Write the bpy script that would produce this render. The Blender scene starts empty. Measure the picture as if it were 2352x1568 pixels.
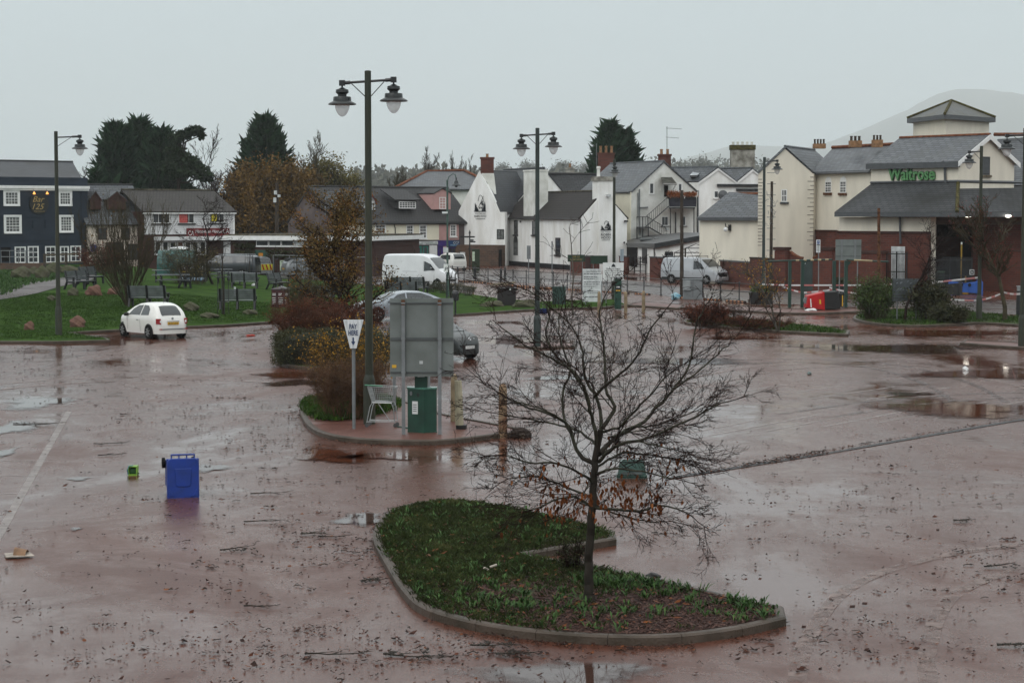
import bpy,math,random
import numpy as np
from mathutils import Vector
random.seed(7);RNG = np.random.default_rng(7)
S = bpy.context.scene
COL = S.collection
# ---------------------------------------------------------------- camera, sky, sun, exposure
CAMZ = 5.2;FPX = 4573.3;CX,CY = 1176.0,784.0;PITCH = math.atan((784 - 492) / FPX)
cd = bpy.data.cameras.new("camera");cam = bpy.data.objects.new("camera",cd);COL.objects.link(cam)
cd.sensor_width = 36.0;cd.lens = FPX / 2352 * 36;cd.clip_start = 0.5;cd.clip_end = 20000
cam.location = (0,0,CAMZ);cam.rotation_euler = (math.pi / 2 - PITCH,0,0)
S.camera = cam
S.view_settings.view_transform = 'Standard';S.view_settings.look = 'None'
S.view_settings.exposure = 0.0;S.view_settings.gamma = 1.0
S.cycles.use_denoising = True
S.cycles.max_bounces = 6;S.cycles.diffuse_bounces = 2;S.cycles.glossy_bounces = 3
S.cycles.transparent_max_bounces = 8;S.cycles.volume_bounces = 1
S.cycles.caustics_reflective = False;S.cycles.caustics_refractive = False

SUN_EL,SUN_AZ = math.radians(42),math.radians(205)
w = bpy.data.worlds.new("World");S.world = w;w.use_nodes = True
nt = w.node_tree;bg = nt.nodes["Background"];bg.inputs[1].default_value = 0.1
sky = nt.nodes.new("ShaderNodeTexSky");sky.sky_type = 'NISHITA';sky.sun_disc = False
sky.sun_elevation = SUN_EL;sky.sun_rotation = SUN_AZ;sky.dust_density = 4
tc = nt.nodes.new("ShaderNodeTexCoord");sx = nt.nodes.new("ShaderNodeSeparateXYZ")
nt.links.new(tc.outputs["Generated"],sx.inputs[0])
cr = nt.nodes.new("ShaderNodeValToRGB");nt.links.new(sx.outputs[2],cr.inputs[0])
el = cr.color_ramp.elements
el[0].position = 0.0;el[0].color = (0.50,0.595,0.64,1)
el[1].position = 1.0;el[1].color = (1.45,1.50,1.52,1)
for p,c in ((0.05,(0.55,0.645,0.685)),(0.11,(0.62,0.715,0.75)),(0.3,(0.98,1.06,1.08)),(0.6,(1.25,1.31,1.33))):
    e = el.new(p);e.color = (*c,1)
nz = nt.nodes.new("ShaderNodeTexNoise");nz.inputs["Scale"].default_value = 2.2;nz.inputs["Detail"].default_value = 3
mpn = nt.nodes.new("ShaderNodeMapping");mpn.inputs["Scale"].default_value = (1.6,1.6,9)
nt.links.new(tc.outputs["Generated"],mpn.inputs[0]);nt.links.new(mpn.outputs[0],nz.inputs[0])
mr = nt.nodes.new("ShaderNodeMapRange");mr.inputs[3].default_value = 9.3;mr.inputs[4].default_value = 11.0
nt.links.new(nz.outputs[0],mr.inputs[0])
vm = nt.nodes.new("ShaderNodeVectorMath");vm.operation = 'SCALE'
nt.links.new(cr.outputs[0],vm.inputs[0]);nt.links.new(mr.outputs[0],vm.inputs["Scale"])
mx = nt.nodes.new("ShaderNodeMix");mx.data_type = 'RGBA';mx.inputs[0].default_value = 0.96
nt.links.new(sky.outputs[0],mx.inputs[6]);nt.links.new(vm.outputs[0],mx.inputs[7])
nt.links.new(mx.outputs[2],bg.inputs[0])
sl = bpy.data.lights.new("sun",'SUN');sun = bpy.data.objects.new("sun",sl);COL.objects.link(sun)
sl.energy = 0.7;sl.angle = math.radians(40);sl.color = (1.0,0.985,0.96)
sun.rotation_euler = (math.pi / 2 - SUN_EL,0,math.radians(-25))   # from behind the camera

# ---------------------------------------------------------------- projection helpers (photo pixels, 2352 wide -> world points)
V = Vector
def ray(px,py):
    a = (px - CX) / FPX;b = (CY - py) / FPX
    c,s = math.cos(PITCH),math.sin(PITCH)
    return V((a,c + b * s,-s + b * c))
def sm(t): t = max(0.0,min(1.0,t));return t * t * (3 - 2 * t)
def terr(x,y):   # height of the grassed park
    e = sm((y - (88.5 + max(-2.0,(x + 17.5)) * 1.1)) / 5)
    return 0.115 + e * (0.55 * sm((y - 84) / 40) * sm((-13 - x) / 14) + 0.25 * math.exp(-((x + 21) / 7) ** 2 - ((y - 98) / 6) ** 2))
def G(px,py,z=0.0):
    d = ray(px,py);t = (z - CAMZ) / d.z
    return V((d.x * t,d.y * t,z))
def GT(px,py):
    z = 0.12
    for _ in range(6):
        p = G(px,py,z);z = terr(p.x,p.y)
    return V((p.x,p.y,z))
def PY(px,py,Y):
    d = ray(px,py);t = Y / d.y
    return V((d.x * t,Y,CAMZ + d.z * t))
def GY(px,Y,z=0.0):
    return V(((px - CX) / FPX * Y / math.cos(PITCH) * (math.cos(PITCH)),Y,z))
def ppm(Y): return FPX / Y

# ---------------------------------------------------------------- object bookkeeping
ORG = {}
def org(o):
    return ORG.get(o.name,V((0,0,0))) if o else V((0,0,0))
def tag(o,label=None,cat=None,group=None,kind=None):
    if label: o["label"] = label
    if cat: o["category"] = cat
    if group: o["group"] = group
    if kind: o["kind"] = kind
    return o
def thing(name,label,cat,loc=(0,0,0),group=None,rotz=0.0):
    o = bpy.data.objects.new(name,None);COL.objects.link(o)
    o.empty_display_size = 0.2
    o.location = loc;o.rotation_euler = (0,0,rotz);ORG[o.name] = V(loc)
    return tag(o,label,cat,group)
def place(o,loc,rotz=0.0,scale=None):
    o.location = loc;o.rotation_euler = (0,0,rotz)
    if scale: o.scale = (scale,) * 3 if not hasattr(scale,'__len__') else scale
    return o
def dup(root,loc,rotz=0.0,label=None,group=None,scale=None):
    kids = {}
    for o in bpy.data.objects:
        if o.parent: kids.setdefault(o.parent.name,[]).append(o)
    def cp(o,par):
        c = o.copy();COL.objects.link(c)
        if par: c.parent = par
        for ch in kids.get(o.name,[]): cp(ch,c)
        return c
    r = cp(root,None)
    if label: r["label"] = label
    if group: r["group"] = group
    place(r,loc,rotz,scale)
    return r

def link_mesh(name,me,mat,parent=None):
    o = bpy.data.objects.new(name,me);COL.objects.link(o)
    mats = mat if isinstance(mat,(list,tuple)) else [mat]
    for m in mats: me.materials.append(m)
    if parent: o.parent = parent
    ORG[o.name] = org(parent)
    return o

class MB:
    """collects shapes and links them as one mesh"""
    def __init__(s): s.v = [];s.f = [];s.mi = [];s.cur = 0
    def poly(s,pts,flip=False):
        b = len(s.v);s.v += [V(p) for p in pts]
        idx = list(range(b,b + len(pts)))
        s.f.append(idx[::-1] if flip else idx);s.mi.append(s.cur)
    def box(s,c,size,rz=0.0,rot=None):
        cx,cy,cz = c;hx,hy,hz = [q / 2 for q in size]
        ca,sa = math.cos(rz),math.sin(rz);b = len(s.v)
        for dz in (-hz,hz):
            for dx,dy in ((-hx,-hy),(hx,-hy),(hx,hy),(-hx,hy)):
                if rot is None: s.v.append(V((cx + dx * ca - dy * sa,cy + dx * sa + dy * ca,cz + dz)))
                else: s.v.append(V(c) + rot @ V((dx,dy,dz)))
        for q in ((3,2,1,0),(4,5,6,7),(0,1,5,4),(1,2,6,5),(2,3,7,6),(3,0,4,7)):
            s.f.append([b + k for k in q]);s.mi.append(s.cur)
        return s
    def bx(s,x0,y0,z0,x1,y1,z1):
        return s.box(((x0 + x1) / 2,(y0 + y1) / 2,(z0 + z1) / 2),(abs(x1 - x0),abs(y1 - y0),abs(z1 - z0)))
    def prism(s,pts,vec):
        n = len(pts);b = len(s.v);vec = V(vec);pts = [V(p) for p in pts]
        s.v += pts + [p + vec for p in pts]
        # orientation
        nrm = V((0,0,0))
        for i in range(n): nrm += pts[i].cross(pts[(i + 1) % n])
        fl = nrm.dot(vec) > 0
        a = list(range(b,b + n));c = list(range(b + n,b + 2 * n))
        s.f.append(a[::-1] if fl else a);s.f.append(c if fl else c[::-1]);s.mi += [s.cur] * 2
        for i in range(n):
            j = (i + 1) % n;q = [b + i,b + j,b + n + j,b + n + i]
            s.f.append(q if fl else q[::-1]);s.mi.append(s.cur)
        return s
    def tube(s,pts,r,n=8,cap=True):
        pts = [V(p) for p in pts];m = len(pts)
        rs = r if hasattr(r,'__len__') else [r] * m
        b0 = len(s.v);up = None
        for i,p in enumerate(pts):
            t = (pts[min(i + 1,m - 1)] - pts[max(i - 1,0)]).normalized()
            if up is None: up = V((0,0,1)) if abs(t.z) < 0.9 else V((1,0,0))
            a = t.cross(up).normalized();c = a.cross(t).normalized();up = c
            for k in range(n):
                th = 2 * math.pi * k / n
                s.v.append(p + (a * math.cos(th) + c * math.sin(th)) * rs[i])
        for i in range(m - 1):
            for k in range(n):
                k2 = (k + 1) % n
                s.f.append([b0 + i * n + k,b0 + i * n + k2,b0 + (i + 1) * n + k2,b0 + (i + 1) * n + k]);s.mi.append(s.cur)
        if cap:
            s.f.append([b0 + k for k in range(n)][::-1]);s.f.append([b0 + (m - 1) * n + k for k in range(n)]);s.mi += [s.cur] * 2
        return s
    def lathe(s,prof,c,n=16,axis='z'):
        b0 = len(s.v);m = len(prof)
        for r,h in prof:
            for k in range(n):
                th = 2 * math.pi * k / n;x,y = r * math.cos(th),r * math.sin(th)
                if axis == 'z': s.v.append(V((c[0] + x,c[1] + y,c[2] + h)))
                elif axis == 'y': s.v.append(V((c[0] + x,c[1] + h,c[2] + y)))
                else: s.v.append(V((c[0] + h,c[1] + x,c[2] + y)))
        for i in range(m - 1):
            for k in range(n):
                k2 = (k + 1) % n
                s.f.append([b0 + i * n + k,b0 + i * n + k2,b0 + (i + 1) * n + k2,b0 + (i + 1) * n + k]);s.mi.append(s.cur)
        s.f.append([b0 + k for k in range(n)][::-1]);s.f.append([b0 + (m - 1) * n + k for k in range(n)]);s.mi += [s.cur] * 2
        return s
    def build(s,name,mat,parent=None,smooth=False,bevel=0,subsurf=0):
        me = bpy.data.meshes.new(name);o0 = org(parent)
        me.from_pydata([tuple(v - o0) for v in s.v],[],s.f);me.validate(clean_customdata=False);me.update()
        if len(s.mi) == len(me.polygons) and any(s.mi): me.polygons.foreach_set("material_index",s.mi)
        auto_uv(me,o0)
        if smooth:
            me.polygons.foreach_set("use_smooth",[True] * len(me.polygons))
            try: me.set_sharp_from_angle(angle=math.radians(40))
            except Exception: pass
        o = link_mesh(name,me,mat,parent)
        if bevel:
            md = o.modifiers.new("bevel",'BEVEL');md.width = bevel;md.segments = 2;md.limit_method = 'ANGLE'
        if subsurf:
            md = o.modifiers.new("sub",'SUBSURF');md.levels = subsurf;md.render_levels = subsurf
        return o

def auto_uv(me,o0=V((0,0,0))):
    uv = me.uv_layers.new(name="UVMap");data = np.empty(len(me.loops) * 2,dtype=np.float32)
    vs = me.vertices
    for p in me.polygons:
        n = p.normal
        if abs(n.z) > 0.97: t,b = V((1,0,0)),V((0,1,0))
        else: t = V((-n.y,n.x,0)).normalized();b = n.cross(t)
        for li,vi in zip(p.loop_indices,p.vertices):
            q = vs[vi].co + o0
            data[li * 2] = q.dot(t);data[li * 2 + 1] = q.dot(b)
    uv.data.foreach_set("uv",data)

def np_mesh(name,verts,faces,mat,parent=None,smooth=False):
    """verts (n,3) array, faces (m,k) array of equal-sized polygons"""
    o0 = org(parent);verts = np.asarray(verts,dtype=np.float32) - np.array(o0,dtype=np.float32)
    faces = np.asarray(faces,dtype=np.int32);m,k = faces.shape
    me = bpy.data.meshes.new(name)
    me.vertices.add(len(verts));me.vertices.foreach_set("co",verts.ravel())
    me.loops.add(m * k);me.loops.foreach_set("vertex_index",faces.ravel())
    me.polygons.add(m);me.polygons.foreach_set("loop_start",np.arange(0,m * k,k,dtype=np.int32))
    try: me.polygons.foreach_set("loop_total",np.full(m,k,dtype=np.int32))
    except Exception: pass
    if smooth: me.polygons.foreach_set("use_smooth",np.ones(m,dtype=bool))
    me.update(calc_edges=True)
    return link_mesh(name,me,mat,parent)

# ---------------------------------------------------------------- materials
def srgb(r,g,b):
    f = lambda c: (c / 255 / 12.92) if c <= 10 else ((c / 255 + 0.055) / 1.055) ** 2.4
    return (f(r),f(g),f(b))
MC = {}
def mat(name,col,rough=0.7,var=0.15,vscale=2.0,bump=0.0,bscale=30.0,metal=0.0,spec=None,col2=None,
        coat=0.0,emit=None,estr=0.0,alpha=1.0,trans=0.0,detail=5.0,aniso=None,double=False):
    if name in MC: return MC[name]
    if spec is None: spec = 0.5 if rough < .5 else (.3 if rough < .65 else .12)
    m = bpy.data.materials.new(name);m.use_nodes = True;n = m.node_tree;L = n.links
    b = n.nodes["Principled BSDF"];b.inputs["Roughness"].default_value = rough
    b.inputs["Metallic"].default_value = metal;b.inputs["Specular IOR Level"].default_value = spec
    if coat: b.inputs["Coat Weight"].default_value = coat;b.inputs["Coat Roughness"].default_value = 0.08
    if trans: b.inputs["Transmission Weight"].default_value = trans
    c2 = col2 or tuple(max(0,c * (1 - 2.2 * var)) for c in col)
    t = n.nodes.new("ShaderNodeTexCoord");mp = n.nodes.new("ShaderNodeMapping");L.new(t.outputs["Object"],mp.inputs[0])
    if aniso: mp.inputs["Scale"].default_value = aniso
    no = n.nodes.new("ShaderNodeTexNoise");no.inputs["Scale"].default_value = vscale;no.inputs["Detail"].default_value = detail
    L.new(mp.outputs[0],no.inputs[0])
    r = n.nodes.new("ShaderNodeValToRGB");r.color_ramp.elements[0].position = 0.35;r.color_ramp.elements[1].position = 0.65
    r.color_ramp.elements[0].color = (*c2,1);r.color_ramp.elements[1].color = (*col,1)
    L.new(no.outputs[0],r.inputs[0]);L.new(r.outputs[0],b.inputs["Base Color"])
    if bump:
        n2 = n.nodes.new("ShaderNodeTexNoise");n2.inputs["Scale"].default_value = bscale;n2.inputs["Detail"].default_value = 4
        L.new(mp.outputs[0],n2.inputs[0]);bp = n.nodes.new("ShaderNodeBump");bp.inputs["Strength"].default_value = bump
        bp.inputs["Distance"].default_value = 0.02;L.new(n2.outputs[0],bp.inputs["Height"]);L.new(bp.outputs[0],b.inputs["Normal"])
    if emit: b.inputs["Emission Color"].default_value = (*emit,1);b.inputs["Emission Strength"].default_value = estr
    if alpha < 1: b.inputs["Alpha"].default_value = alpha
    MC[name] = m
    return m
def brickmat(name,c1,c2,mortar,bw,bh,msize=0.012,rough=0.75,stain=None,samt=0.5,sscale=0.6,bump=0.4,spec=0.22,offset=0.5,bias=0.0):
    """bricks, slates or tiles laid out in metres on the face's own uv; stain = colour of blotches"""
    if name in MC: return MC[name]
    m = bpy.data.materials.new(name);m.use_nodes = True;n = m.node_tree;L = n.links
    b = n.nodes["Principled BSDF"];b.inputs["Roughness"].default_value = rough;b.inputs["Specular IOR Level"].default_value = spec
    u = n.nodes.new("ShaderNodeUVMap");br = n.nodes.new("ShaderNodeTexBrick");L.new(u.outputs[0],br.inputs[0])
    br.offset = offset
    br.inputs["Color1"].default_value = (*c1,1);br.inputs["Color2"].default_value = (*c2,1);br.inputs["Mortar"].default_value = (*mortar,1)
    br.inputs["Scale"].default_value = 1;br.inputs["Mortar Size"].default_value = msize;br.inputs["Bias"].default_value = bias
    br.inputs["Brick Width"].default_value = bw;br.inputs["Row Height"].default_value = bh
    t = n.nodes.new("ShaderNodeTexCoord");no = n.nodes.new("ShaderNodeTexNoise");no.inputs["Scale"].default_value = sscale
    no.inputs["Detail"].default_value = 6;L.new(t.outputs["Object"],no.inputs[0])
    mr = n.nodes.new("ShaderNodeMapRange");mr.inputs[1].default_value = 0.45;mr.inputs[2].default_value = 0.72
    mr.inputs[3].default_value = 0;mr.inputs[4].default_value = samt;L.new(no.outputs[0],mr.inputs[0])
    mxn = n.nodes.new("ShaderNodeMix");mxn.data_type = 'RGBA';L.new(mr.outputs[0],mxn.inputs[0])
    L.new(br.outputs[0],mxn.inputs[6]);mxn.inputs[7].default_value = (*(stain or tuple(c * 0.5 for c in c1)),1)
    L.new(mxn.outputs[2],b.inputs["Base Color"])
    bp = n.nodes.new("ShaderNodeBump");bp.inputs["Strength"].default_value = bump;bp.inputs["Distance"].default_value = 0.02
    bp.invert = True;L.new(br.outputs["Fac"],bp.inputs["Height"]);L.new(bp.outputs[0],b.inputs["Normal"])
    MC[name] = m
    return m

# ---- palette
WHITEWALL = mat("white_render",(0.87,0.87,0.85),0.85,0.05,0.9,0.2,12,col2=(0.70,0.69,0.65),detail=9,aniso=(1.3,1.3,.35))
GREYWHITE = mat("weathered_render",(0.74,0.74,0.70),0.85,0.2,0.9,0.3,8,col2=(0.55,0.55,0.50),detail=8)
CREAM = mat("cream_render",(0.75,0.695,0.585),0.85,0.06,0.8,0.2,12,detail=9,aniso=(1.3,1.3,.35))
CREAMLT = mat("pale_cream_render",(0.74,0.70,0.56),0.85,0.06,0.6)
PINKW = mat("pink_render",(0.50,0.30,0.28),0.85,0.08,0.8)
PEACHW = mat("peach_render",(0.62,0.54,0.46),0.85,0.1,0.8)
NAVY = mat("navy_paint",(0.017,0.027,0.042),0.6,0.12,0.7)
TRIMW = mat("white_trim",(0.78,0.78,0.76),0.5,0.05,3)
DARKTRIM = mat("dark_trim",(0.02,0.021,0.022),0.5,0.1,3)
GUTTER = mat("grey_gutter",(0.07,0.075,0.08),0.45,0.1,3)
GLASS = mat("window_glass",(0.02,0.023,0.026),0.08,0.5,1.2,col2=(0.06,0.065,0.07))
GLASSL = mat("curtained_glass",(0.16,0.17,0.165),0.15,0.3,4)
DARKHOLE = mat("dark_interior",(0.008,0.007,0.007),0.9,0.2,2)
BRICK = brickmat("red_brick",(0.125,0.036,0.024),(0.085,0.026,0.020),(0.09,0.055,0.045),0.45,0.15,0.016,0.8,(0.045,0.024,0.018),0.7,spec=0.2)
BRICKD = brickmat("dark_brick",(0.060,0.024,0.018),(0.042,0.019,0.015),(0.045,0.03,0.025),0.45,0.15,0.016,0.8)
STONEW = brickmat("rubble_stone",(0.11,0.07,0.05),(0.06,0.042,0.034),(0.09,0.07,0.055),0.5,0.22,0.03,0.9,(0.15,0.08,0.05),0.5,1.5)
SLATE = brickmat("blue_slate",(0.098,0.108,0.118),(0.050,0.056,0.064),(0.016,0.017,0.019),0.6,0.30,0.035,0.5,(0.055,0.058,0.055),0.6,0.7,spec=0.4)
SLATED = brickmat("dark_slate",(0.058,0.062,0.068),(0.042,0.045,0.05),(0.022,0.023,0.025),0.5,0.26,0.02,0.5,(0.03,0.03,0.028),0.6,0.5)
SLATEM = brickmat("stained_slate",(0.060,0.063,0.066),(0.04,0.042,0.045),(0.014,0.014,0.014),0.6,0.30,0.03,0.7,(0.010,0.010,0.008),0.98,0.22,spec=0.2)
TILEB = brickmat("brown_tile",(0.030,0.024,0.021),(0.022,0.018,0.016),(0.012,0.010,0.010),0.33,0.34,0.04,0.75,(0.016,0.014,0.012),0.6,0.6,spec=0.25)
TILEG = brickmat("grey_tile",(0.050,0.044,0.040),(0.036,0.032,0.03),(0.018,0.016,0.015),0.33,0.34,0.05,0.7,(0.03,0.028,0.02),0.6,0.5,spec=0.3)
TILEK = brickmat("charcoal_tile",(0.034,0.033,0.034),(0.026,0.025,0.026),(0.012,0.012,0.012),0.33,0.34,0.045,0.65,(0.02,0.02,0.018),0.5,0.5,spec=0.35)
RIDGE = mat("terracotta_ridge",(0.20,0.075,0.04),0.8,0.25,3)
SIDING = brickmat("white_boarding",(0.60,0.60,0.60),(0.60,0.60,0.60),(0.36,0.36,0.37),40,0.18,0.012,0.6,(0.5,0.5,0.49),0.4,0.5)
PEBBLE = mat("brown_pebbledash",(0.13,0.105,0.10),0.9,0.2,0.8,0.4,40,col2=(0.085,0.07,0.07))
MOSS = mat("mossy_felt",(0.095,0.085,0.06),0.9,0.35,3,0.4,20)
FELT = mat("grey_roof_felt",(0.06,0.06,0.06),0.45,0.3,1.5)
POTS = mat("clay_pot",(0.30,0.17,0.09),0.8,0.2,4)
STONECH = mat("lichened_render",(0.34,0.33,0.29),0.9,0.3,1.6,0.4,10,col2=(0.13,0.12,0.10),detail=8)
MOSSG = mat("yellow_moss",(0.085,0.075,0.028),0.95,0.3,5)
KERB = mat("wet_kerb_stone",(0.082,0.060,0.046),0.5,0.25,2.2,0.6,30,col2=(0.040,0.030,0.020),detail=10,spec=0.25)
BLACKM = mat("black_metal",(0.012,0.013,0.014),0.4,0.1,4)
LAMPBLK = mat("lamp_housing",(0.016,0.020,0.020),0.35,0.2,6)
LAMPPOLE = mat("green_algae_pole",(0.040,0.042,0.026),0.5,0.2,1.2,col2=(0.024,0.030,0.022),aniso=(6,6,1))
LAMPPOLEG = mat("dark_green_pole",(0.022,0.036,0.032),0.45,0.2,1.5)
GREENP = mat("green_paint",(0.012,0.060,0.038),0.4,0.2,3)
GREENB = mat("barrier_green",(0.010,0.042,0.030),0.45,0.15,3)
GALV = mat("galvanised_steel",(0.20,0.215,0.22),0.45,0.12,3,metal=0.3)
BOARDBACK = mat("sign_back_grey",(0.165,0.185,0.178),0.42,0.08,1.4,col2=(0.115,0.13,0.12),metal=0.1)
CHROME = mat("chrome",(0.55,0.56,0.57),0.18,0.05,3,metal=1.0)
RUST = mat("rust",(0.14,0.065,0.035),0.85,0.3,6)
SIGNW = mat("sign_white",(0.70,0.71,0.70),0.4,0.06,3)
SIGNWD = mat("dirty_sign_white",(0.62,0.64,0.64),0.45,0.2,3,col2=(0.40,0.42,0.42))
TEXTD = mat("dark_lettering",(0.02,0.025,0.03),0.5,0.1,3)
TEXTB = mat("blue_lettering",(0.03,0.055,0.13),0.5,0.1,3)
GREENSIGN = mat("dark_green_sign",(0.012,0.035,0.018),0.5,0.1,3)
GOLD = mat("gold_lettering",(0.42,0.30,0.11),0.5,0.1,3)
TIMBER = mat("weathered_timber",(0.20,0.165,0.115),0.8,0.3,3,0.3,20,aniso=(4,4,1))
TIMBERD = mat("dark_timber",(0.075,0.06,0.048),0.8,0.3,3,0.3,20,aniso=(5,5,1))
BENCHM = mat("recycled_plastic_board",(0.10,0.112,0.118),0.4,0.2,3)
BENCHD = mat("black_bench_leg",(0.014,0.015,0.016),0.5,0.2,3)
TYRE = mat("tyre_rubber",(0.010,0.010,0.010),0.85,0.1,5)
ALLOY = mat("alloy_rim",(0.42,0.42,0.42),0.3,0.1,5,metal=0.7)
CARGLASS = mat("car_glass",(0.022,0.028,0.030),0.05,0.1,2,spec=0.8)
BLACKPL = mat("black_plastic",(0.018,0.018,0.018),0.5,0.1,5)
TAILRED = mat("tail_light_red",(0.30,0.008,0.012),0.15,0.1,5)
HEADL = mat("headlight_glass",(0.5,0.52,0.53),0.1,0.1,5)
PLATEY = mat("plate_yellow",(0.62,0.36,0.03),0.4,0.05,5)
PLATEW = mat("plate_white",(0.72,0.72,0.70),0.4,0.05,5)
BARK = mat("wet_bark",(0.036,0.030,0.023),0.75,0.3,6,0.5,40,col2=(0.018,0.015,0.012),aniso=(2,2,0.7),spec=0.12)
BARKG = mat("lichen_bark",(0.055,0.055,0.038),0.75,0.35,7,0.5,50,col2=(0.020,0.017,0.013),aniso=(2,2,0.7),spec=0.15)
TWIG = mat("dark_twig",(0.026,0.015,0.012),0.8,0.25,3,spec=0.08)
TWIGG = mat("grey_twig",(0.085,0.075,0.062),0.8,0.25,2)
TWIGO = mat("olive_twig",(0.070,0.058,0.034),0.8,0.25,2)
TWIGR = mat("russet_twig",(0.085,0.030,0.017),0.8,0.3,2)
def leafmat(name,a,b,c=None,scale=0.8,rough=0.6):
    """leaf colours that vary from clump to clump and leaf to leaf"""
    if name in MC: return MC[name]
    m = bpy.data.materials.new(name);m.use_nodes = True;n = m.node_tree;L = n.links
    bs = n.nodes["Principled BSDF"];bs.inputs["Roughness"].default_value = rough;bs.inputs["Specular IOR Level"].default_value = 0.10
    t = n.nodes.new("ShaderNodeTexCoord");n1 = n.nodes.new("ShaderNodeTexNoise");n1.inputs["Scale"].default_value = scale;n1.inputs["Detail"].default_value = 2
    n2 = n.nodes.new("ShaderNodeTexNoise");n2.inputs["Scale"].default_value = scale * 14;n2.inputs["Detail"].default_value = 1
    L.new(t.outputs["Object"],n1.inputs[0]);L.new(t.outputs["Object"],n2.inputs[0])
    ad = n.nodes.new("ShaderNodeMath");ad.operation = 'MULTIPLY_ADD';L.new(n1.outputs[0],ad.inputs[0]);ad.inputs[1].default_value = 0.5
    mu = n.nodes.new("ShaderNodeMath");mu.operation = 'MULTIPLY';mu.inputs[1].default_value = 0.5;L.new(n2.outputs[0],mu.inputs[0]);L.new(mu.outputs[0],ad.inputs[2])
    r = n.nodes.new("ShaderNodeValToRGB");e = r.color_ramp.elements;e[0].position = 0.36;e[0].color = (*a,1);e[1].position = 0.56;e[1].color = (*b,1)
    if c: q = e.new(0.66);q.color = (*c,1)
    L.new(ad.outputs[0],r.inputs[0]);L.new(r.outputs[0],bs.inputs["Base Color"])
    MC[name] = m;return m
LF_CON = leafmat("conifer_green",(0.010,0.024,0.014),(0.022,0.048,0.024),(0.034,0.066,0.030),0.35)
LF_PINE = leafmat("pine_green",(0.012,0.024,0.012),(0.026,0.042,0.020),None,0.5)
LF_AUT = leafmat("autumn_gold",(0.060,0.038,0.013),(0.135,0.076,0.018),(0.20,0.115,0.028),0.5)
LF_OLV = leafmat("olive_yellow",(0.050,0.050,0.020),(0.12,0.10,0.030),(0.20,0.15,0.04),0.5)
LF_RED = leafmat("beech_brown",(0.07,0.022,0.008),(0.14,0.042,0.012),(0.22,0.08,0.022),3)
LF_MIX = leafmat("turning_leaves",(0.045,0.040,0.015),(0.13,0.075,0.018),(0.24,0.080,0.018),1.3)
LF_HEDGE = leafmat("dark_hedge",(0.020,0.026,0.013),(0.045,0.046,0.021),(0.07,0.055,0.025),2)
LF_YEL = leafmat("yellow_leaves",(0.13,0.07,0.012),(0.33,0.17,0.02),(0.42,0.24,0.03),3)
LF_RUS = leafmat("russet_leaves",(0.070,0.018,0.010),(0.13,0.035,0.016),(0.17,0.06,0.02),2)
LF_GRN = leafmat("shrub_green",(0.025,0.045,0.016),(0.060,0.095,0.026),(0.10,0.12,0.03),1.6)
LF_GRASS = leafmat("grass_green",(0.016,0.034,0.007),(0.036,0.078,0.012),(0.070,0.110,0.020),2.0,0.8)
LF_WEED = leafmat("weed_green",(0.022,0.05,0.016),(0.05,0.10,0.028),(0.09,0.14,0.04),4)
LF_BERRY = mat("berry_red",(0.30,0.012,0.012),0.4,0.1,5)
LF_DIST = leafmat("distant_trees",(0.05,0.05,0.035),(0.085,0.08,0.055),None,0.1)
HAZE = 0.00013
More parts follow.
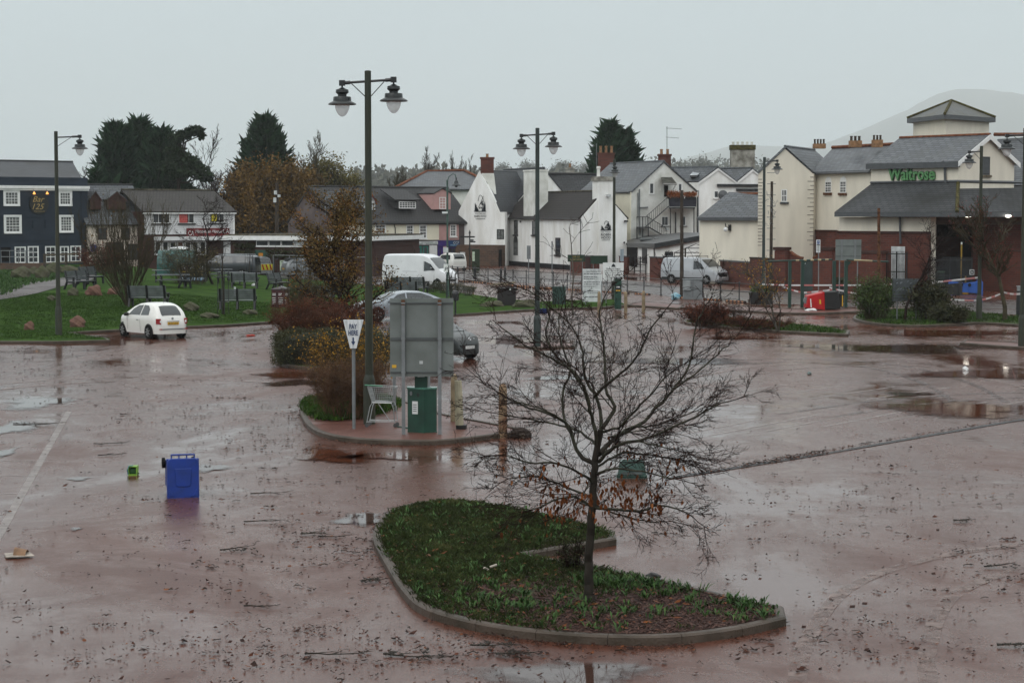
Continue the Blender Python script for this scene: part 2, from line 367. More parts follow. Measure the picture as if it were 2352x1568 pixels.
# ================================================================ GROUND
def wet_ground(name,c_lo,c_hi,puddle_at=0.60,film=0.075,grit=0.36,seed=0.0,stretch=(0.16,0.085),redness=None):
    m = bpy.data.materials.new(name);m.use_nodes = True;n = m.node_tree;L = n.links
    b = n.nodes["Principled BSDF"];b.inputs["Specular IOR Level"].default_value = 0.42;b.inputs["IOR"].default_value = 1.34
    t = n.nodes.new("ShaderNodeTexCoord")
    def noise(scale,det,sc=(1,1,1),off=(0,0,0),rough=0.5,dist=0.0):
        mp = n.nodes.new("ShaderNodeMapping");mp.inputs["Scale"].default_value = sc;mp.inputs["Location"].default_value = (off[0] + seed,off[1],0)
        L.new(t.outputs["Object"],mp.inputs[0]);q = n.nodes.new("ShaderNodeTexNoise");q.inputs["Scale"].default_value = scale
        q.inputs["Detail"].default_value = det;q.inputs["Roughness"].default_value = rough;q.inputs["Distortion"].default_value = dist
        L.new(mp.outputs[0],q.inputs[0]);return q.outputs[0]
    def rng(src,a,bb,lo,hi):
        q = n.nodes.new("ShaderNodeMapRange");q.inputs[1].default_value = a;q.inputs[2].default_value = bb
        q.inputs[3].default_value = lo;q.inputs[4].default_value = hi;L.new(src,q.inputs[0]);return q.outputs[0]
    def mth(op,a,bb):
        q = n.nodes.new("ShaderNodeMath");q.operation = op
        for i,s in enumerate((a,bb)):
            if isinstance(s,(int,float)): q.inputs[i].default_value = s
            else: L.new(s,q.inputs[i])
        return q.outputs[0]
    big = noise(1.0,11,(stretch[0],stretch[1],1),(3,1,0),0.68,0.6)          # where water stands
    med = noise(1.0,11,(0.42,0.34,1),(7,4,0),0.70,0.7)                         # silt streaks
    fine = noise(16,4,(1,1,1),(0,0,0),.7);spk = noise(34,6,(1,1,1),(0,0,0),.8)
    water = rng(mth('ADD',big,mth('MULTIPLY',mth('SUBTRACT',med,0.5),0.30)),puddle_at - 0.07,puddle_at + 0.02,0,1)
    silt = rng(med,0.38,0.66,0,1)
    cm = n.nodes.new("ShaderNodeMix");cm.data_type = 'RGBA';L.new(silt,cm.inputs[0]);cm.inputs[6].default_value = (*c_lo,1);cm.inputs[7].default_value = (*c_hi,1)
    sp = n.nodes.new("ShaderNodeMix");sp.data_type = 'RGBA';sp.blend_type = 'MULTIPLY';sp.inputs[0].default_value = 1
    L.new(cm.outputs[2],sp.inputs[6]);g = n.nodes.new("ShaderNodeValToRGB");L.new(spk,g.inputs[0])
    g.color_ramp.elements[0].position = 0.38;g.color_ramp.elements[0].color = (0.20,0.17,0.17,1)
    g.color_ramp.elements[1].position = 0.60;g.color_ramp.elements[1].color = (1.35,1.3,1.3,1)
    L.new(g.outputs[0],sp.inputs[7])
    # standing muddy water is a plain dark red-brown
    wc = n.nodes.new("ShaderNodeMix");wc.data_type = 'RGBA';L.new(water,wc.inputs[0]);L.new(sp.outputs[2],wc.inputs[6])
    wc.inputs[7].default_value = (*(redness or (0.085,0.030,0.018)),1)
    L.new(wc.outputs[2],b.inputs["Base Color"])
    wet = rng(mth('ADD',mth('MULTIPLY',big,0.6),mth('MULTIPLY',med,0.4)),0.40,0.60,1,0)
    r0 = rng(mth('ADD',mth('MULTIPLY',wet,0.75),mth('MULTIPLY',fine,0.25)),0.15,0.85,film,grit)
    L.new(rng(wet,0,1,0.58,0.30),b.inputs["Specular IOR Level"])
    rr = n.nodes.new("ShaderNodeMix");rr.data_type = 'FLOAT';L.new(water,rr.inputs[0]);L.new(r0,rr.inputs[2]);rr.inputs[3].default_value = 0.045
    L.new(rr.outputs[0],b.inputs["Roughness"])
    # the water film: shallow ripples of silt plus grit, none where water stands
    rip = noise(1.0,4,(1.6,2.6,1),(2,9,0),0.55)
    rip2 = noise(1.0,5,(0.35,0.9,1),(5,2,0),0.6)
    h = mth('ADD',mth('ADD',mth('MULTIPLY',rip,0.35),mth('MULTIPLY',rip2,0.5)),mth('MULTIPLY',spk,0.10))
    st = rng(water,0,1,0.45,0.02)
    bp = n.nodes.new("ShaderNodeBump");bp.inputs["Distance"].default_value = 0.045;L.new(st,bp.inputs["Strength"]);L.new(h,bp.inputs["Height"])
    L.new(bp.outputs[0],b.inputs["Normal"])
    return m
MUD = wet_ground("muddy_wet_tarmac",(0.085,0.028,0.015),(0.122,0.052,0.034))
ROADM = wet_ground("wet_road_tarmac",(0.055,0.045,0.042),(0.095,0.075,0.068),0.62,0.2,0.36,11.0,redness=(0.06,0.03,0.025))
PATHM = wet_ground("wet_path_tarmac",(0.075,0.066,0.064),(0.11,0.096,0.092),0.78,0.45,0.7,23.0,redness=(0.05,0.04,0.04))
PAVE = wet_ground("muddy_paving",(0.11,0.046,0.034),(0.16,0.068,0.05),0.75,0.3,0.5,5.0)
FIELD = mat("field_grass",(0.035,0.065,0.018),0.9,0.3,0.02)
def sheet(name,pts,m,z,kind='structure'):
    mb = MB();mb.poly([V((p[0],p[1],z)) for p in pts])
    me = bpy.data.meshes.new(name);me.from_pydata([tuple(v) for v in mb.v],[],mb.f);me.update()
    if me.polygons[0].normal.z < 0: me.flip_normals()
    me.uv_layers.new(name="UVMap")
    return tag(link_mesh(name,me,m),kind=kind)
# one sheet reaching the horizon; the car park itself lies 4 mm above it
sheet("ground",[(-9000,-60),(9000,-60),(9000,16000),(-9000,16000)],FIELD,-0.008)
sheet("car_park_surface",[(-90,-40),(110,-40),(110,215),(-90,215)],MUD,0.0)

def inpoly(x,y,P):
    c = False;j = len(P) - 1
    for i in range(len(P)):
        if (P[i].y > y) != (P[j].y > y) and x < (P[j].x - P[i].x) * (y - P[i].y) / (P[j].y - P[i].y) + P[i].x: c = not c
        j = i
    return c
def chaikin(pts,it=2,closed=True,keep=()):
    """round a polygon off, leaving the corners whose index is in keep"""
    P = [(V(p),i in keep) for i,p in enumerate(pts)]
    for _ in range(it):
        Q = [];n = len(P)
        for i in range(n):
            a,k = P[i];pr = P[i - 1][0];nx = P[(i + 1) % n][0]
            if k: Q.append((a,True))
            else: Q.append((a.lerp(pr,0.25),False));Q.append((a.lerp(nx,0.25),False))
        P = Q
    return [p for p,_ in P]
def inset(pts,d):
    n = len(pts);out = []
    area = sum(pts[i].x * pts[(i + 1) % n].y - pts[(i + 1) % n].x * pts[i].y for i in range(n));sg = 1 if area > 0 else -1
    for i in range(n):
        a = (pts[i] - pts[i - 1]);b = (pts[(i + 1) % n] - pts[i])
        na = V((-a.y,a.x,0)).normalized();nb = V((-b.y,b.x,0)).normalized();m = (na + nb)
        if m.length < 1e-6: m = na
        m.normalize();c = max(0.35,m.dot(na));out.append(pts[i] + m * (sg * d / c))
    return out
def kerb(name,pts,h=0.12,wd=0.125,closed=True,label=None,z0=0.0):
    """kerb stones along a line, with open joints every 0.9 m"""
    P = [V((p[0],p[1],0)) for p in pts]
    if closed: P.append(P[0])
    # resample to stones
    ins = inset(P[:-1],wd) if closed else None
    mb = MB();n = len(P)
    def off(i):
        if closed: return ins[i % (n - 1)]
        a = P[max(i - 1,0)];b = P[min(i + 1,n - 1)];t = (b - a).normalized()
        return P[i] + V((-t.y,t.x,0)) * wd
    acc = 0.0
    for i in range(n - 1):
        a,b = P[i],P[i + 1];ia,ib = off(i),off(i + 1);Ls = (b - a).length
        if Ls < 1e-4: continue
        s = 0.0
        while s < Ls - 1e-5:
            e = min(Ls,s + (0.915 - acc));full = (e - s) >= (0.915 - acc) - 1e-6
            u0,u1 = s / Ls,(e - (0.007 if full else 0)) / Ls
            if u1 > u0:
                o0,o1 = a.lerp(b,u0),a.lerp(b,u1);j0,j1 = ia.lerp(ib,u0),ia.lerp(ib,u1)
                c0,c1 = o0.lerp(j0,0.22),o1.lerp(j1,0.22)
                zt = z0 + h;zb = -0.02
                Z = lambda p,z: V((p.x,p.y,z))
                mb.poly([Z(o0,zb),Z(o1,zb),Z(o1,zt - 0.025),Z(o0,zt - 0.025)])
                mb.poly([Z(o0,zt - 0.025),Z(o1,zt - 0.025),Z(c1,zt),Z(c0,zt)])
                mb.poly([Z(c0,zt),Z(c1,zt),Z(j1,zt),Z(j0,zt)])
                mb.poly([Z(j1,zb),Z(j0,zb),Z(j0,zt),Z(j1,zt)])
                mb.poly([Z(o1,zb),Z(j1,zb),Z(j1,zt),Z(c1,zt),Z(o1,zt - 0.025)])
                mb.poly([Z(o0,zb),Z(o0,zt - 0.025),Z(c0,zt),Z(j0,zt),Z(j0,zb)])
            acc = 0.0 if full else acc + (e - s);s = e
    return tag(mb.build(name,KERB),kind='structure')
def fillz(name,pts,z,m,bumpy=0.03,step=0.35,hump=0.0):
    """uneven earth or paving inside a kerb: a triangulated grid clipped to the polygon"""
    xs = [p.x for p in pts];ys = [p.y for p in pts]
    from mathutils.geometry import delaunay_2d_cdt
    n = len(pts);co = [V((p.x,p.y)) for p in pts];x0,y0 = min(xs),min(ys);nx,ny = int((max(xs) - x0) / step) + 1,int((max(ys) - y0) / step) + 1
    for i in range(nx):
        for j in range(ny):
            x,y = x0 + (i + random.random()) * step,y0 + (j + random.random()) * step
            if inpoly(x,y,pts): co.append(V((x,y)))
    vo,eo,fo,*_ = delaunay_2d_cdt(co,[(i,(i + 1) % n) for i in range(n)],[list(range(n))],1,1e-5)
    def hz_(v): return z + bumpy * (math.sin(v[0] * 3.1 + 1) * math.cos(v[1] * 2.3) + math.sin(v[0] * 7.3 + v[1] * 5.9) * 0.5) + bumpy * random.random() * 0.5 + hump
    Vs = [(v[0],v[1],z - 0.02 if i < n else hz_(v)) for i,v in enumerate(vo)]
    me = bpy.data.meshes.new(name);me.from_pydata(Vs,[],fo);me.update()
    if me.polygons[0].normal.z < 0: me.flip_normals()
    me.polygons.foreach_set("use_smooth",[True] * len(me.polygons));me.uv_layers.new(name="UVMap")
    return tag(link_mesh(name,me,m),kind='structure')
SOIL = mat("wet_soil_mulch",(0.045,0.022,0.016),0.85,0.3,14,0.9,26,col2=(0.022,0.012,0.010),detail=9)
TURF = mat("short_turf",(0.036,0.074,0.010),1.0,0.25,0.8,0.8,26,col2=(0.017,0.040,0.006),detail=12,spec=0.05)
TURFI = mat("island_turf",(0.036,0.058,0.014),0.8,0.3,1.5,0.9,30,col2=(0.030,0.022,0.012),detail=10,spec=0.1)
def scatter(P,n,dens=None):
    xs = [p.x for p in P];ys = [p.y for p in P];out = [];tries = 0
    while len(out) < n and tries < n * 40:
        tries += 1;x = random.uniform(min(xs),max(xs));y = random.uniform(min(ys),max(ys))
        if inpoly(x,y,P) and (dens is None or random.random() < dens(x,y)): out.append((x,y))
    return out
def blades(name,pts,zf,hgt,m,wdt=0.012,per=5,lean=0.5,spread=0.04,broad=False):
    """tufts of grass or broad weeds standing at pts"""
    Vs = [];Fs = []
    for (x,y) in pts:
        z = zf(x,y) if callable(zf) else zf
        hh = hgt * random.uniform(0.5,1.3)
        for k in range(per):
            a = random.uniform(0,6.283);ox,oy = random.gauss(0,spread),random.gauss(0,spread)
            l = lean * random.uniform(0.3,1.4) * hh;dx,dy = math.cos(a) * l,math.sin(a) * l
            px,py = -math.sin(a),math.cos(a);ww = wdt * random.uniform(0.6,1.4);b = len(Vs);h2 = hh * random.uniform(0.6,1)
            bx,by = x + ox,y + oy
            if broad:
                Vs += [(bx,by,z),(bx + dx * .5 + px * ww,by + dy * .5 + py * ww,z + h2 * .75),(bx + dx,by + dy,z + h2),(bx + dx * .5 - px * ww,by + dy * .5 - py * ww,z + h2 * .75)]
            else:
                Vs += [(bx + px * ww,by + py * ww,z - .01),(bx + dx * .4 + px * ww * .7,by + dy * .4 + py * ww * .7,z + h2 * .65),(bx + dx,by + dy,z + h2),(bx - px * ww,by - py * ww,z - .01)]
            Fs.append((b,b + 1,b + 2,b + 3))
    return tag(np_mesh(name,Vs,Fs,m),kind='stuff')

LF_IGRASS = leafmat("island_grass",(0.022,0.023,0.010),(0.036,0.052,0.015),(0.085,0.085,0.032),2.6,0.8)
NI = [G(*p) for p in ((853,1238),(862,1268),(880,1300),(915,1362),(957,1410),(1035,1437),(1145,1461),(1300,1477),(1433,1483),(1560,1481),(1700,1463),(1806,1437),
                      (1800,1412),(1650,1380),(1500,1343),(1380,1318),(1204,1288),(1320,1268),(1416,1252),(1412,1234),(1290,1202),(1150,1172),(1040,1160),(950,1166),(880,1190))]
NIr = chaikin(NI,2,keep=(11,12,16,18,19))
kerb("kerb",NIr);NIin = inset(NIr,0.12)
fillz("island_soil",NIin,0.112,SOIL,0.010,0.3)
def ni_z(x,y): return 0.105
lm = G(1180,1400);tr0 = G(1352,1384,0.1)
def gd(x,y):
    p = V((x,y,0));d = (p - G(1560,1420)).length;nn = math.sin(x * 1.9 + 2) * math.cos(y * 1.3) * 0.35
    return max(0.03,min(1.0,(d - 1.9) / 1.9 + nn + 0.1))
gp = scatter(NIin,5200,gd)
blades("grass",gp[::1],ni_z,0.085,LF_IGRASS,0.004,7,0.8,0.05)
blades("island_weeds",scatter(NIin,1100,lambda x,y: gd(x,y) * 0.9),ni_z,0.06,LF_WEED,0.011,5,1.1,0.05,True)
cl = []
for (qx,qy,nn,rr) in ((1000,1400,40,0.35),(1190,1410,60,0.4),(1130,1330,40,0.5),(1430,1360,50,0.28),(1500,1370,40,0.28),(1680,1410,45,0.4),(1350,1440,30,0.4),(930,1250,40,0.6),(1290,1240,40,0.5),(1050,1200,50,0.9),(1740,1420,30,0.25),(1360,1355,22,0.2)):
    c = G(qx,qy);cl += [(c.x + random.gauss(0,rr),c.y + random.gauss(0,rr * 1.6)) for _ in range(nn)]
cl = [q for q in cl if inpoly(q[0],q[1],NIin)]
blades("dock_weeds",cl,ni_z,0.13,LF_WEED,0.011,8,0.8,0.03,True)
# bark mulch and dead leaves on the island
def chips(name,pts,zf,size,m,tilt=0.4):
    Vs = [];Fs = []
    for (x,y) in pts:
        z = zf(x,y) if callable(zf) else zf
        a = random.uniform(0,6.283);l = size * random.uniform(0.35,1.0) * random.choice((1,1,1,1.6));ww = l * random.uniform(0.3,0.85);b = len(Vs)
        ca,sa = math.cos(a),math.sin(a);t1 = random.uniform(-tilt,tilt) * l;t2 = random.uniform(0,tilt) * ww
        Vs += [(x + ca * l,y + sa * l,z + 0.012 + abs(t1)),(x - sa * ww,y + ca * ww,z + 0.010 + t2),(x - ca * l,y - sa * l,z + 0.008),(x + sa * ww,y - ca * ww,z + 0.006)]
        Fs.append((b,b + 1,b + 2,b + 3))
    return tag(np_mesh(name,Vs,Fs,m),kind='stuff')
CHIP = leafmat("bark_chips",(0.028,0.013,0.010),(0.085,0.042,0.032),(0.16,0.09,0.07),6)
chips("bark_mulch",scatter(NIin,12000,lambda x,y: 1.12 - gd(x,y)),0.118,0.026,CHIP)
chips("dead_leaves",scatter(NIin,520),0.13,0.05,LF_RED,0.5)

# ---- middle island with the pay machine
MI = [G(*p) for p in ((688,945),(694,970),(716,995),(760,1011),(840,1020),(930,1023),(1020,1022),(1100,1013),(1165,1004),(1206,1008),(1200,995),(1150,984),(1060,968),(1000,955),(940,930),(860,915),(760,915),(705,928))]
MIr = chaikin(MI,2,keep=(9,10));kerb("kerb",MIr);MIin = inset(MIr,0.12)
fillz("island_paving",MIin,0.105,PAVE,0.004,0.6)
MG = [G(*p) for p in ((690,938),(700,958),(722,977),(790,978),(850,968),(905,955),(925,935),(880,920),(760,917),(712,926))]
MGr = [p for p in chaikin(MG,1) ]
fillz("island_turf",inset(MGr,0.15),0.16,TURFI,0.03,0.5)
blades("grass",scatter(MGr,1500),0.14,0.14,LF_GRASS,0.009,5,0.6,0.06)
# ---- far hedge island
HI = [G(*p) for p in ((622,812),(626,832),(655,845),(715,852),(800,856),(905,850),(900,800),(880,760),(850,748),(700,745),(640,752),(628,780))]
HIr = chaikin(HI,2);kerb("kerb",HIr);fillz("island_turf",inset(HIr,0.12),0.12,TURFI,0.03,0.8)
# ---- park
PK = [G(*p) for p in ((-160,789),(0,790),(130,790),(252,787),(248,783),(158,769),(262,763),(425,755),(520,751),(618,744))]
PKb = [G(*p) for p in ((640,735),(720,712),(830,705),(940,712),(1040,727),(1200,716),(1386,709),(1440,704),(1404,691),(1240,697),(1150,690),(1085,680),(1000,668),(900,662),(760,650),(640,645),(560,641),(440,641),(360,637),(300,628),(200,615),(60,600),(-160,600))]
PKall = PK + PKb
kerb("kerb",PK[:4] + [PK[4]],closed=False);kerb("kerb",PK[4:10],closed=False)
kerb("kerb",[PKb[i] for i in (3,4,5,6,7)],closed=False)
def terrain_mesh(name,poly,m,step,zf,lift=0.0):
    o = fillz(name,poly,0.1,m,0.0,step)
    for v in o.data.vertices: v.co.z = zf(v.co.x,v.co.y) + lift
    o.data.update();return o
PKs = [V((p.x,p.y + 0.10,0)) for p in PKall]
terrain_mesh("park_grass",PKs,TURF,2.2,terr,-0.005)
# grass that shows its blades along the near edge of the park
gpts = [q for q in scatter([G(*p) for p in ((0,785),(250,784),(170,768),(262,758),(430,751),(620,741),(620,700),(430,690),(0,700))],16000) if inpoly(q[0],q[1],PKs)]
blades("grass",gpts,terr,0.05,LF_GRASS,0.012,4,0.9,0.14)
# rough grass above the path and on the mound
rp = scatter([GT(*p) for p in ((0,682),(60,655),(180,632),(290,628),(300,622),(180,612),(0,614))],2600)
blades("rough_grass",rp,terr,0.22,LF_WEED,0.05,4,0.6,0.2)
# ---- path
pth = [GT(*p) for p in ((-30,693),(60,680),(110,668),(140,658),(170,652),(205,645),(232,634),(195,631),(130,632),(85,640),(45,650),(0,664),(-30,672))]
terrain_mesh("path",chaikin(pth,2),PATHM,1.2,terr,0.03)
# ---- road beyond the railings, and the lay-by on the right
road = [G(*p) for p in ((880,630),(960,617),(1180,620),(1335,634),(1480,648),(1600,664),(1900,672),(2130,682),(2460,694),(2460,730),(2230,716),(1980,706),(1700,694),(1560,684),(1450,668),(1200,650),(1035,640),(930,640))]
sheet("road",road,ROADM,0.006)
sheet("town_yard",[G(*p) for p in ((330,637),(640,641),(900,655),(1000,645),(1010,615),(640,606),(330,612))],ROADM,0.010)
# ---- right-hand islands
RI1 = [G(*p) for p in ((1562,742),(1590,749),(1680,757),(1780,765),(1860,769),(1948,773),(1952,765),(1900,757),(1820,748),(1720,738),(1620,734))]
r1 = chaikin(RI1,2,keep=(5,6));kerb("kerb",r1);fillz("island_turf",inset(r1,.12),.12,TURFI,.03,.8)
RI2 = [G(*p) for p in ((1954,734),(1975,742),(2030,750),(2100,753),(2180,750),(2250,744),(2352,752),(2460,758),(2460,742),(2352,733),(2240,722),(2150,716),(2040,716),(1975,722))]
r2 = chaikin(RI2,2,keep=(7,8));kerb("kerb",r2);fillz("island_turf",inset(r2,.12),.12,TURFI,.03,.8)
RI3 = [G(*p) for p in ((1560,712),(1700,717),(1820,724),(1930,722),(2080,712),(2080,708),(1930,714),(1860,716),(1700,707),(1570,703))]
r3 = chaikin(RI3,1);kerb("kerb",r3);fillz("island_paving",inset(r3,.12),.115,PAVE,.004,1.5)
RI5 = [G(*p) for p in ((1440,704),(1560,712),(1575,704),(1470,696))]
kerb("kerb",RI5);fillz("island_paving",inset(RI5,.12),.115,PAVE,.004,1.5)
RI4 = [G(*p) for p in ((2204,793),(2280,799),(2460,812),(2460,800),(2300,790),(2215,787))]
kerb("kerb",RI4);fillz("island_paving",inset(RI4,.12),.115,PAVE,.004,1.5)
RI6 = [G(*p) for p in ((1180,796),(1240,802),(1320,799),(1325,792),(1260,789),(1190,790))]
kerb("kerb",RI6,h=0.08);fillz("island_paving",inset(RI6,.12),.08,PAVE,.004,1.5)
pg = [q for R,k in ((inset(r1,.3),900),(inset(r2,.3),1600)) for q in scatter(R,k)]
blades("grass",pg,0.12,0.14,LF_GRASS,0.02,4,0.7,0.1)

# ---- worn white bay lines
WRK = []
def linemat(nm="worn_line_paint",col=(0.27,0.22,0.20),lo=0.62,hi=0.85):
    m = mat(nm,col,0.35,0.15,5,0.15,60)
    n = m.node_tree;b = n.nodes["Principled BSDF"];no = n.nodes.new("ShaderNodeTexNoise");no.inputs["Scale"].default_value = 2.5;no.inputs["Detail"].default_value = 12
    t = n.nodes.new("ShaderNodeTexCoord");n.links.new(t.outputs["Object"],no.inputs[0]);r = n.nodes.new("ShaderNodeMapRange")
    r.inputs[1].default_value = 0.35;r.inputs[2].default_value = 0.62;r.inputs[3].default_value = lo;r.inputs[4].default_value = hi
    n.links.new(no.outputs[0],r.inputs[0]);n.links.new(r.outputs[0],b.inputs["Alpha"]);return m
LINE = linemat()
def line(a,b,wd=0.1,z=0.004,m=None):
    a,b = G(*a),G(*b);t = (b - a).normalized();nn = V((-t.y,t.x,0)) * wd / 2
    sheet("bay_line",[a - nn,b - nn,b + nn,a + nn],m or LINE,z)
line((-60,1330),(158,945),0.15)
for (x0,y0,x1,y1) in ((-80,1028,96,1024),(-80,1061,80,1057),(-80,1096,62,1091),(-80,1137,38,1133),(-80,1186,8,1181)): line((x0,y0),(x1,y1),0.075)
line((310,886),(620,877),0.14);line((1380,1100),(1140,1140),0.08)
for k in range(7):
    xx = 1240 + k * 125;line((xx,905 + k * 2),(xx + 190,878 + k * 2),0.09,0.004 + 0.001 * (k % 2))
for k in range(6):
    xx = 1500 + k * 130;line((xx,1010 - k * 10),(xx + 250,962 - k * 10),0.09,0.004)
sheet("drain_channel",[G(1530,1098),G(1700,1071),G(1900,1040),G(2100,1004),G(2420,950),G(2420,953),G(2100,1008),G(1900,1043),G(1700,1075),G(1530,1102)],DARKTRIM,0.012)

# ---- puddles: standing water with its own outline
def waterm(name,col,rough):
    """standing water that thins out to nothing at its edge (vertex attribute 'depth')"""
    m = bpy.data.materials.new(name);m.use_nodes = True;n = m.node_tree;L = n.links;b = n.nodes["Principled BSDF"];b.inputs["Base Color"].default_value = (*col,1);b.inputs["Roughness"].default_value = rough;b.inputs["IOR"].default_value = 1.33
    at = n.nodes.new("ShaderNodeAttribute");at.attribute_name = "depth";t = n.nodes.new("ShaderNodeTexCoord");no = n.nodes.new("ShaderNodeTexNoise");no.inputs["Scale"].default_value = 1.6;no.inputs["Detail"].default_value = 9;no.inputs["Roughness"].default_value = 0.65
    L.new(t.outputs["Object"],no.inputs[0]);ad = n.nodes.new("ShaderNodeMath");ad.operation = 'MULTIPLY_ADD';L.new(no.outputs[0],ad.inputs[0]);ad.inputs[1].default_value = 1.6;L.new(at.outputs["Fac"],ad.inputs[2])
    r = n.nodes.new("ShaderNodeMapRange");r.inputs[1].default_value = 1.0;r.inputs[2].default_value = 1.55;L.new(ad.outputs[0],r.inputs[0]);L.new(r.outputs[0],b.inputs["Alpha"]);return m
PUD = waterm("standing_water",(0.050,0.026,0.020),0.035);PUDR = waterm("red_puddle_water",(0.085,0.026,0.013),0.05)
def puddle(cx_,cy_,rx,ry,m=PUD,seed=0,z=0.014):
    c = G(cx_,cy_);e = G(cx_ + rx,cy_);f = G(cx_,cy_ - ry);ax = abs(e.x - c.x);ay = abs(f.y - c.y);Vs = [(c.x,c.y,z)];W_ = [1.0];N = 40;R = ((.4,.9),(.75,.62),(1.05,.30),(1.35,0.0))
    for rr_,w_ in R:
        for k in range(N):
            a = k / N * 2 * math.pi;r = rr_ * (1 + 0.20 * math.sin(3 * a + seed) + 0.12 * math.sin(5 * a + seed * 2.1));Vs.append((c.x + math.cos(a) * ax * r,c.y + math.sin(a) * ay * r,z));W_.append(w_)
    F = [[0,1 + k,1 + (k + 1) % N] for k in range(N)]
    for j in range(len(R) - 1):
        for k in range(N): a,b = 1 + j * N + k,1 + j * N + (k + 1) % N;F.append([a,a + N,b + N,b])
    me = bpy.data.meshes.new("puddle");me.from_pydata(Vs,[],F);me.update();me.attributes.new("depth",'FLOAT','POINT').data.foreach_set("value",W_)
    tag(link_mesh("puddle",me,m),kind='structure')
for i,q in enumerate(((85,925,62,14),(30,983,48,15),(6,1042,20,12),(180,1100,22,4),(175,1215,14,4),(690,880,90,6),(830,1193,50,14),(1300,1555,190,38),(480,1075,40,8),(1290,868,80,5),(1550,830,180,7),(2060,800,220,10),(2090,905,60,4))):
    puddle(*q,seed=i * 1.7,z=0.012 + 0.0015 * (i % 3))
for i,q in enumerate(((740,1042,45,14),(880,1049,95,7),(660,862,60,8),(2150,765,170,7),(2250,860,150,10),(2200,942,170,16),(1700,776,90,4),(780,1052,70,11))):
    puddle(*q,m=PUDR,seed=i * 2.3 + 1,z=0.018 + 0.0015 * (i % 3))

TRK = linemat("tyre_track_silt",(0.20,0.12,0.095),0.0,0.75);TRD = linemat("tyre_track_wet",(0.05,0.022,0.015),0.0,0.6)
def track(px,m,wd=.22,gap=1.45,z=.009):
    P = [G(*p) for p in px];Q = []
    for i in range(len(P) - 1):
        p0,a,b,p3 = P[max(0,i - 1)],P[i],P[i + 1],P[min(len(P) - 1,i + 2)]
        for j in range(10): t = j / 10;Q.append(.5 * ((2 * a) + (b - p0) * t + (2 * p0 - 5 * a + 4 * b - p3) * t * t + (3 * a - p0 - 3 * b + p3) * t ** 3))
    for o in (0,gap):
        A = []
        for i in range(len(Q) - 1): t = (Q[i + 1] - Q[i]).normalized();n = V((-t.y,t.x,0));A.append((Q[i] + n * (o - wd / 2),Q[i] + n * (o + wd / 2)))
        Vs = [V((p.x,p.y,z)) for ab in A for p in ab];Fs = [(2 * i,2 * i + 2,2 * i + 3,2 * i + 1) for i in range(len(A) - 1)];me = bpy.data.meshes.new("tyre_track");me.from_pydata([tuple(v) for v in Vs],[],Fs);me.update();tag(link_mesh("tyre_track",me,m),kind='structure')
track(((1500,905),(1650,880),(1800,850),(1950,842),(2100,848),(2260,870),(2400,905)),TRK);track(((1560,860),(1700,838),(1850,832),(2000,845),(2120,880),(2200,930)),TRD,z=.010)
track(((-60,900),(200,878),(450,872),(640,880)),TRK,z=.011);track(((2420,1240),(2150,1280),(1950,1350),(1850,1480),(1830,1600)),TRK,z=.0095);track(((1900,960),(2100,930),(2300,915),(2420,912)),TRD,z=.0085)
for (K,n_) in ((NIr,900),(MIr,500),(HIr,400),(r1,300),(r2,400)):   # wrack against the kerbs
    for _ in range(n_):
        i = int((random.random() ** 1.0) * len(K)) % len(K);a,b = K[i - 1],K[i];p = a.lerp(b,random.random());c = sum(K,V((0,0,0))) / len(K);d = (p - c).normalized()
        if (math.sin(p.x * 1.7) + math.cos(p.y * 1.1)) > -.2: WRK.append((p.x + d.x * abs(random.gauss(0,.16)) + d.x * .05,p.y + d.y * abs(random.gauss(0,.16)) + d.y * .05))
# ---- leaf litter and twigs left by the flood
lit = list(WRK)
def cluster(px,py,n,sx,sy):
    c = G(px,py)
    for _ in range(int(n * 1.2)): lit.append((c.x + random.gauss(0,sx),c.y + random.gauss(0,sy)))
    for _ in range(int(n * .13)):   # wet clumps
        x,y = c.x + random.gauss(0,sx * .9),c.y + random.gauss(0,sy * .9);s = random.uniform(.03,.16)
        for _ in range(random.randint(4,16)): lit.append((x + random.gauss(0,s * 1.6),y + random.gauss(0,s)))
for q in ((470,945,170,1.6,3.0),(420,965,120,2.5,3),(120,860,380,4,6),(60,830,260,4,5),(300,880,150,5,8),(700,1290,130,1.2,2.2),(620,1130,220,2.2,3.5),(760,1230,200,1.2,2),(480,1200,160,3,4),
          (620,1480,220,2.0,1.6),(900,1500,200,1.6,1.0),(560,765,260,3,3),(1150,1500,120,1.6,.6),(250,1450,110,2.6,2),(1900,1150,150,5,5),(2200,1200,260,3,4),(2250,1330,200,2.5,2),(1700,1080,160,5,5),(1500,1480,80,2,.5),(680,1000,200,1.2,3),(1900,1470,90,1,.8),(2150,1500,80,1.5,1)): cluster(*q)
for _ in range(1300): lit.append((random.uniform(-11,11),random.uniform(20,62)))
for _ in range(2600): lit.append((random.uniform(-24,30),random.uniform(50,100)))
for k in range(520):   # wrack line along the drain
    u = random.random();px = 1560 + 780 * u;c = G(px,1094 - 0.170 * (px - 1560) + random.gauss(0,1.6));lit.append((c.x,c.y))
for k in range(420):
    c = G(1560 + 330 * random.random() ** .7,0 + 1093);u = random.random();px = 1700 + 200 * u;c = G(px,1071 - .165 * (px - 1700) + random.gauss(0,3));lit.append((c.x,c.y))
banned = [NIr,MIr,HIr,PKall,r1,r2,r3]
lit = [q for q in lit if not any(inpoly(q[0],q[1],B) for B in banned)]
LITTER = leafmat("wet_litter",(0.010,0.006,0.005),(0.032,0.012,0.008),(0.12,0.032,0.012),7)
half = int(len(lit) * 0.62);random.shuffle(lit)
chips("leaf_litter",lit[:half],0.012,0.028,LITTER,0.7)
chips("fallen_leaves",lit[half:int(len(lit) * .90)],0.012,0.038,LITTER,0.8)
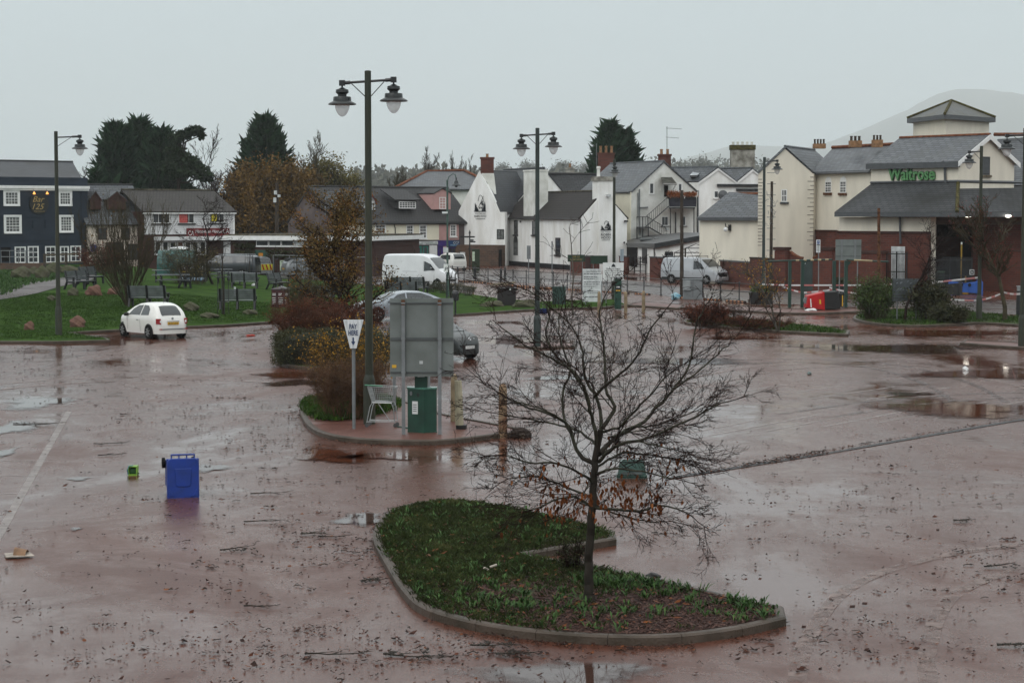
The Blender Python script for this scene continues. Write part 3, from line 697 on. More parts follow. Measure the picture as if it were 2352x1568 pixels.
chips("orange_leaves",lit[int(len(lit) * .90):],0.014,0.034,LF_RED,0.4)
tw = MB()
for (x,y) in random.sample(lit,700):
    l = random.uniform(0.04,0.16);a = random.uniform(0,3.14);tw.tube([(x,y,.02),(x + math.cos(a) * l * .5,y + math.sin(a) * l * .5,.025 + random.random() * .02),(x + math.cos(a + .4) * l,y + math.sin(a + .4) * l,.018)],random.uniform(.003,.008),3)
tag(tw.build("twig_litter",BARK),kind='stuff')
def branchlet(px,py,L,seed,label,group="broken branches on the mud"):
    rr = random.Random(seed);c = G(px,py,0.03);mb = MB()
    def go(p,a,l,r,d):
        pts = [p];q = p
        for k in range(4):
            a += rr.uniform(-.35,.35);q = q + V((math.cos(a),math.sin(a),rr.uniform(-.05,.1))) * (l / 4);q.z = max(0.02,q.z);pts.append(q.copy())
            if d > 0 and rr.random() < .8: go(q,a + rr.choice((-1,1)) * rr.uniform(.5,1),l * .45,r * .55,d - 1)
        mb.tube(pts,[r * (1 - .2 * i) for i in range(5)],4)
    go(c,rr.uniform(-.4,.4),L,.012,2)
    if rr.random() < .6:
        for _ in range(14):
            x,y = c.x + rr.uniform(0,L),c.y + rr.gauss(0,.1);s = rr.uniform(.02,.05)
            mb.poly([(x,y - s,.03),(x + s,y,.05),(x,y + s,.04),(x - s,y,.06)])
    tag(mb.build("fallen_branch",BARK),label,"branch",group)
for i,q in enumerate(((560,1197,.5),(730,1230,.5),(575,1133,.6),(505,1262,.6),(690,1225,.4),(215,1018,.6),(225,1045,.5),(880,1500,.7),(560,1390,.35),(830,1332,.3),(1080,1480,.5),(2260,1300,.6),(2190,1195,.3),(1140,1440 + 60,.4),(2290,1480,.35),(700,1500,.6),(30,972,.9),(80,975,.7))):
    branchlet(q[0],q[1],q[2],50 + i,"small broken brown twig with side shoots lying flat on the muddy tarmac")
# ================================================================ BUILDING HELPERS
class Wall:
    """a vertical plane through pixel column x0 at depth Y0 and column x1 at depth Y1; out = towards the camera"""
    def __init__(s,x0,Y0,x1,Y1):
        s.a = V(((x0 - CX) / FPX * Y0,Y0,0));s.b = V(((x1 - CX) / FPX * Y1,Y1,0))
        s.t = (s.b - s.a).normalized();s.n = V((s.t.y,-s.t.x,0))
        if s.n.dot(V((0,0,0)) - s.a) < 0: s.n = -s.n
        s.L = (s.b - s.a).length
    def shift(s,o):
        import copy
        q = copy.copy(s);q.a = s.a + s.n * o;q.b = s.b + s.n * o;return q
    def p(s,px,py,off=0.0):
        d = ray(px,py);o = V((0,0,CAMZ));q = s.a + s.n * off
        k = s.n.dot(q - o) / s.n.dot(d);return o + d * k
    def z(s,px,py): return s.p(px,py).z
    def at(s,u,z,off=0.0): return s.a + s.t * u + s.n * off + V((0,0,z))
    def u(s,px): return (s.p(px,492) - s.a).dot(s.t)
def rect_on(W,x0,y0,x1,y1,off=0.0):
    """four world corners (bl, br, tr, tl) of a pixel box laid level on wall W"""
    u0,u1 = sorted((W.u(x0),W.u(x1)));xm = (x0 + x1) / 2;za,zb = W.z(xm,y1),W.z(xm,y0)
    return u0,u1,za,zb
def wbox(mb,W,u0,u1,z0,z1,o0,o1):
    pts = [W.at(u0,z0,o0),W.at(u1,z0,o0),W.at(u1,z1,o0),W.at(u0,z1,o0)]
    mb.prism(pts,W.n * (o1 - o0))
def panel(name,W,x0,y0,x1,y1,m,parent,o0=0.0,o1=0.05):
    u0,u1,z0,z1 = rect_on(W,x0,y0,x1,y1);mb = MB();wbox(mb,W,u0,u1,z0,z1,o0,o1);return mb.build(name,m,parent)
def window(W,x0,y0,x1,y1,parent,nx=2,ny=2,fm=None,fw=0.07,bar=0.035,glass=None,surround=0.0,sill=None,name="window",arch=False,sillm=None,sash=False):
    fm = fm or TRIMW;u0,u1,z0,z1 = rect_on(W,x0,y0,x1,y1);mb = MB();s = surround
    if s:
        wbox(mb,W,u0 - s,u0,z0 - s * .6,z1 + s,-.05,.05);wbox(mb,W,u1,u1 + s,z0 - s * .6,z1 + s,-.05,.05)
        wbox(mb,W,u0,u1,z1,z1 + s,-.05,.052);wbox(mb,W,u0,u1,z0 - s * .6,z0,-.05,.07)
    wbox(mb,W,u0,u0 + fw,z0,z1,-.06,.03);wbox(mb,W,u1 - fw,u1,z0,z1,-.06,.03)
    wbox(mb,W,u0 + fw,u1 - fw,z0,z0 + fw,-.06,.028);wbox(mb,W,u0 + fw,u1 - fw,z1 - fw,z1,-.06,.028)
    for k in range(1,nx):
        u = u0 + fw + (u1 - u0 - 2 * fw) * k / nx;wbox(mb,W,u - bar / 2,u + bar / 2,z0 + fw,z1 - fw,-.05,.022)
    for k in range(1,ny):
        z = z0 + fw + (z1 - z0 - 2 * fw) * k / ny;b2 = bar * (1.8 if sash and k == ny // 2 else 1);wbox(mb,W,u0 + fw,u1 - fw,z - b2 / 2,z + b2 / 2,-.05,.018)
    if arch:
        pts = [W.at((u0 + u1) / 2 + (u1 - u0) / 2 * math.cos(a),z1 + (u1 - u0) * .42 * math.sin(a),-.05) for a in [math.pi * k / 10 for k in range(11)]]
        mb.prism(pts,W.n * .075)
    fr = mb.build(name,fm,parent)
    g = MB();wbox(g,W,u0 + fw * .6,u1 - fw * .6,z0 + fw * .6,z1 - fw * .6,-.12,.008);g.build("pane",glass or GLASS,fr)
    if sill:
        q = MB();wbox(q,W,u0 - .1,u1 + .1,z0 - sill,z0 - .004,-.05,.14);q.build("sill",sillm or TRIMW,fr)
    return fr
def extrude_wall(name,W,pix,back,m,parent,zbot=-0.4):
    """pix: outline on the wall plane in pixels; points given as ('b', px) run down to the ground"""
    pts = []
    for q in pix:
        if q[0] == 'b': u = W.u(q[1]);pts.append(W.at(u,zbot))
        else: pts.append(W.p(*q))
    mb = MB();mb.prism(pts,-W.n * back);return mb.build(name,m,parent)
def slab(name,pts,th,m,parent,up=True):
    """roof plane through 3 or 4 points, given a thickness below its surface"""
    P = [V(p) for p in pts];n = (P[1] - P[0]).cross(P[2] - P[0]).normalized()
    if n.z < 0: n = -n
    # keep it planar
    if len(P) == 4: P[3] = P[3] - n * (P[3] - P[0]).dot(n)
    mb = MB();mb.prism([p - n * th for p in P],n * th);return mb.build(name,m,parent)
def house(W,z_e,z_r,depth,name,wallm,roofm,root,oh=0.25,th=0.14,gable_oh=0.12,zb=-0.5,ridge_m=None,front_off=0.0,u0=0.0,u1=None,rise_front=None):
    """eaves-fronted house: facade along W (u0..u1), ridge parallel to it"""
    u1 = W.L if u1 is None else u1;h = depth / 2
    P = lambda u,o,z: W.at(u,z,-o)
    mb = MB();prof = [(0,zb),(0,z_e),(h,z_r - .02),(depth,z_e),(depth,zb)]
    mb.prism([P(u0,o,z) for o,z in prof],W.t * (u1 - u0));mb.build("wall",wallm,root)
    sl = (z_r - z_e) / h
    a,b = u0 - gable_oh,u1 + gable_oh
    f = slab("roof",[P(a,-oh,z_e - oh * sl + th),P(b,-oh,z_e - oh * sl + th),P(b,h,z_r + th),P(a,h,z_r + th)],th,roofm,root)
    slab("roof",[P(a,depth + oh,z_e - oh * sl + th),P(b,depth + oh,z_e - oh * sl + th),P(b,h,z_r + th),P(a,h,z_r + th)],th,roofm,root)
    r = MB();r.tube([P(a,h,z_r + th),P(b,h,z_r + th)],.11,6);r.build("ridge",ridge_m or roofm,root)
    g = MB();g.tube([P(a,-oh - .05,z_e - oh * sl + .02),P(b,-oh - .05,z_e - oh * sl + .02)],.07,6);g.build("gutter",GUTTER,root)
    return f
def gable(W,xl,xr,y_eave,y_peak,xp,depth,root,wallm,roofm,oh=0.2,th=0.14,zb=-0.4,ridge_m=None,barge=None,yl=None,yr=None,back_dir=None,front_oh=0.12):
    """gable wall standing in plane W between pixel columns xl and xr, ridge running back from it"""
    Lp = W.p(xl,yl or y_eave);Rp = W.p(xr,yr or y_eave);Pk = W.p(xp,y_peak);bd = (back_dir or -W.n).normalized()
    mb = MB();b = [V((Lp.x,Lp.y,zb)),V((Rp.x,Rp.y,zb)),Rp - V((0,0,.03)),Pk - V((0,0,.05)),Lp - V((0,0,.03))]
    mb.prism(b,bd * depth);mb.build("wall",wallm,root)
    for E in (Lp,Rp):
        d = (E - Pk);d2 = E + d.normalized() * oh;f = -bd * front_oh;up = V((0,0,th))
        slab("roof",[Pk + f + up,d2 + f + up,d2 + bd * depth + up,Pk + bd * depth + up],th,roofm,root)
        if barge:
            q = MB();dn = V((0,0,-barge));q.prism([Pk + f,d2 + f,d2 + f + dn,Pk + f + dn],-bd * .04);q.build("bargeboard",TRIMW,root)
    r = MB();r.tube([Pk - bd * front_oh + V((0,0,th)),Pk + bd * depth + V((0,0,th))],.10,6);r.build("ridge",ridge_m or roofm,root)
    return Lp,Rp,Pk
def chimney(px0,px1,ytop,ybot,Y,m,parent,dep=0.9,pots=2,potm=None,cap=True,poth=0.45,caph=0.18,capm=None):
    a = PY(px0,ytop,Y);b = PY(px1,ybot,Y);w_ = b.x - a.x
    mb = MB();mb.bx(a.x,Y,b.z,b.x,Y + dep,a.z - (caph if cap else 0))
    c = mb.build("chimney",m,parent)
    if cap: q = MB();q.bx(a.x - .08,Y - .08,a.z - caph,b.x + .08,Y + dep + .08,a.z);q.build("chimney_cap",capm or m,c)
    for k in range(pots):
        cx_ = a.x + w_ * (k + .5) / pots;q = MB();r = min(.15,w_ / pots * .36)
        q.lathe([(r,0),(r * .85,poth * .8),(r * 1.1,poth * .85),(r,poth)],(cx_,Y + dep / 2,a.z),10);q.build("chimney_pot",potm or POTS,c)
    return c
def text(name,s,o,right,up,width,height,m,parent,ext=0.01,shear=0.0,bold=0.0,align_w=True):
    """lettering laid on a plane: o is its bottom-left corner"""
    cu = bpy.data.curves.new(name,'FONT');cu.body = s;cu.size = 1.0;cu.shear = shear;cu.offset = bold;cu.resolution_u = 3
    ob = bpy.data.objects.new(name,cu);me = bpy.data.meshes.new_from_object(ob)
    n = len(me.vertices);co = np.empty(n * 3,dtype=np.float32);me.vertices.foreach_get("co",co);co = co.reshape(-1,3)
    if n == 0: return None
    mn,mxx = co.min(0),co.max(0);sz = mxx - mn
    right = V(right).normalized();up = V(up).normalized();nn = right.cross(up)
    fx = width / max(sz[0],1e-4);fy = height / max(sz[1],1e-4)
    R,U,N,O = (np.array(q,dtype=np.float32) for q in (right,up,nn,V(o)))
    x = (co[:,0] - mn[0]) * fx;y = (co[:,1] - mn[1]) * fy
    base = O + np.outer(x,R) + np.outer(y,U)
    front = base + N * ext
    faces = [list(p.vertices) for p in me.polygons];cnt = {}
    for f in faces:
        for i in range(len(f)):
            a,b = f[i],f[(i + 1) % len(f)];k = (min(a,b),max(a,b));cnt.setdefault(k,[]).append((a,b))
    F = [list(f) for f in faces];allv = [tuple(v) for v in front]
    if ext > 0.03:
        allv += [tuple(v) for v in base]
        for k,e in cnt.items():
            if len(e) == 1: a,b = e[0];F.append([b,a,a + n,b + n])
    m2 = bpy.data.meshes.new(name);oo = org(parent);m2.from_pydata([tuple(V(v) - oo) for v in allv],[],F);m2.update();m2.uv_layers.new(name="UVMap")
    bpy.data.objects.remove(ob);bpy.data.curves.remove(cu);bpy.data.meshes.remove(me)
    return link_mesh(name,m2,m,parent)
def wtext(name,s,W,x0,y0,x1,y1,m,parent,off=0.06,**k):
    """text inside a pixel box on wall W"""
    u0,u1,z0,z1 = rect_on(W,x0,y0,x1,y1)
    if s == '=':   # print too small to read in the photograph: broken strokes
        mb = MB();u = u0;rr = random.Random(int(x0 * 7 + y0));h = (z1 - z0) * .55
        while u < u1 - .02: l = min(u1 - u,(u1 - u0) * rr.uniform(.08,.2));wbox(mb,W,u,u + l,z0,z0 + h,off - .004,off);u += l + (u1 - u0) * .04
        return mb.build(name,m,parent)
    return text(name,s,W.at(u0,z0,off),W.t,(0,0,1),u1 - u0,z1 - z0,m,parent,**k)
# ================================================================ BUILDINGS (left to right)
def bld(name,label,cat="building",x=0,Y=0): return thing(name,label,cat,GY(x,Y,0))
# ---- navy bar
B = bld("bar_building","navy blue painted three-storey bar with white sash windows and a round black sign",x=100,Y=180)
W1 = Wall(-190,172,204,182)
ze = W1.p(204,408.5).z
mb = MB();pts = [W1.at(0,-.5),W1.at(W1.L,-.5),W1.at(W1.L,ze),W1.at(0,ze)];mb.prism(pts,-W1.n * 9);mb.build("wall",NAVY,B)
# roof
rz = W1.p(100,372).z + 1.0;hd = 4.2
r0,r1_ = W1.at(-.2,ze - .05,-.25),W1.at(W1.L - .45,ze - .05,-.25)
pk1 = PY(167,372,r1_.y + hd);pk0 = pk1 - W1.t * (W1.L - .2)
slab("roof",[r0,r1_,pk1,pk0],.15,SLATED,B)
slab("roof",[W1.at(-.2,ze - .05,-8.8),W1.at(W1.L - .45,ze - .05,-8.8),pk1,pk0],.15,SLATED,B)
g = MB();g.poly([r1_,W1.at(W1.L - .45,ze - .05,-8.8),pk1 - V((0,0,.15))]);g.build("gable",SLATED,B)
r = MB();r.tube([pk0,pk1],.11,6);r.build("ridge",TILEK,B)
u0,u1,z0,z1 = rect_on(W1,-180,426,206.5,437)
mb = MB();wbox(mb,W1,0,W1.L + .12,z0 + .16,z1,-.02,.22);wbox(mb,W1,0,W1.L + .08,z0,z0 + .16,-.02,.13);mb.build("cornice",TRIMW,B)
for q in ((11.5,440,43,471),(137,441,163,471),(-85,438,-50,470)):
    window(W1,*q,B,4,4,surround=.13,sill=.10,fw=.10,sash=True,glass=GLASSL,bar=.03)
for q in ((11.5,497,46,534),(138,497,165,532),(-88,497,-50,536)):
    window(W1,*q,B,4,5,surround=.13,sill=.10,fw=.10,sash=True,glass=GLASSL,bar=.03)
for q in ((33,567,57,604),(63,566,86.5,604),(103,566,126.5,603),(137,566,156,602),(161,565,184,601),(-40,567,-10,604)):
    window(W1,*q,B,2,3,fw=.09,bar=.06,surround=.03)
panel("doorway",W1,0,568,23,600,DARKHOLE,B,0,.02)
c = W1.p(89,468.5,.0);rad = 23.5 * c.y / FPX
mb = MB();mb.prism([c + W1.t * (rad * math.cos(a)) + V((0,0,rad * 1.02 * math.sin(a))) for a in [2 * math.pi * k / 40 for k in range(40)]],W1.n * .09)
sg = mb.build("round_sign",mat("sign_black",(0.010,0.011,0.010),0.4,.1),B)
wtext("lettering","Bar",W1,74.5,451,101.5,464,GOLD,sg,off=.11,shear=.35)
wtext("lettering","125",W1,73.5,468,101,481,GOLD,sg,off=.11,shear=.35)
wtext("lettering","Monmouth",W1,77.5,484,102,486.5,GOLD,sg,off=.11,shear=.3)
LAMPLIT = mat("lit_bulb",(0.8,0.4,0.1),0.4,emit=(1.0,0.42,0.08),estr=1.3)
for px in (78.5,108.5):
    q = MB();q.tube([W1.p(px - 2,434,.0),W1.p(px - 2,436,.4),W1.p(px,441,.42)],.02,5);h = q.build("sign_lamp",CHROME,B)
    q = MB();q.lathe([(.03,.12),(.10,.02),(.13,-.08),(.10,-.12)],W1.p(px,443.5,.42),10);q.build("shade",LAMPLIT,h)
for px,y0,y1 in ((187,440,552),(76,506,524),(104,506,524),(187,556,600)):
    q = MB();q.tube([W1.p(px,y0,.05),W1.p(px,y1,.05)],.035,5);q.build("downpipe",NAVY,B)
for yy in (499,552,556): panel("string_course",W1,-180,yy,203,yy + .7,NAVY,B,0,.03)

# ---- slate cottage with dormers
B = bld("slate_cottage","cottage with a steep blue slate roof, two brown gabled dormers and a pale peach front",x=260,Y=184)
W2 = Wall(203,181.5,346,184)
ze = W2.p(270,515).z;hd = 3.6;rt = PY(304,424,W2.b.y + hd);
mb = MB();bk = (rt - W2.p(343,515));bk.z = 0
mb.prism([W2.at(0,-.5),W2.at(W2.L,-.5),W2.at(W2.L,ze),W2.at(0,ze)],-W2.n * 7);mb.build("wall",PEACHW,B)
e0,e1 = W2.at(-.2,ze,.3),W2.at(W2.L,ze,.3);k0 = rt - W2.t * (W2.L + .2)
slab("roof",[e0,e1,rt,k0],.15,SLATE,B);slab("roof",[e0 + bk * 2,e1 + bk * 2,rt,k0],.15,SLATE,B)
q = MB();q.poly([e1 - V((0,0,.1)),e1 + bk * 2,rt - V((0,0,.2))]);q.build("gable",SLATED,B)
q = MB();q.tube([k0,rt],.1,6);q.build("ridge",TILEK,B)
q = MB();q.tube([e0 - V((0,.05,.05)),e1 - V((0,.05,.05))],.08,6);q.build("gutter",BLACKM,B)
BRN = mat("brown_stained_wood",(0.055,0.020,0.014),.6,.2,3)
def dormer(W,xl,xr,ye,yp,yb,depth,parent,wallm,roofm,face_off,winrect=None,winkw=None,oh=.15,barge=.14,bm=None):
    A = W.p(xl,yb,face_off);Bq = W.p(xr,yb,face_off);zl = W.p(xl,ye,face_off).z;xp = (xl + xr) / 2;zp = W.p(xp,yp,face_off).z
    Pk = W.p(xp,yp,face_off)
    mb = MB();mb.prism([V((A.x,A.y,A.z)),V((Bq.x,Bq.y,A.z)),V((Bq.x,Bq.y,zl)),Pk - V((0,0,.04)),V((A.x,A.y,zl))],-W.n * depth)
    d = mb.build("dormer",wallm,parent)
    for E in (V((A.x,A.y,zl)),V((Bq.x,Bq.y,zl))):
        dd = (E - Pk).normalized();e2 = E + dd * oh;f = W.n * .12;up = V((0,0,.09))
        slab("dormer_roof",[Pk + f + up,e2 + f + up,e2 - W.n * depth + up,Pk - W.n * depth + up],.08,roofm,d)
        if barge: q = MB();q.prism([Pk + f,e2 + f,e2 + f - V((0,0,barge)),Pk + f - V((0,0,barge))],W.n * .03);q.build("bargeboard",bm or TRIMW,d)
    if winrect: WW = Wall(xl,A.y,xr,Bq.y);window(WW,*winrect,d,**(winkw or {}))
    return d
for xl,xr in ((206,232),(247,289)):
    dormer(W2,xl,xr,458,440 if xl < 240 else 441,481,2.6,B,BRN,SLATE,-.9,(xl + 7,462,xr - 6,478),dict(nx=2,ny=2,fm=BRN),oh=.12,bm=BRN)
for q in ((224,523,245,551),(278,523,298,551),(320,535,336,552)): window(W2,*q,B,2,2,fm=BRN)
for q in ((242,556,282,596),(292,560,342,597)): window(W2,*q,B,3,1,fm=BRN,name="shop_window")
panel("blue_sign",W2,206.5,562,220,578,mat("blue_sign",(0.02,0.07,0.28),.5),B,.02,.08)

# ---- white boarded takeaway
B = bld("takeaway_building","white boarded two-storey shop with a grey tiled roof and a long dark red sign board",x=440,Y=186)
W3 = Wall(330,182.5,538.5,188);W3f = W3.shift(.05)
ze = W3.p(540,486).z;hd = 3.5;rt = PY(490,437.5,W3.b.y + hd * .9)
bk = (rt - W3.p(536,486));bk.z = 0
mb = MB();mb.prism([W3.at(0,-.5),W3.at(W3.L,-.5),W3.at(W3.L,ze),W3.at(0,ze)],-W3.n * 7);mb.build("wall",BRICKD,B)
e0,e1 = W3.at(-.2,ze,.35),W3.at(W3.L + .15,ze,.35);k0 = rt - W3.t * (W3.L + .2)
slab("roof",[e0,e1,rt,k0],.15,TILEG,B);slab("roof",[e0 + bk * 2,e1 + bk * 2,rt,k0],.15,TILEG,B)
q = MB();q.tube([k0,rt],.12,6);q.build("ridge",MOSS,B)
panel("boarding",W3,331,488,538,538,SIDING,B,0,.05)
q = MB();wbox(q,W3,-.1,W3.L + .12,ze - .22,ze - .02,.02,.30);q.build("fascia_board",TRIMW,B)
q = MB();wbox(q,W3,W3.L - .12,W3.L + .02,W3.p(537,540).z,ze - .23,.0,.11);q.build("corner_board",TRIMW,B)
window(W3f,350,489,390,513,B,3,1,sill=.12,sillm=DARKTRIM)
f = window(W3f,410,489,446,513,B,3,1,sill=.12,sillm=DARKTRIM);panel("red_poster",W3f,411,490,430,512,mat("poster_red",(0.52,0.10,0.09),.6,.2,6),f,.035,.05)
f = window(W3f,481,488,515,512,B,3,1,sill=.12,sillm=DARKTRIM);panel("yellow_poster",W3f,485.5,490,497.5,508,mat("poster_yellow",(0.60,0.50,0.03),.6,.15,9),f,.035,.05)
q = MB();q.lathe([(.1,0),(.13,.1),(.05,.2)],W3.p(518,490,.1),8);q.build("alarm_box",SIGNW,B)
SB = mat("maroon_sign",(0.15,0.016,0.018),.5,.12,3)
sg = panel("sign_board",W3,427,524,525,543.5,SB,B,.05,.16)
wtext("lettering","Handyman House",W3,446,527,507,537.5,SIGNW,sg,off=.18,shear=.3)
wtext("lettering","CA",W3,509,526,523.5,536,SIGNW,sg,off=.18,shear=0);wtext("lettering","CA",W3,429.5,530,443,541,SIGNW,sg,off=.18)
panel("canopy_fascia",W3,352,543,530,552,SIGNW,B,.05,.75)
for k in range(7):
    x = 354 + k * 17.2
    window(W3f,x,554,x + 15.5,586,B,1,1,fw=.12,name="shop_window",glass=GLASS if k != 3 else mat("red_display",(0.16,.04,.02),.4,.3,3))
panel("notice_panel",W3,512.5,555,529,582,SIGNW,B,.02,.07)
panel("door",W3,512,583,527,612,mat("dark_door",(0.012,.02,.02),.5),B,.01,.05)

# ---- flat-roofed public building
B = bld("flat_roofed_hall","low flat-roofed red brick hall with a long white fascia and a mossy roof",x=690,Y=170)
W4 = Wall(530,171,858,167)
zt = W4.p(700,552).z;zf = W4.p(700,542).z
mb = MB();mb.prism([W4.at(0,-.3),W4.at(W4.L,-.3),W4.at(W4.L,zt),W4.at(0,zt)],-W4.n * 11);mb.build("wall",BRICKD,B)
q = MB();q.prism([W4.at(-.5,zt + .002,.5),W4.at(W4.L + .3,zt + .002,.5),W4.at(W4.L + .3,zf,.5),W4.at(-.5,zf,.5)],-W4.n * 12);q.build("fascia",TRIMW,B)
q = MB();q.prism([W4.at(-.4,zf + .002,.4),W4.at(W4.L + .2,zf + .002,.4),W4.at(W4.L + .2,zf + .12,.2),W4.at(-.4,zf + .12,.2)],-W4.n * 11.6);q.build("roof",MOSS,B)
for k in range(6):
    x = 588 + k * 29;f = window(W4,x,552.5,x + 28,565,B,1,1,fw=.05)
    if k == 3: panel("notice",W4,x + 3,554,x + 26,564,SIGNWD,f,.035,.05)
q = MB();u0,u1,z0,z1 = rect_on(W4,588,565.5,762,567.5);wbox(q,W4,u0,u1,z0,z1,0,.12);q.build("sill",TRIMW,B)
panel("door",W4,585,574,616,628,GREENP,B,0,.05)
for a in ((540,559,586,568),(540,574,586,582),(613,572,725,580),(613,583,725,591)):
    u0,u1,z0,z1 = rect_on(W4,*a);vs = [];
    q = MB()
    for _ in range(240):
        u,z = random.uniform(u0,u1),random.gauss((z0 + z1) / 2,(z1 - z0) / 3.2);p = W4.at(u,z,random.uniform(.1,.35));s = random.uniform(.06,.14)
        n1 = V((random.gauss(0,1),random.gauss(0,1),random.gauss(0,1))).normalized();n2 = n1.orthogonal().normalized();n3 = n1.cross(n2)
        q.poly([p + n2 * s,p + n3 * s * .6,p - n2 * s,p - n3 * s * .6])
    wbox(q,W4,u0,u1,z0,z0 + .14,.0,.2);q.build("hanging_planter",LF_HEDGE,B)
sg = panel("notice_board",W4,542.5,583,582,604,GREENSIGN,B,.02,.09)
panel("notice_paper",W4,545,586,579.5,602,mat("green_notice",(.20,.26,.18),.6,.2,8),sg,.1,.11)
wtext("lettering","=",W4,547,587,578,590,SIGNW,sg,off=.13);wtext("lettering","=",W4,548,591,577,594,SIGNW,sg,off=.13)
sg = panel("poster_board",W4,643,598,697,622,mat("pale_green_poster",(.30,.40,.26),.6,.3,4,col2=(.55,.6,.5)),B,.02,.09)
wtext("lettering","=",W4,646,599.5,694,602,GREENSIGN,sg,off=.11)
panel("orange_notice",W4,594,581,604,588,mat("orange_paper",(.55,.22,.02),.6),B,.06,.08)
panel("paper_notice",W4,597,588.5,601.5,593,SIGNW,B,.06,.08);panel("yellow_notice",W4,594,594,604,603,mat("cream_paper",(.6,.58,.36),.6),B,.06,.08)
panel("blue_notice",W4,727,578,735,586,TEXTB,B,.02,.06)

# ---- gabled terrace of shops
B = bld("shop_terrace","cream and pink shop terrace with a charcoal tiled roof and bare brown gable",x=860,Y=200)
W5 = Wall(763,193,1054,203);W5f = W5.shift(.05)
ze = W5.p(900,513.5).z;Pk = PY(711,431,197.0);bk = Pk - W5.p(763,513.5);bk.z = 0
zr = Pk.z;L5 = W5.L
mb = MB();mb.prism([W5.at(0,-.5),W5.at(0,ze),Pk - V((0,0,.05)),W5.at(0,ze) + bk * 2,W5.at(0,-.5) + bk * 2],W5.t * (L5 + 1.6));mb.build("wall",PEBBLE,B)
e0,e1 = W5.at(-.1,ze + .02,.3),W5.at(L5 + 1.6,ze + .02,.3);up = V((0,0,.13));k0 = Pk - W5.t * .1;k1 = Pk + W5.t * (L5 + 1.7)
slab("roof",[e0 + up,e1 + up,k1 + up,k0 + up],.14,TILEK,B);slab("roof",[e0 + bk * 2.1 + up,e1 + bk * 2.1 + up,k1 + up,k0 + up],.14,TILEK,B)
q = MB();q.tube([k0 + up,k1 + up],.12,6);q.build("ridge",TILEK,B)
q = MB();q.tube([e0,e1],.09,6);q.build("gutter",BLACKM,B)
panel("cream_front",W5,764,516,1007.5,552,CREAMLT,B,0,.05);panel("pink_front",W5,1007.5,516,1053,552,PINKW,B,0,.05)
panel("shopfront",W5,764,552,1053,613,mat("shop_front",(.10,.09,.085),.5,.3,.5),B,0,.05)
panel("stall_riser",W5,764,602,925,614,mat("pale_shopfront",(.45,.45,.42),.6,.2,.8),B,.05,.09)
for q in ((770,517,786,543),(862,516,885,543),(933.5,517,948.5,547.5),(963.5,517,979,547.5),(1034,516,1047,543)):
    window(W5f,*q,B,3,4,sill=.12,fw=.08,sash=True,surround=.04)
q = MB();q.tube([W5.p(905,514,.1),W5.p(908,524,.1),W5.p(908,552,.1)],.05,6);q.build("downpipe",BLACKM,B)
panel("red_fascia",W5,862,556,888,563,mat("red_fascia_paint",(.30,.02,.02),.5),B,.05,.2)
sg = panel("health_shop_fascia",W5,932,554.5,1003,562,SIGNWD,B,.05,.2);wtext("lettering","Monmouth Healthfoods",W5,942,556,1001,560.5,mat("sage_lettering",(.18,.26,.22),.5),sg,off=.22)
TEAL = mat("teal_paint",(.02,.16,.13),.5,.1)
f = window(W5f,931,565,968,596,B,1,1,fm=TEAL,fw=.18,name="shop_window");panel("window_display",W5f,935,582,964,592,mat("display_goods",(.3,.32,.33),.6,.4,8,col2=(.05,.06,.07)),f,.01,.03)
window(W5f,971,565,983,596,B,1,1,fm=TEAL,fw=.14,name="shop_door");panel("white_pilaster",W5,985,563,1002,611,SIGNW,B,.05,.14)
PUR = mat("purple_paint",(.045,.022,.16),.5,.1)
panel("purple_fascia",W5,1003,552.5,1029,565,PUR,B,.05,.16);d = panel("purple_door",W5,1004,566,1016,609,PUR,B,.05,.1)
panel("letter_box",W5,1008,588,1012,589.2,GOLD,d,.1,.12);panel("glazed_light",W5,1008.5,572,1010.5,584,GLASS,d,.1,.115)
panel("pink_panel",W5,1016.5,565.5,1024,605,mat("light_pink_paint",(.62,.40,.44),.6),B,.05,.1)
window(W5f,1025,568,1051,602,B,2,1,fm=PUR,fw=.1,name="shop_window")
sg = panel("market_fascia",W5,1029,552.5,1053,566.5,mat("market_blue",(.01,.05,.14),.5),B,.05,.2)
wtext("lettering","CCF",W5,1038,554.5,1051,560,SIGNW,sg,off=.22,shear=.1);wtext("lettering","MARKET",W5,1031.5,561,1049,565,mat("sky_lettering",(.3,.5,.7),.5),sg,off=.22)
# dormers
dormer(W5,998,1035,444,433.5,481,2.8,B,PINKW,TILEK,-1.0,(1009,453,1024,480),dict(nx=2,ny=4,fw=.07,sash=True),barge=0)
dormer(W5,770,791,466,442,482,2.4,B,SIGNWD,SLATE,-.9,(773,461,788,480),dict(nx=2,ny=2),oh=.35,bm=SB)
dormer(W5,846,862,462,448,482,2.4,B,SIGNWD,SLATE,-.9,(849,463,860,479),dict(nx=2,ny=2),oh=.3,bm=SB)
A,C_ = W5.p(915,479,-.9),W5.p(956,479,-.9);zt = W5.p(935,458.5,-.9).z
q = MB();q.prism([V((A.x,A.y,A.z)),V((C_.x,C_.y,A.z)),V((C_.x,C_.y,zt)),V((A.x,A.y,zt))],-W5.n * 3);d = q.build("dormer",TILEK,B)
WD = Wall(915,A.y,956,C_.y);window(WD,916,463,955,479,d,6,3,fw=.09,bar=.05)
slab("dormer_roof",[V((A.x - .4,A.y - .25,zt)) + W5.n * .1,V((C_.x + .4,C_.y,zt)) + W5.n * .1,V((C_.x + .4,C_.y,zt + 1.0)) - W5.n * 2.4,V((A.x - .4,A.y,zt + 1.0)) - W5.n * 2.4],.12,TILEK,d)
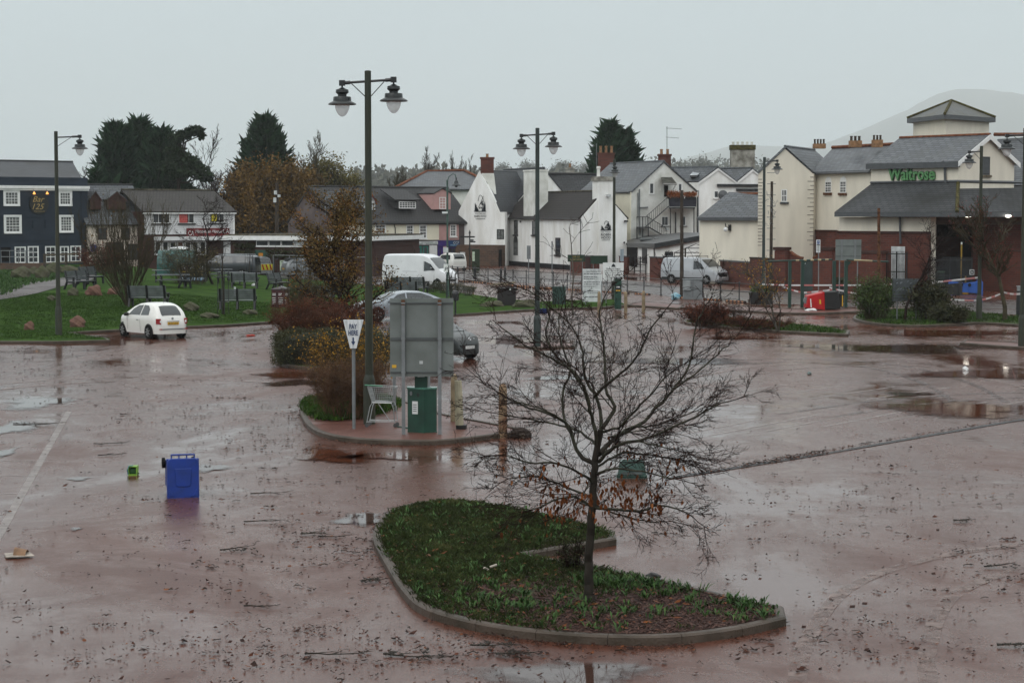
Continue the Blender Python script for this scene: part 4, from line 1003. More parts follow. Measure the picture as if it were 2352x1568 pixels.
# tv aerial
def aerial(px,yb,yt,Y,label,arms=2,h=1):
    m = MB();b = PY(px,yb,Y);t = PY(px,yt,Y);m.tube([b,t],.035,5)
    for k in range(arms):
        z = t.z - .15 - k * .9;m.tube([V((t.x - .1,Y,z)),V((t.x + 1.5 - k * .3,Y,z - .1))],.02,4)
        for j in range(6): x = t.x + .1 + j * .22;m.tube([V((x,Y - .22,z - .03)),V((x,Y + .22,z - .03))],.012,3)
    return tag(m.build("tv_aerial",GALV),label,"aerial")
aerial(747,498,450,193.5,"thin television aerial mast beside the brown gable end")

# ---- hipped roof hall behind
B = bld("hip_roofed_hall","large hall behind the shops with a grey hipped roof edged in orange ridge tiles",x=1000,Y=245)
Yb = 244;A = PY(905,434,Yb - 6);C_ = PY(1150,434,Yb - 6);D_ = PY(1150,434,Yb - 6) + V((2,18,0));E_ = A + V((-1,18,0));R0,R1 = PY(981,395,Yb + 2),PY(1066,393,Yb + 2)
for f in ([A,C_,R1,R0],[C_,D_,R1],[D_,E_,R0,R1],[E_,A,R0]): slab("roof",f,.15,SLATE,B)
for a,b in ((A,R0),(R0,R1),(R1,C_)): q = MB();q.tube([a + V((0,0,.1)),b + V((0,0,.1))],.16,6);q.build("ridge",RIDGE,B)
q = MB();q.bx(A.x + .5,A.y + .5,-.5,C_.x - .5,D_.y - .5,A.z - .15);q.build("wall",GREYWHITE,B)

# ---- the pub: gabled white house, slate cross wing, long low wing with gable chimney
B = bld("white_pub","rambling white rendered pub with brown and slate roofs, black lettering and a tall gable chimney",x=1250,Y=195)
WA = Wall(1050.5,204,1160.5,200.5)
bd = V((0.42,0.9,0)).normalized()
mb = MB();zA = WA.p(1053,485).z
out = [WA.at(0,-.5),WA.at(WA.L,-.5),WA.p(1160,487),WA.p(1146,487),WA.p(1128,444.5),WA.p(1101,392),WA.p(1053.4,485)]
mb.prism([V((p.x,p.y,p.z)) for p in out],bd * .5);mb.build("wall",WHITEWALL,B)
L_,R_,P_ = WA.p(1052.5,486),WA.p(1146,487),WA.p(1101,391.5)
mb = MB();hb_ = bd * .52;mb.prism([V((L_.x + .03,L_.y,-.5)) + hb_,V((R_.x - .03,R_.y,-.5)) + hb_,R_ + hb_ - V((.03,0,.03)),P_ + hb_ - V((0,0,.2)),L_ + hb_ + V((.03,0,-.03))],bd * 8.5);mb.build("wall",WHITEWALL,B)
for E in (L_,R_):
    e2 = E + (E - P_).normalized() * .25;o = bd * .3;up = V((0,0,.1));slab("roof",[P_ + o + up,e2 + o + up,e2 + bd * 9 + up,P_ + bd * 9 + up],.12,SLATED,B)
chimney(1104,1134,361,400,202.3,BRICK,B,1.0,1,poth=.35)
q = MB();a = PY(1106,398,202.25);b = PY(1134.5,398,202.25);c = PY(1140,446,202.25);d = PY(1118,446,202.25);q.prism([a,b,c,d],V((0,.9,0)));q.build("chimney_breast",GREYWHITE,B)
q = MB();wbox(q,WA,0,WA.L,-.5,WA.p(1100,562).z,.02,1.2);q.build("stone_plinth",STONEW,B)
# window, logo, lettering
window(WA,1141.5,526.5,1158,549.5,B,2,1,fm=DARKTRIM,fw=.07,glass=GLASSL)
def emblem(W,x0,x1,y0,y1,par,of=0.0):
    """dark oval device over a bar: hedge silhouettes and a bow-shaped arc"""
    u0,u1,z0,z1 = rect_on(W,x0,y0,x1,y1);uc = (u0 + u1) / 2;hw = (u1 - u0) / 2;mb = MB()
    wbox(mb,W,u0 - .1 * hw,u1 + .1 * hw,z0,z0 + .07,.05 + of,.075 + of)
    rr = random.Random(3)
    for sgn in (-1,1):
        for k in range(9):
            u = uc + sgn * hw * (.92 - .07 * k);h = (z1 - z0) * (.62 - .055 * k) * rr.uniform(.75,1.1)
            mb.prism([W.at(u - hw * .09,z0 + .05,.05 + of),W.at(u + hw * .09,z0 + .05,.05 + of),W.at(u + hw * .02 * sgn,z0 + h,.05 + of)],W.n * .02)
    pts = [W.at(uc + hw * .75 * math.cos(a) * (1 if a < 1.6 else .55),z0 + (z1 - z0) * (.30 + .68 * math.sin(a)),.06 + of) for a in [0.15 + 2.5 * k / 14 for k in range(15)]]
    mb.tube(pts,.02,4);mb.tube([W.at(uc - hw * .3,z0 + (z1 - z0) * .25,.06 + of),W.at(uc + hw * .62,z0 + (z1 - z0) * .92,.06 + of)],.025,4)
    for k in range(7):
        u = uc + hw * rr.uniform(-.5,.5);z = z0 + (z1 - z0) * rr.uniform(.15,.55)
        mb.prism([W.at(u,z,.05 + of),W.at(u + .16,z + .05,.05 + of),W.at(u + .2,z + .22,.05 + of),W.at(u + .04,z + .14,.05 + of)],W.n * .02)
    return mb.build("emblem",TEXTD,par)
emblem(WA,1091,1116,447.5,486,B)
wtext("lettering","THE",WA,1100,489,1108,492.5,TEXTD,B);wtext("lettering","ROBIN HOOD",WA,1090.5,494,1117.5,498.5,TEXTD,B,bold=.01)
for x0,x1,y in ((1092,1099,490),(1109,1116,490),(1093,1115,502)):
    u0,u1,z0,z1 = rect_on(WA,x0,y,x1,y + .8);q = MB();wbox(q,WA,u0,u1,z0,z1,.05,.065);q.build("flourish",TEXTD,B)
# plinth details
WP = Wall(1050.5,202.6,1160.5,199.2)
panel("plaque_board",WP,1060,579,1071,590,SIGNWD,B,.2,.28);panel("doorway",WP,1144,573,1153,616,DARKHOLE,B,.03,.08);panel("stone_trough",WP,1057.5,601,1071,603,TIMBER,B,.2,.5)
# cross wing (slate): gable end to the right
WBg = Wall(1166.5,206,1330,209.5)
bdB = V((-.40,.92,0)).normalized()
Lp,Rp,Pk = gable(WBg,1166.5,1331,487.5,388,1249,10.5,B,WHITEWALL,SLATED,back_dir=bdB,th=.12)
# brown roofed wing
WC = Wall(1160.6,204.5,1334.6,184.5);WG = Wall(1334.6,184.5,1439.5,187.2)
bdC = -WC.n
zc = WC.p(1334,501.5).z;zrC = PY(1369,441,187).z
gw = WG.L;bdir = WG.t
K0 = WC.at(0,0);K1 = WC.at(WC.L,0)
mb = MB();prof = [V((0,0,-.5)),V((0,0,zc)),bdir * gw / 2 + V((0,0,zrC)),bdir * gw + V((0,0,zc)),bdir * gw + V((0,0,-.5))]
mb.prism([K1 + p for p in prof],K0 - K1);mb.build("wall",WHITEWALL,B)
up = V((0,0,.12));ea,eb = K0 + V((0,0,zc)) + WC.n * .25,K1 + V((0,0,zc)) + WC.n * .25;ra,rb = K0 + bdir * gw / 2 + V((0,0,zrC)),K1 + bdir * gw / 2 + V((0,0,zrC)) + WC.t * -.25
dr = V((0,0,-.12))
slab("roof",[ea + up + dr,eb + up + dr - WC.t * .1,rb + up,ra + up],.12,TILEB,B);slab("roof",[ea + bdir * (gw + .5) + up + dr,eb + bdir * (gw + .5) + up + dr,rb + up,ra + up],.12,TILEB,B)
q = MB();q.tube([ra + up,rb + up],.11,6);q.build("ridge",MOSS,B)
q = MB();q.tube([ea - V((0,0,.06)),eb - V((0,0,.06))],.07,6);q.build("gutter",BLACKM,B)
q = MB();q.tube([WC.p(1333.6,503,.08),WC.p(1333.6,618,.08)],.05,6);q.build("downpipe",BLACKM,B)
q = MB();wbox(q,WC,0,WC.L,-.4,WC.p(1333,610).z,.0,.06);q.build("black_plinth",mat("black_plinth_paint",(.018,.018,.02),.7),B)
# stack on the front slope
q = MB();a = WC.u(1203.5);b = WC.u(1226);zt = WC.p(1214,394).z;wbox(q,WC,a,b,zc - .3,zt,-1.5,.04);c = q.build("chimney",GREYWHITE,B)
q = MB();wbox(q,WC,a - .06,b + .06,zt + .002,zt + .16,-1.56,.1);q.build("chimney_cap",GREYWHITE,c)
# gable stack, breast and pot
u0,u1 = WG.u(1373),WG.u(1407);zt = WG.p(1390,416).z
q = MB();wbox(q,WG,u0,u1,-.3,zt,-.9,.14);c = q.build("chimney",WHITEWALL,B)
q = MB();wbox(q,WG,u0 - .12,u1 + .08,zt + .002,zt + .3,-1.0,.22);wbox(q,WG,u0 - .04,u1,zt + .302,zt + .42,-.9,.12);q.build("chimney_cap",STONECH,c)
q = MB();q.lathe([(.16,0),(.14,.7),(.2,.75),(.17,.95)],WG.at(WG.u(1380),zt + .42,-.4),10);q.build("chimney_pot",GREYWHITE,c)
for q in ((1181,506,1189.5,539),(1222.5,506,1232,539.5)): window(WC,*q,B,1,2,fm=DARKTRIM,fw=.07,sill=.14,sillm=DARKTRIM,sash=True)
window(WC,1180,554,1189.5,586,B,1,2,fm=DARKTRIM,fw=.07,glass=GLASSL,arch=True,sash=True)
f = window(WC,1276,546,1287.5,585,B,1,3,fm=DARKTRIM,fw=.06,sill=.16,sillm=DARKTRIM)
emblem(WG,1378.5,1400.5,507,529,B,.13)
wtext("lettering","THE",WG,1386.5,532,1393,534,TEXTD,B,off=.2);wtext("lettering","ROBIN",WG,1378,536,1400,541.5,TEXTD,B,off=.2,bold=.015);wtext("lettering","HOOD",WG,1378.5,543,1400,548.5,TEXTD,B,off=.2,bold=.015)
for x0,x1,y in ((1379,1385,533),(1394,1400,533),(1380,1399,551)):
    u0,u1,z0,z1 = rect_on(WG,x0,y,x1,y + .8);q = MB();wbox(q,WG,u0,u1,z0,z1,.15,.165);q.build("flourish",TEXTD,B)
panel("flood_light",WG,1390,446,1396.5,452,SIGNWD,B,.15,.5);panel("security_light",WG,1433,506,1438,510,BLACKM,B,.02,.35)
for px,py in ((1195,509),(1434,557),(1440,560)): 
    Wx = WC if px < 1300 else WG;q = MB();q.lathe([(.05,-.1),(.1,.0),(.05,.1)],Wx.p(px,py,.15),8);q.build("security_camera",BLACKM,B)

# ---- dark slate house behind the pub
B = bld("dark_slate_house","house behind the pub showing only a dark slate roof with a red brick stack",x=1310,Y=222)
WE = Wall(1245,214,1445,216);Rl,Rr = PY(1255,398.5,220),PY(1445,401,222);
slab("roof",[WE.at(0,5.0,.2),WE.at(WE.L,5.0,.2),Rr,Rl],.15,SLATEM,B);slab("roof",[WE.at(0,5.0,-11),WE.at(WE.L,5.0,-11),Rr,Rl],.15,SLATEM,B)
q = MB();q.prism([WE.at(0,-.5),WE.at(WE.L,-.5),WE.at(WE.L,4.85),WE.at(0,4.85)],-WE.n * 10.6);q.build("wall",GREYWHITE,B)
q = MB();q.tube([Rl,Rr],.13,6);q.build("ridge",TILEK,B)
c = chimney(1374,1411,351,432,216,BRICK,B,1.1,3,potm=POTS,poth=.75);chimney(1299,1320,385,402,221.5,STONECH,B,.9,1,potm=POTS)
aerial(1370,442,330,217,"tall bare aerial pole beside the brick stack of the dark slate house",0)

# ---- tall slate and white gable house with the fire escape
B = bld("fire_escape_house","white gabled house with a mottled slate roof and a black iron fire escape",x=1510,Y=192)
WF = Wall(1450,190,1603,195);bdF = V((-.42,.9,0)).normalized()
Lp,Rp,Pk = gable(WF,1450,1601,441.5,373,1524.5,11,B,GREYWHITE,SLATE,back_dir=bdF,th=.14,oh=.05)
WFs = Wall(1436,202,1450,190)
q = MB();q.prism([V((Lp.x,Lp.y,-.4)),V((Lp.x,Lp.y,Lp.z)),V((Lp.x,Lp.y,Lp.z)) + bdF * 9,V((Lp.x,Lp.y,-.4)) + bdF * 9],V((-.1,0,0)));q.build("side_wall",CREAMLT,B)
q = MB();q.tube([Lp + V((-.2,-.1,0)),Lp + bdF * 10 + V((-.2,0,0))],.09,6);q.build("gutter",GUTTER,B)
chimney(1513,1541,354,392,199,BRICK,B,1.0,2,potm=POTS,poth=.5)
for q in ((1491,420,1501.5,446),(1557,421,1566,440)): window(WF,*q,B,1,1,fw=.09,surround=.05)
for q in ((1519,496.5,1535,519),(1563,496,1575,519)): window(WF,*q,B,2,1,fw=.08,sill=.08,sillm=GUTTER)
panel("door",WF,1525,426,1534,452,DARKHOLE,B,.0,.03)
q = MB();q.prism([WF.p(1518,407,.05),WF.p(1543,407,.05),WF.p(1555,422,1.4),WF.p(1523,422,1.4)],V((0,0,-.1)));c = q.build("porch_roof",mat("mossy_slate",(.09,.09,.075),.8,.3,2),B)
q = MB();q.prism([WF.p(1523,423,1.38),WF.p(1555,423,1.38),WF.p(1555,421.5,1.4),WF.p(1523,421.5,1.4)],WF.n * .06);q.tube([WF.p(1519,438,.03),WF.p(1524,424,1.2)],.05,4);q.tube([WF.p(1545,438,.03),WF.p(1552,424,1.2)],.05,4);q.build("porch_frame",TRIMW,B)
for px,a,b in ((1469,434,540),(1465.5,443,500),(1552,487,536),(1602,452,536)):
    q = MB();q.tube([WF.p(px,a,.1),WF.p(px,b,.1)],.06,6);q.build("downpipe",GALV if px < 1500 else BLACKM,B)
q = MB();q.tube([WF.p(1470,477,.15),WF.p(1488,476,.15)],.07,6);q.build("vent_pipe",GALV,B);panel("vent_box",WF,1528,524,1534,529,SIGNWD,B,0,.2)
# fire escape
fe = MB();o1 = 1.6
def F(px,py,o): return WF.p(px,py,o)
plat = [F(1536,476,.1),F(1597,476,.1),F(1597,476,2.0),F(1536,476,2.0)];fe.prism(plat,V((0,0,-.15)))
for o in (.9,1.9):
    a,b = F(1536,474,o),F(1483,521,o);fe.tube([a,b],.06,4);fe.tube([a + V((0,0,.95)),b + V((0,0,.95))],.03,4)
    for k in range(13): p = a.lerp(b,k / 12);fe.tube([p,p + V((0,0,.95))],.018,3)
for k in range(14):
    p = F(1536,474,.9).lerp(F(1483,521,.9),k / 13);p2 = F(1536,474,1.9).lerp(F(1483,521,1.9),k / 13);fe.tube([p,p2],.06,4)
plat = [F(1463,521,.1),F(1489,521,.1),F(1489,521,2.0),F(1463,521,2.0)];fe.prism(plat,V((0,0,-.12)))
for px in (1463,1476,1489): fe.tube([F(px,521,1.95),F(px,497,1.95)],.03,4);fe.tube([F(px,521,1.95),F(px,600,1.95)],.05,4)
for k in range(9): fe.tube([F(1463 + k * 3,521,1.95),F(1463 + k * 3,498,1.95)],.015,3)
fe.tube([F(1463,498,1.95),F(1489,498,1.95)],.03,4)
for o in (.3,1.3):
    a,b = F(1489,521,o),F(1530,545,o);fe.tube([a,b],.06,4);fe.tube([a + V((0,0,.9)),b + V((0,0,.9))],.03,4)
    for k in range(9): p = a.lerp(b,k / 8);fe.tube([p,p + V((0,0,.9))],.018,3)
for k in range(10): fe.tube([F(1489,521,.3).lerp(F(1530,545,.3),k / 9),F(1489,521,1.3).lerp(F(1530,545,1.3),k / 9)],.06,4)
for px in (1540,1594): fe.tube([F(px,476,1.9),F(px,600,1.9)],.05,4)
fe.build("fire_escape",BLACKM,B)
q = MB();q.prism([F(1537,456,2.05),F(1600,456,2.05),F(1599,475,2.05),F(1538,475,2.05)],-WF.n * .06);q.build("balcony_screen",mat("slate_blue_panel",(.028,.028,.04),.6,.2,2),B)
aerial(1532,380,291,199.5,"tall television aerial with two arms on the brick stack",2)
FLW = leafmat("rust_flowers",(.12,.035,.012),(.28,.09,.03),(.36,.14,.06),3)

# ---- white double-gabled house
B = bld("double_gabled_house","white house with two gables, slate roofs and a massive weathered chimney stack",x=1670,Y=188)
WH = Wall(1604.4,203,1760,205)
gable(WH,1604.4,1690,417.5,386,1647.5,9,B,WHITEWALL,SLATE,back_dir=V((-.75,.66,0)),barge=.22,th=.14,oh=.15)
gable(WH,1690.5,1763,418,388.5,1727,9,B,WHITEWALL,SLATE,back_dir=V((-.75,.66,0)),barge=.22,th=.14,oh=.15)
chimney(1680,1733.5,333,392,211,STONECH,B,1.4,5,potm=GREYWHITE,poth=.35,capm=MOSSG,caph=.5)
q = MB();a,b,c,d = PY(1562,408,187.5),PY(1574,396.5,189.5),PY(1594.5,396,189.5),PY(1584,408,187.5);
window(WH,1617.5 + 22,438,1628 + 22,455,B,1,1,fw=.08,sill=.1)
panel("string_course",WH,1646,423,1742,429,DARKTRIM,B,.02,.25);panel("string_course",WH,1690,433.5,1742,439.5,DARKTRIM,B,.02,.25)
q = MB();q.tube([WH.p(1604,437,.1),WH.p(1604,536,.1)],.05,6);q.build("downpipe",GALV,B)
q = MB();q.lathe([(.02,0),(.45,.12),(.5,.16)],WH.p(1661,448,.5),14,axis='y');q.build("satellite_dish",GUTTER,B)
q = MB();q.prism([PY(1583.5,407,203.6),PY(1594.5,394.5,206.5),PY(1617,393.5,206.5),PY(1600,407,203.6)],V((0,-.5,.2)));q.build("roof_light",mat("skylight_glass",(.5,.53,.55),.1,.1,1),B)

# ---- low cream store with hipped slate roof
B = bld("hipped_store","low cream store with a hipped blue slate roof and a globe wall lamp",x=1670,Y=150)
WI = Wall(1606,152,1742,149);ze = WI.p(1670,503.5).z
q = MB();q.prism([WI.at(0,-.3),WI.at(WI.L,-.3),WI.at(WI.L,ze),WI.at(0,ze)],-WI.n * 6);q.build("wall",CREAM,B)
a,b = WI.p(1602.5,500.5,.3),WI.p(1744,498.5,.3);r0,r1_ = PY(1676,446,154.5),PY(1744,446.5,152.5);bl = a + V((.6,7,0));br = b + V((.6,7,0))
a.z = b.z = bl.z = br.z = (a.z + b.z) / 2;r1_.z = r0.z
slab("roof",[a,b,r1_,r0],.14,SLATE,B);slab("roof",[bl,a,r0],.14,SLATE,B);slab("roof",[br,bl,r0,r1_],.14,SLATE,B)
q = MB();q.tube([r0,r1_],.14,6);q.build("ridge",RIDGE,B);q = MB();q.prism([a + V((0,-.08,-.02)),b + V((0,-.08,-.02)),b + V((0,-.08,-.24)),a + V((0,-.08,-.24))],V((0,.3,0)));q.build("gutter",GUTTER,B)
q = MB();q.tube([WI.p(1676,524,.05),WI.p(1667,521,.5),WI.p(1666,513,.5)],.04,5);q.tube([WI.p(1676,516,.08),WI.p(1676,530,.08)],.12,5);h = q.build("wall_lamp",BLACKM,B)
q = MB();q.lathe([(.05,-.17),(.15,-.1),(.18,0),(.15,.1),(.05,.17)],WI.p(1667,527,.5),12);q.build("globe",SIGNW,h)

# ---- supermarket
B = bld("supermarket","cream supermarket with slate roofs, a square tower, brick plinth and green lettering over its entrance",x=2050,Y=142)
# left gabled wing
WL = Wall(1741,147.5,1869.5,149.2)
gable(WL,1741.5,1869,398,340,1803.5,9,B,CREAM,SLATE,barge=.0,th=.13,oh=.12,back_dir=V((.38,.92,0)))
window(WL,1794,435,1807,464,B,3,2,fw=.07,sill=.14,sillm=GUTTER,sash=True)
def quoins(W,x,y0,y1,n,sgn,par):
    q = MB()
    for k in range(n):
        y = y0 + (y1 - y0) * k / n;wl = .55 if k % 2 else .32;u = W.u(x);z = W.p(x,y).z;wbox(q,W,min(u,u + sgn * wl),max(u,u + sgn * wl),z - .022,z + .022,0,.015)
    q.build("quoin_pattern",mat("quoin_joint",(.16,.14,.12),.8),par)  # narrow dark strips mark the joints between the quoins
quoins(WL,1741,412,571,21,1,B);quoins(WL,1869,407,571,17,-1,B)
# side range with arched windows
WJ = Wall(1868,150.2,2002,143.2)
ze = WJ.p(1930,393.5).z;rl,rr_ = PY(1810,341,153.5),PY(2062,333,148)
q = MB();q.prism([WJ.at(-.5,-.3),WJ.at(WJ.L,-.3),WJ.at(WJ.L,ze),WJ.at(-.5,ze)],-WJ.n * 9);q.build("wall",CREAM,B)
ea,eb = WJ.at(-.2,ze,.3),WJ.at(WJ.L,ze,.3)
rl = rr_ - WJ.t * 8.7;bkj = rl - ea;bkj.z = 0
slab("roof",[ea,eb,rr_,rl],.14,SLATE,B)
slab("roof",[ea + bkj * 2,eb + bkj * 2,rr_,rl],.14,SLATE,B)
q = MB();q.tube([rl + V((0,0,.08)),rr_ + V((0,0,.08))],.14,6);q.build("ridge",RIDGE,B)
q = MB();q.tube([ea - V((0,0,.12)),eb - V((0,0,.12))],.10,6);q.build("gutter",GUTTER,B)
for q in ((1895,417,1909,442.5),(1929,416,1943,443)): window(WJ,*q,B,3,4,fw=.06,sill=.18,sillm=RUST,arch=True,sash=True)
for x0,x1 in ((1870,1897),(1953,1980),(2006,2028)): chimney(x0,x1,330 if x0 < 1900 else (323 if x0 < 2000 else 321),341 if x0 < 1900 else 338,151 - (x0 - 1870) * .025,POTS,B,.8,4 if x0 < 1950 else 3,potm=TIMBERD,poth=.35,cap=False)
panel("brick_plinth",WJ,1869,529,1926,640,BRICK,B,.0,.12);panel("brick_coping",WJ,1868,528,1926,531,BRICKD,B,.1,.2)
# entrance block
WK = Wall(1998,142,2198,136.0);WKg = Wall(2198,136.0,2325.5,140.2)
zk = WK.p(2198,369).z;zpk = WKg.p(2265,313).z;bdK = -WKg.n
gwk = WKg.L;A0 = WK.at(WK.L,0);A1 = WK.at(0,0)
q = MB();q.prism([A0 + V((0,0,5.1)),A0 + V((0,0,zk)),A0 + WKg.t * gwk / 2 + V((0,0,zpk)),A0 + WKg.t * gwk + V((0,0,zk)),A0 + WKg.t * gwk + V((0,0,5.1))],A1 - A0);q.build("wall",CREAM,B)
up = V((0,0,.12));f = WK.t * .25
ea,eb = A1 + V((0,0,zk)) + WK.n * .35 - WK.t * .2,A0 + V((0,0,zk)) + WK.n * .35 + f;ra,rb = A1 + WKg.t * gwk / 2 + V((0,0,zpk)),A0 + WKg.t * gwk / 2 + V((0,0,zpk)) + f
sl_ = (zpk - zk) / (gwk / 2);dz = V((0,0,-.35 * sl_));
slab("roof",[ea + up + dz,eb + up + dz,rb + up,ra + up],.13,SLATE,B)
fa,fb = A1 + WKg.t * (gwk + .35) + V((0,0,zk)) + dz,A0 + WKg.t * (gwk + .35) + V((0,0,zk)) + f + dz
slab("roof",[fa + up,fb + up,rb + up,ra + up],.13,SLATE,B)
q = MB();q.tube([ra + up,rb + up],.12,6);q.build("ridge",RIDGE,B)
q = MB();q.prism([ea + dz + V((0,0,.1)),eb + dz + V((0,0,.1)),eb + dz - V((0,0,.28)),ea + dz - V((0,0,.28))],WK.n * -.2);q.build("gutter",GUTTER,B)
q = MB()
for E in (eb + dz,fb): q.prism([rb + up,E + up,E + up - V((0,0,.34)),rb + up - V((0,0,.34))],WKg.n * .04)
q.build("bargeboard",TRIMW,B)
GRL = mat("sign_green",(.085,.24,.085),.4,.12,2);GRL2 = mat("sign_green_side",(.02,.06,.025),.4,.1)
sg = wtext("shop_lettering","Waitrose",WK,2042.5,385,2149,414.5,GRL,B,off=.04,ext=.16,bold=.02)
sh = wtext("lettering_returns","Waitrose",WK,2042.5,385,2149,414.5,GRL2,sg,off=.02,ext=.10,bold=.045)
q = MB();q.tube([WK.p(2166,369,.3),WK.p(2170,376,.12),WK.p(2171,421,.12)],.09,6);q.build("downpipe",GUTTER,B)
f = window(WKg,2255,360,2271.5,402,B,1,14,fm=GUTTER,glass=DARKTRIM,fw=.06,bar=.07,sill=.16,sillm=TIMBER,name="louvre")
# tower
tc = PY(2172,270,146.5);tl = PY(2097.8,270,152.4);trr = PY(2272,270,151.2);z0 = 8.0;zt = PY(2172,268,146.5).z
dl = (tl - tc);dl.z = 0;drr = (trr - tc);drr.z = 0;bp = tc + dl + drr
q = MB();q.prism([V((p.x,p.y,z0)) for p in (tc,tc + drr,bp,tc + dl)],V((0,0,zt - z0)));q.build("tower_wall",CREAM,B)
ctr = tc + (dl + drr) / 2;apx = V((ctr.x,ctr.y,PY(2186,231,ctr.y).z));ez = zt + .0
C4 = [V((ctr.x + (p.x - ctr.x) * 1.17,ctr.y + (p.y - ctr.y) * 1.17,ez + .12)) for p in (tc,tc + drr,bp,tc + dl)]
TSL = brickmat("mossy_tower_slate",(.10,.105,.10),(.075,.08,.075),(.03,.03,.03),.5,.26,.022,.5,(.075,.065,.03),.7,.6)
for k in range(4): slab("tower_roof",[C4[k],C4[(k + 1) % 4],apx],.12,TSL,B)
for k in range(4): q = MB();q.tube([C4[k] + V((0,0,.05)),apx],.12,6);q.build("hip_tiles",MOSSG,B)
q = MB();q.prism([p - V((0,0,.32)) for p in C4],V((0,0,.30)));q.build("eaves_band",GUTTER,B)
WT = Wall(2097.8,152.4,2172,146.5);window(WT,2126,286,2142,318,B,1,10,fm=DARKTRIM,glass=DARKTRIM,name="louvre",fw=.05)
# canopy roof around the entrance block
zc0 = WK.p(2198,420).z;e_off = 2.6;ze = PY(2196,487,131.5).z
cl0,cl1 = WK.at(-.0,zc0,.02),WK.at(WK.L,zc0,.02);cr = WKg.at(WKg.L + 4,zc0,.02)
WN = Wall(1915,139.5,2196,131.2);WN2 = Wall(2196,131.2,2470,139.5)
ea,eb,ec = WN.at(0,ze),WN.at(WN.L,ze),WN2.at(WN2.L,ze)
slab("canopy_roof",[ea,eb,cl1,cl0],.14,SLATEM,B);slab("canopy_roof",[eb,ec,cr + V((3,3,0)),cl1],.14,SLATEM,B);slab("canopy_roof",[ea + V((3,5,0)),ea,cl0],.14,SLATE,B)
q = MB();q.tube([eb + V((0,0,.05)),cl1],.13,6);q.build("hip_tiles",MOSSG,B)
q = MB();q.prism([ea - V((0,0,.02)),eb - V((0,0,.02)),eb - V((0,0,.32)),ea - V((0,0,.32))],-WN.n * .25);q.prism([eb - V((0,0,.02)),ec - V((0,0,.02)),ec - V((0,0,.32)),eb - V((0,0,.32))],-WN2.n * .25);q.build("gutter",GUTTER,B)
q = MB();q.tube([cl0 + V((0,0,.1)),cl1 + V((0,0,.1)),cr + V((0,0,.1))],.1,5);q.build("lead_flashing",GUTTER,B)
# lower walls
WM = Wall(1926,140,2136,134.2);zs = ze - .35
q = MB();q.prism([WM.at(0,-.3),WM.at(WM.L,-.3),WM.at(WM.L,zs),WM.at(0,zs)],-WM.n * .6);q.build("lower_wall",CREAM,B)
zbk = WM.p(2000,536).z;q = MB();wbox(q,WM,-.05,WM.L + .05,-.3,zbk,.0,.14);q.build("brick_plinth",BRICK,B)
q = MB();wbox(q,WM,-.05,WM.L + .05,zbk + .002,zbk + .16,.0,.2);q.build("brick_coping",BRICKD,B)
q = MB();q.tube([WM.p(2064,494,.1),WM.p(2067,500,.22),WM.p(2068,560,.22)],.08,6);q.build("downpipe",GUTTER,B)
# entrance: deep dark recess between brick piers
WQ = Wall(2136,138.5,2236,138.5);BRW = mat("dark_brown_render",(.16,.12,.10),.8,.2,1)  # dark brown render for the wall above the entrance
q = MB();q.prism([WQ.p(2130,492),WQ.p(2360,492),V((WQ.p(2360,492).x,WQ.a.y,zs + .3)) ,V((WQ.p(2130,492).x,WQ.a.y,zs + .3))],V((0,6,0)))
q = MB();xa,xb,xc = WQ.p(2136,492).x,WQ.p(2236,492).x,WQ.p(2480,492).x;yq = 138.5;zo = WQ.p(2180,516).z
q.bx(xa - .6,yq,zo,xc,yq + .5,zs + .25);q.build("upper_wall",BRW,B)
q = MB();q.bx(xb,yq - .02,-.3,xc,yq + .5,zo - .002);q.build("brick_wall",BRICK,B)
q = MB();q.bx(xa - .6,yq + 7,-.3,xb + .5,yq + 7.3,zs);q.bx(xa - .9,yq + .6,-.3,xa - .62,yq + 7,zs);q.bx(xb + .4,yq + .6,-.3,xb + .6,yq + 7,zs);q.bx(xa - .6,yq + .55,zs + .01,xb + .5,yq + 7,zs + .2);q.build("entrance_recess",DARKHOLE,B)
q = MB();q.bx(xa - .55,yq - 1.9,-.3,xa - .12,yq - .01,zo + .4);q.build("brick_pier",BRICK,B)
q = MB();q.bx(WQ.p(2164,560).x,yq + 2,WQ.p(2170,590).z,WQ.p(2222,560).x,yq + 2.3,WQ.p(2170,545).z);q.build("inner_lintel",BRICKD,B)
LIT = mat("lit_lamp",(1,1,1),.4,emit=(1.0,.93,.80),estr=6.0)
for px in (2224,2316):
    p = PY(px,494.5,134.5);q = MB();q.lathe([(.05,-.14),(.18,-.12),(.20,0),(.05,.04)],p,12);q.build("entrance_lamp",LIT,B)
# rear roofs to the right
q = MB();a = PY(2285,309,158);b = PY(2470,309,150);slab("roof",[PY(2285,425,150),PY(2475,425,141.5),b,a],.15,SLATE,B);q.tube([a,b],.16,6);q.build("ridge",RIDGE,B)
q = MB();q.bx(a.x,151,0,a.x + 9,157,7.2);q.build("rear_wall",CREAM,B)

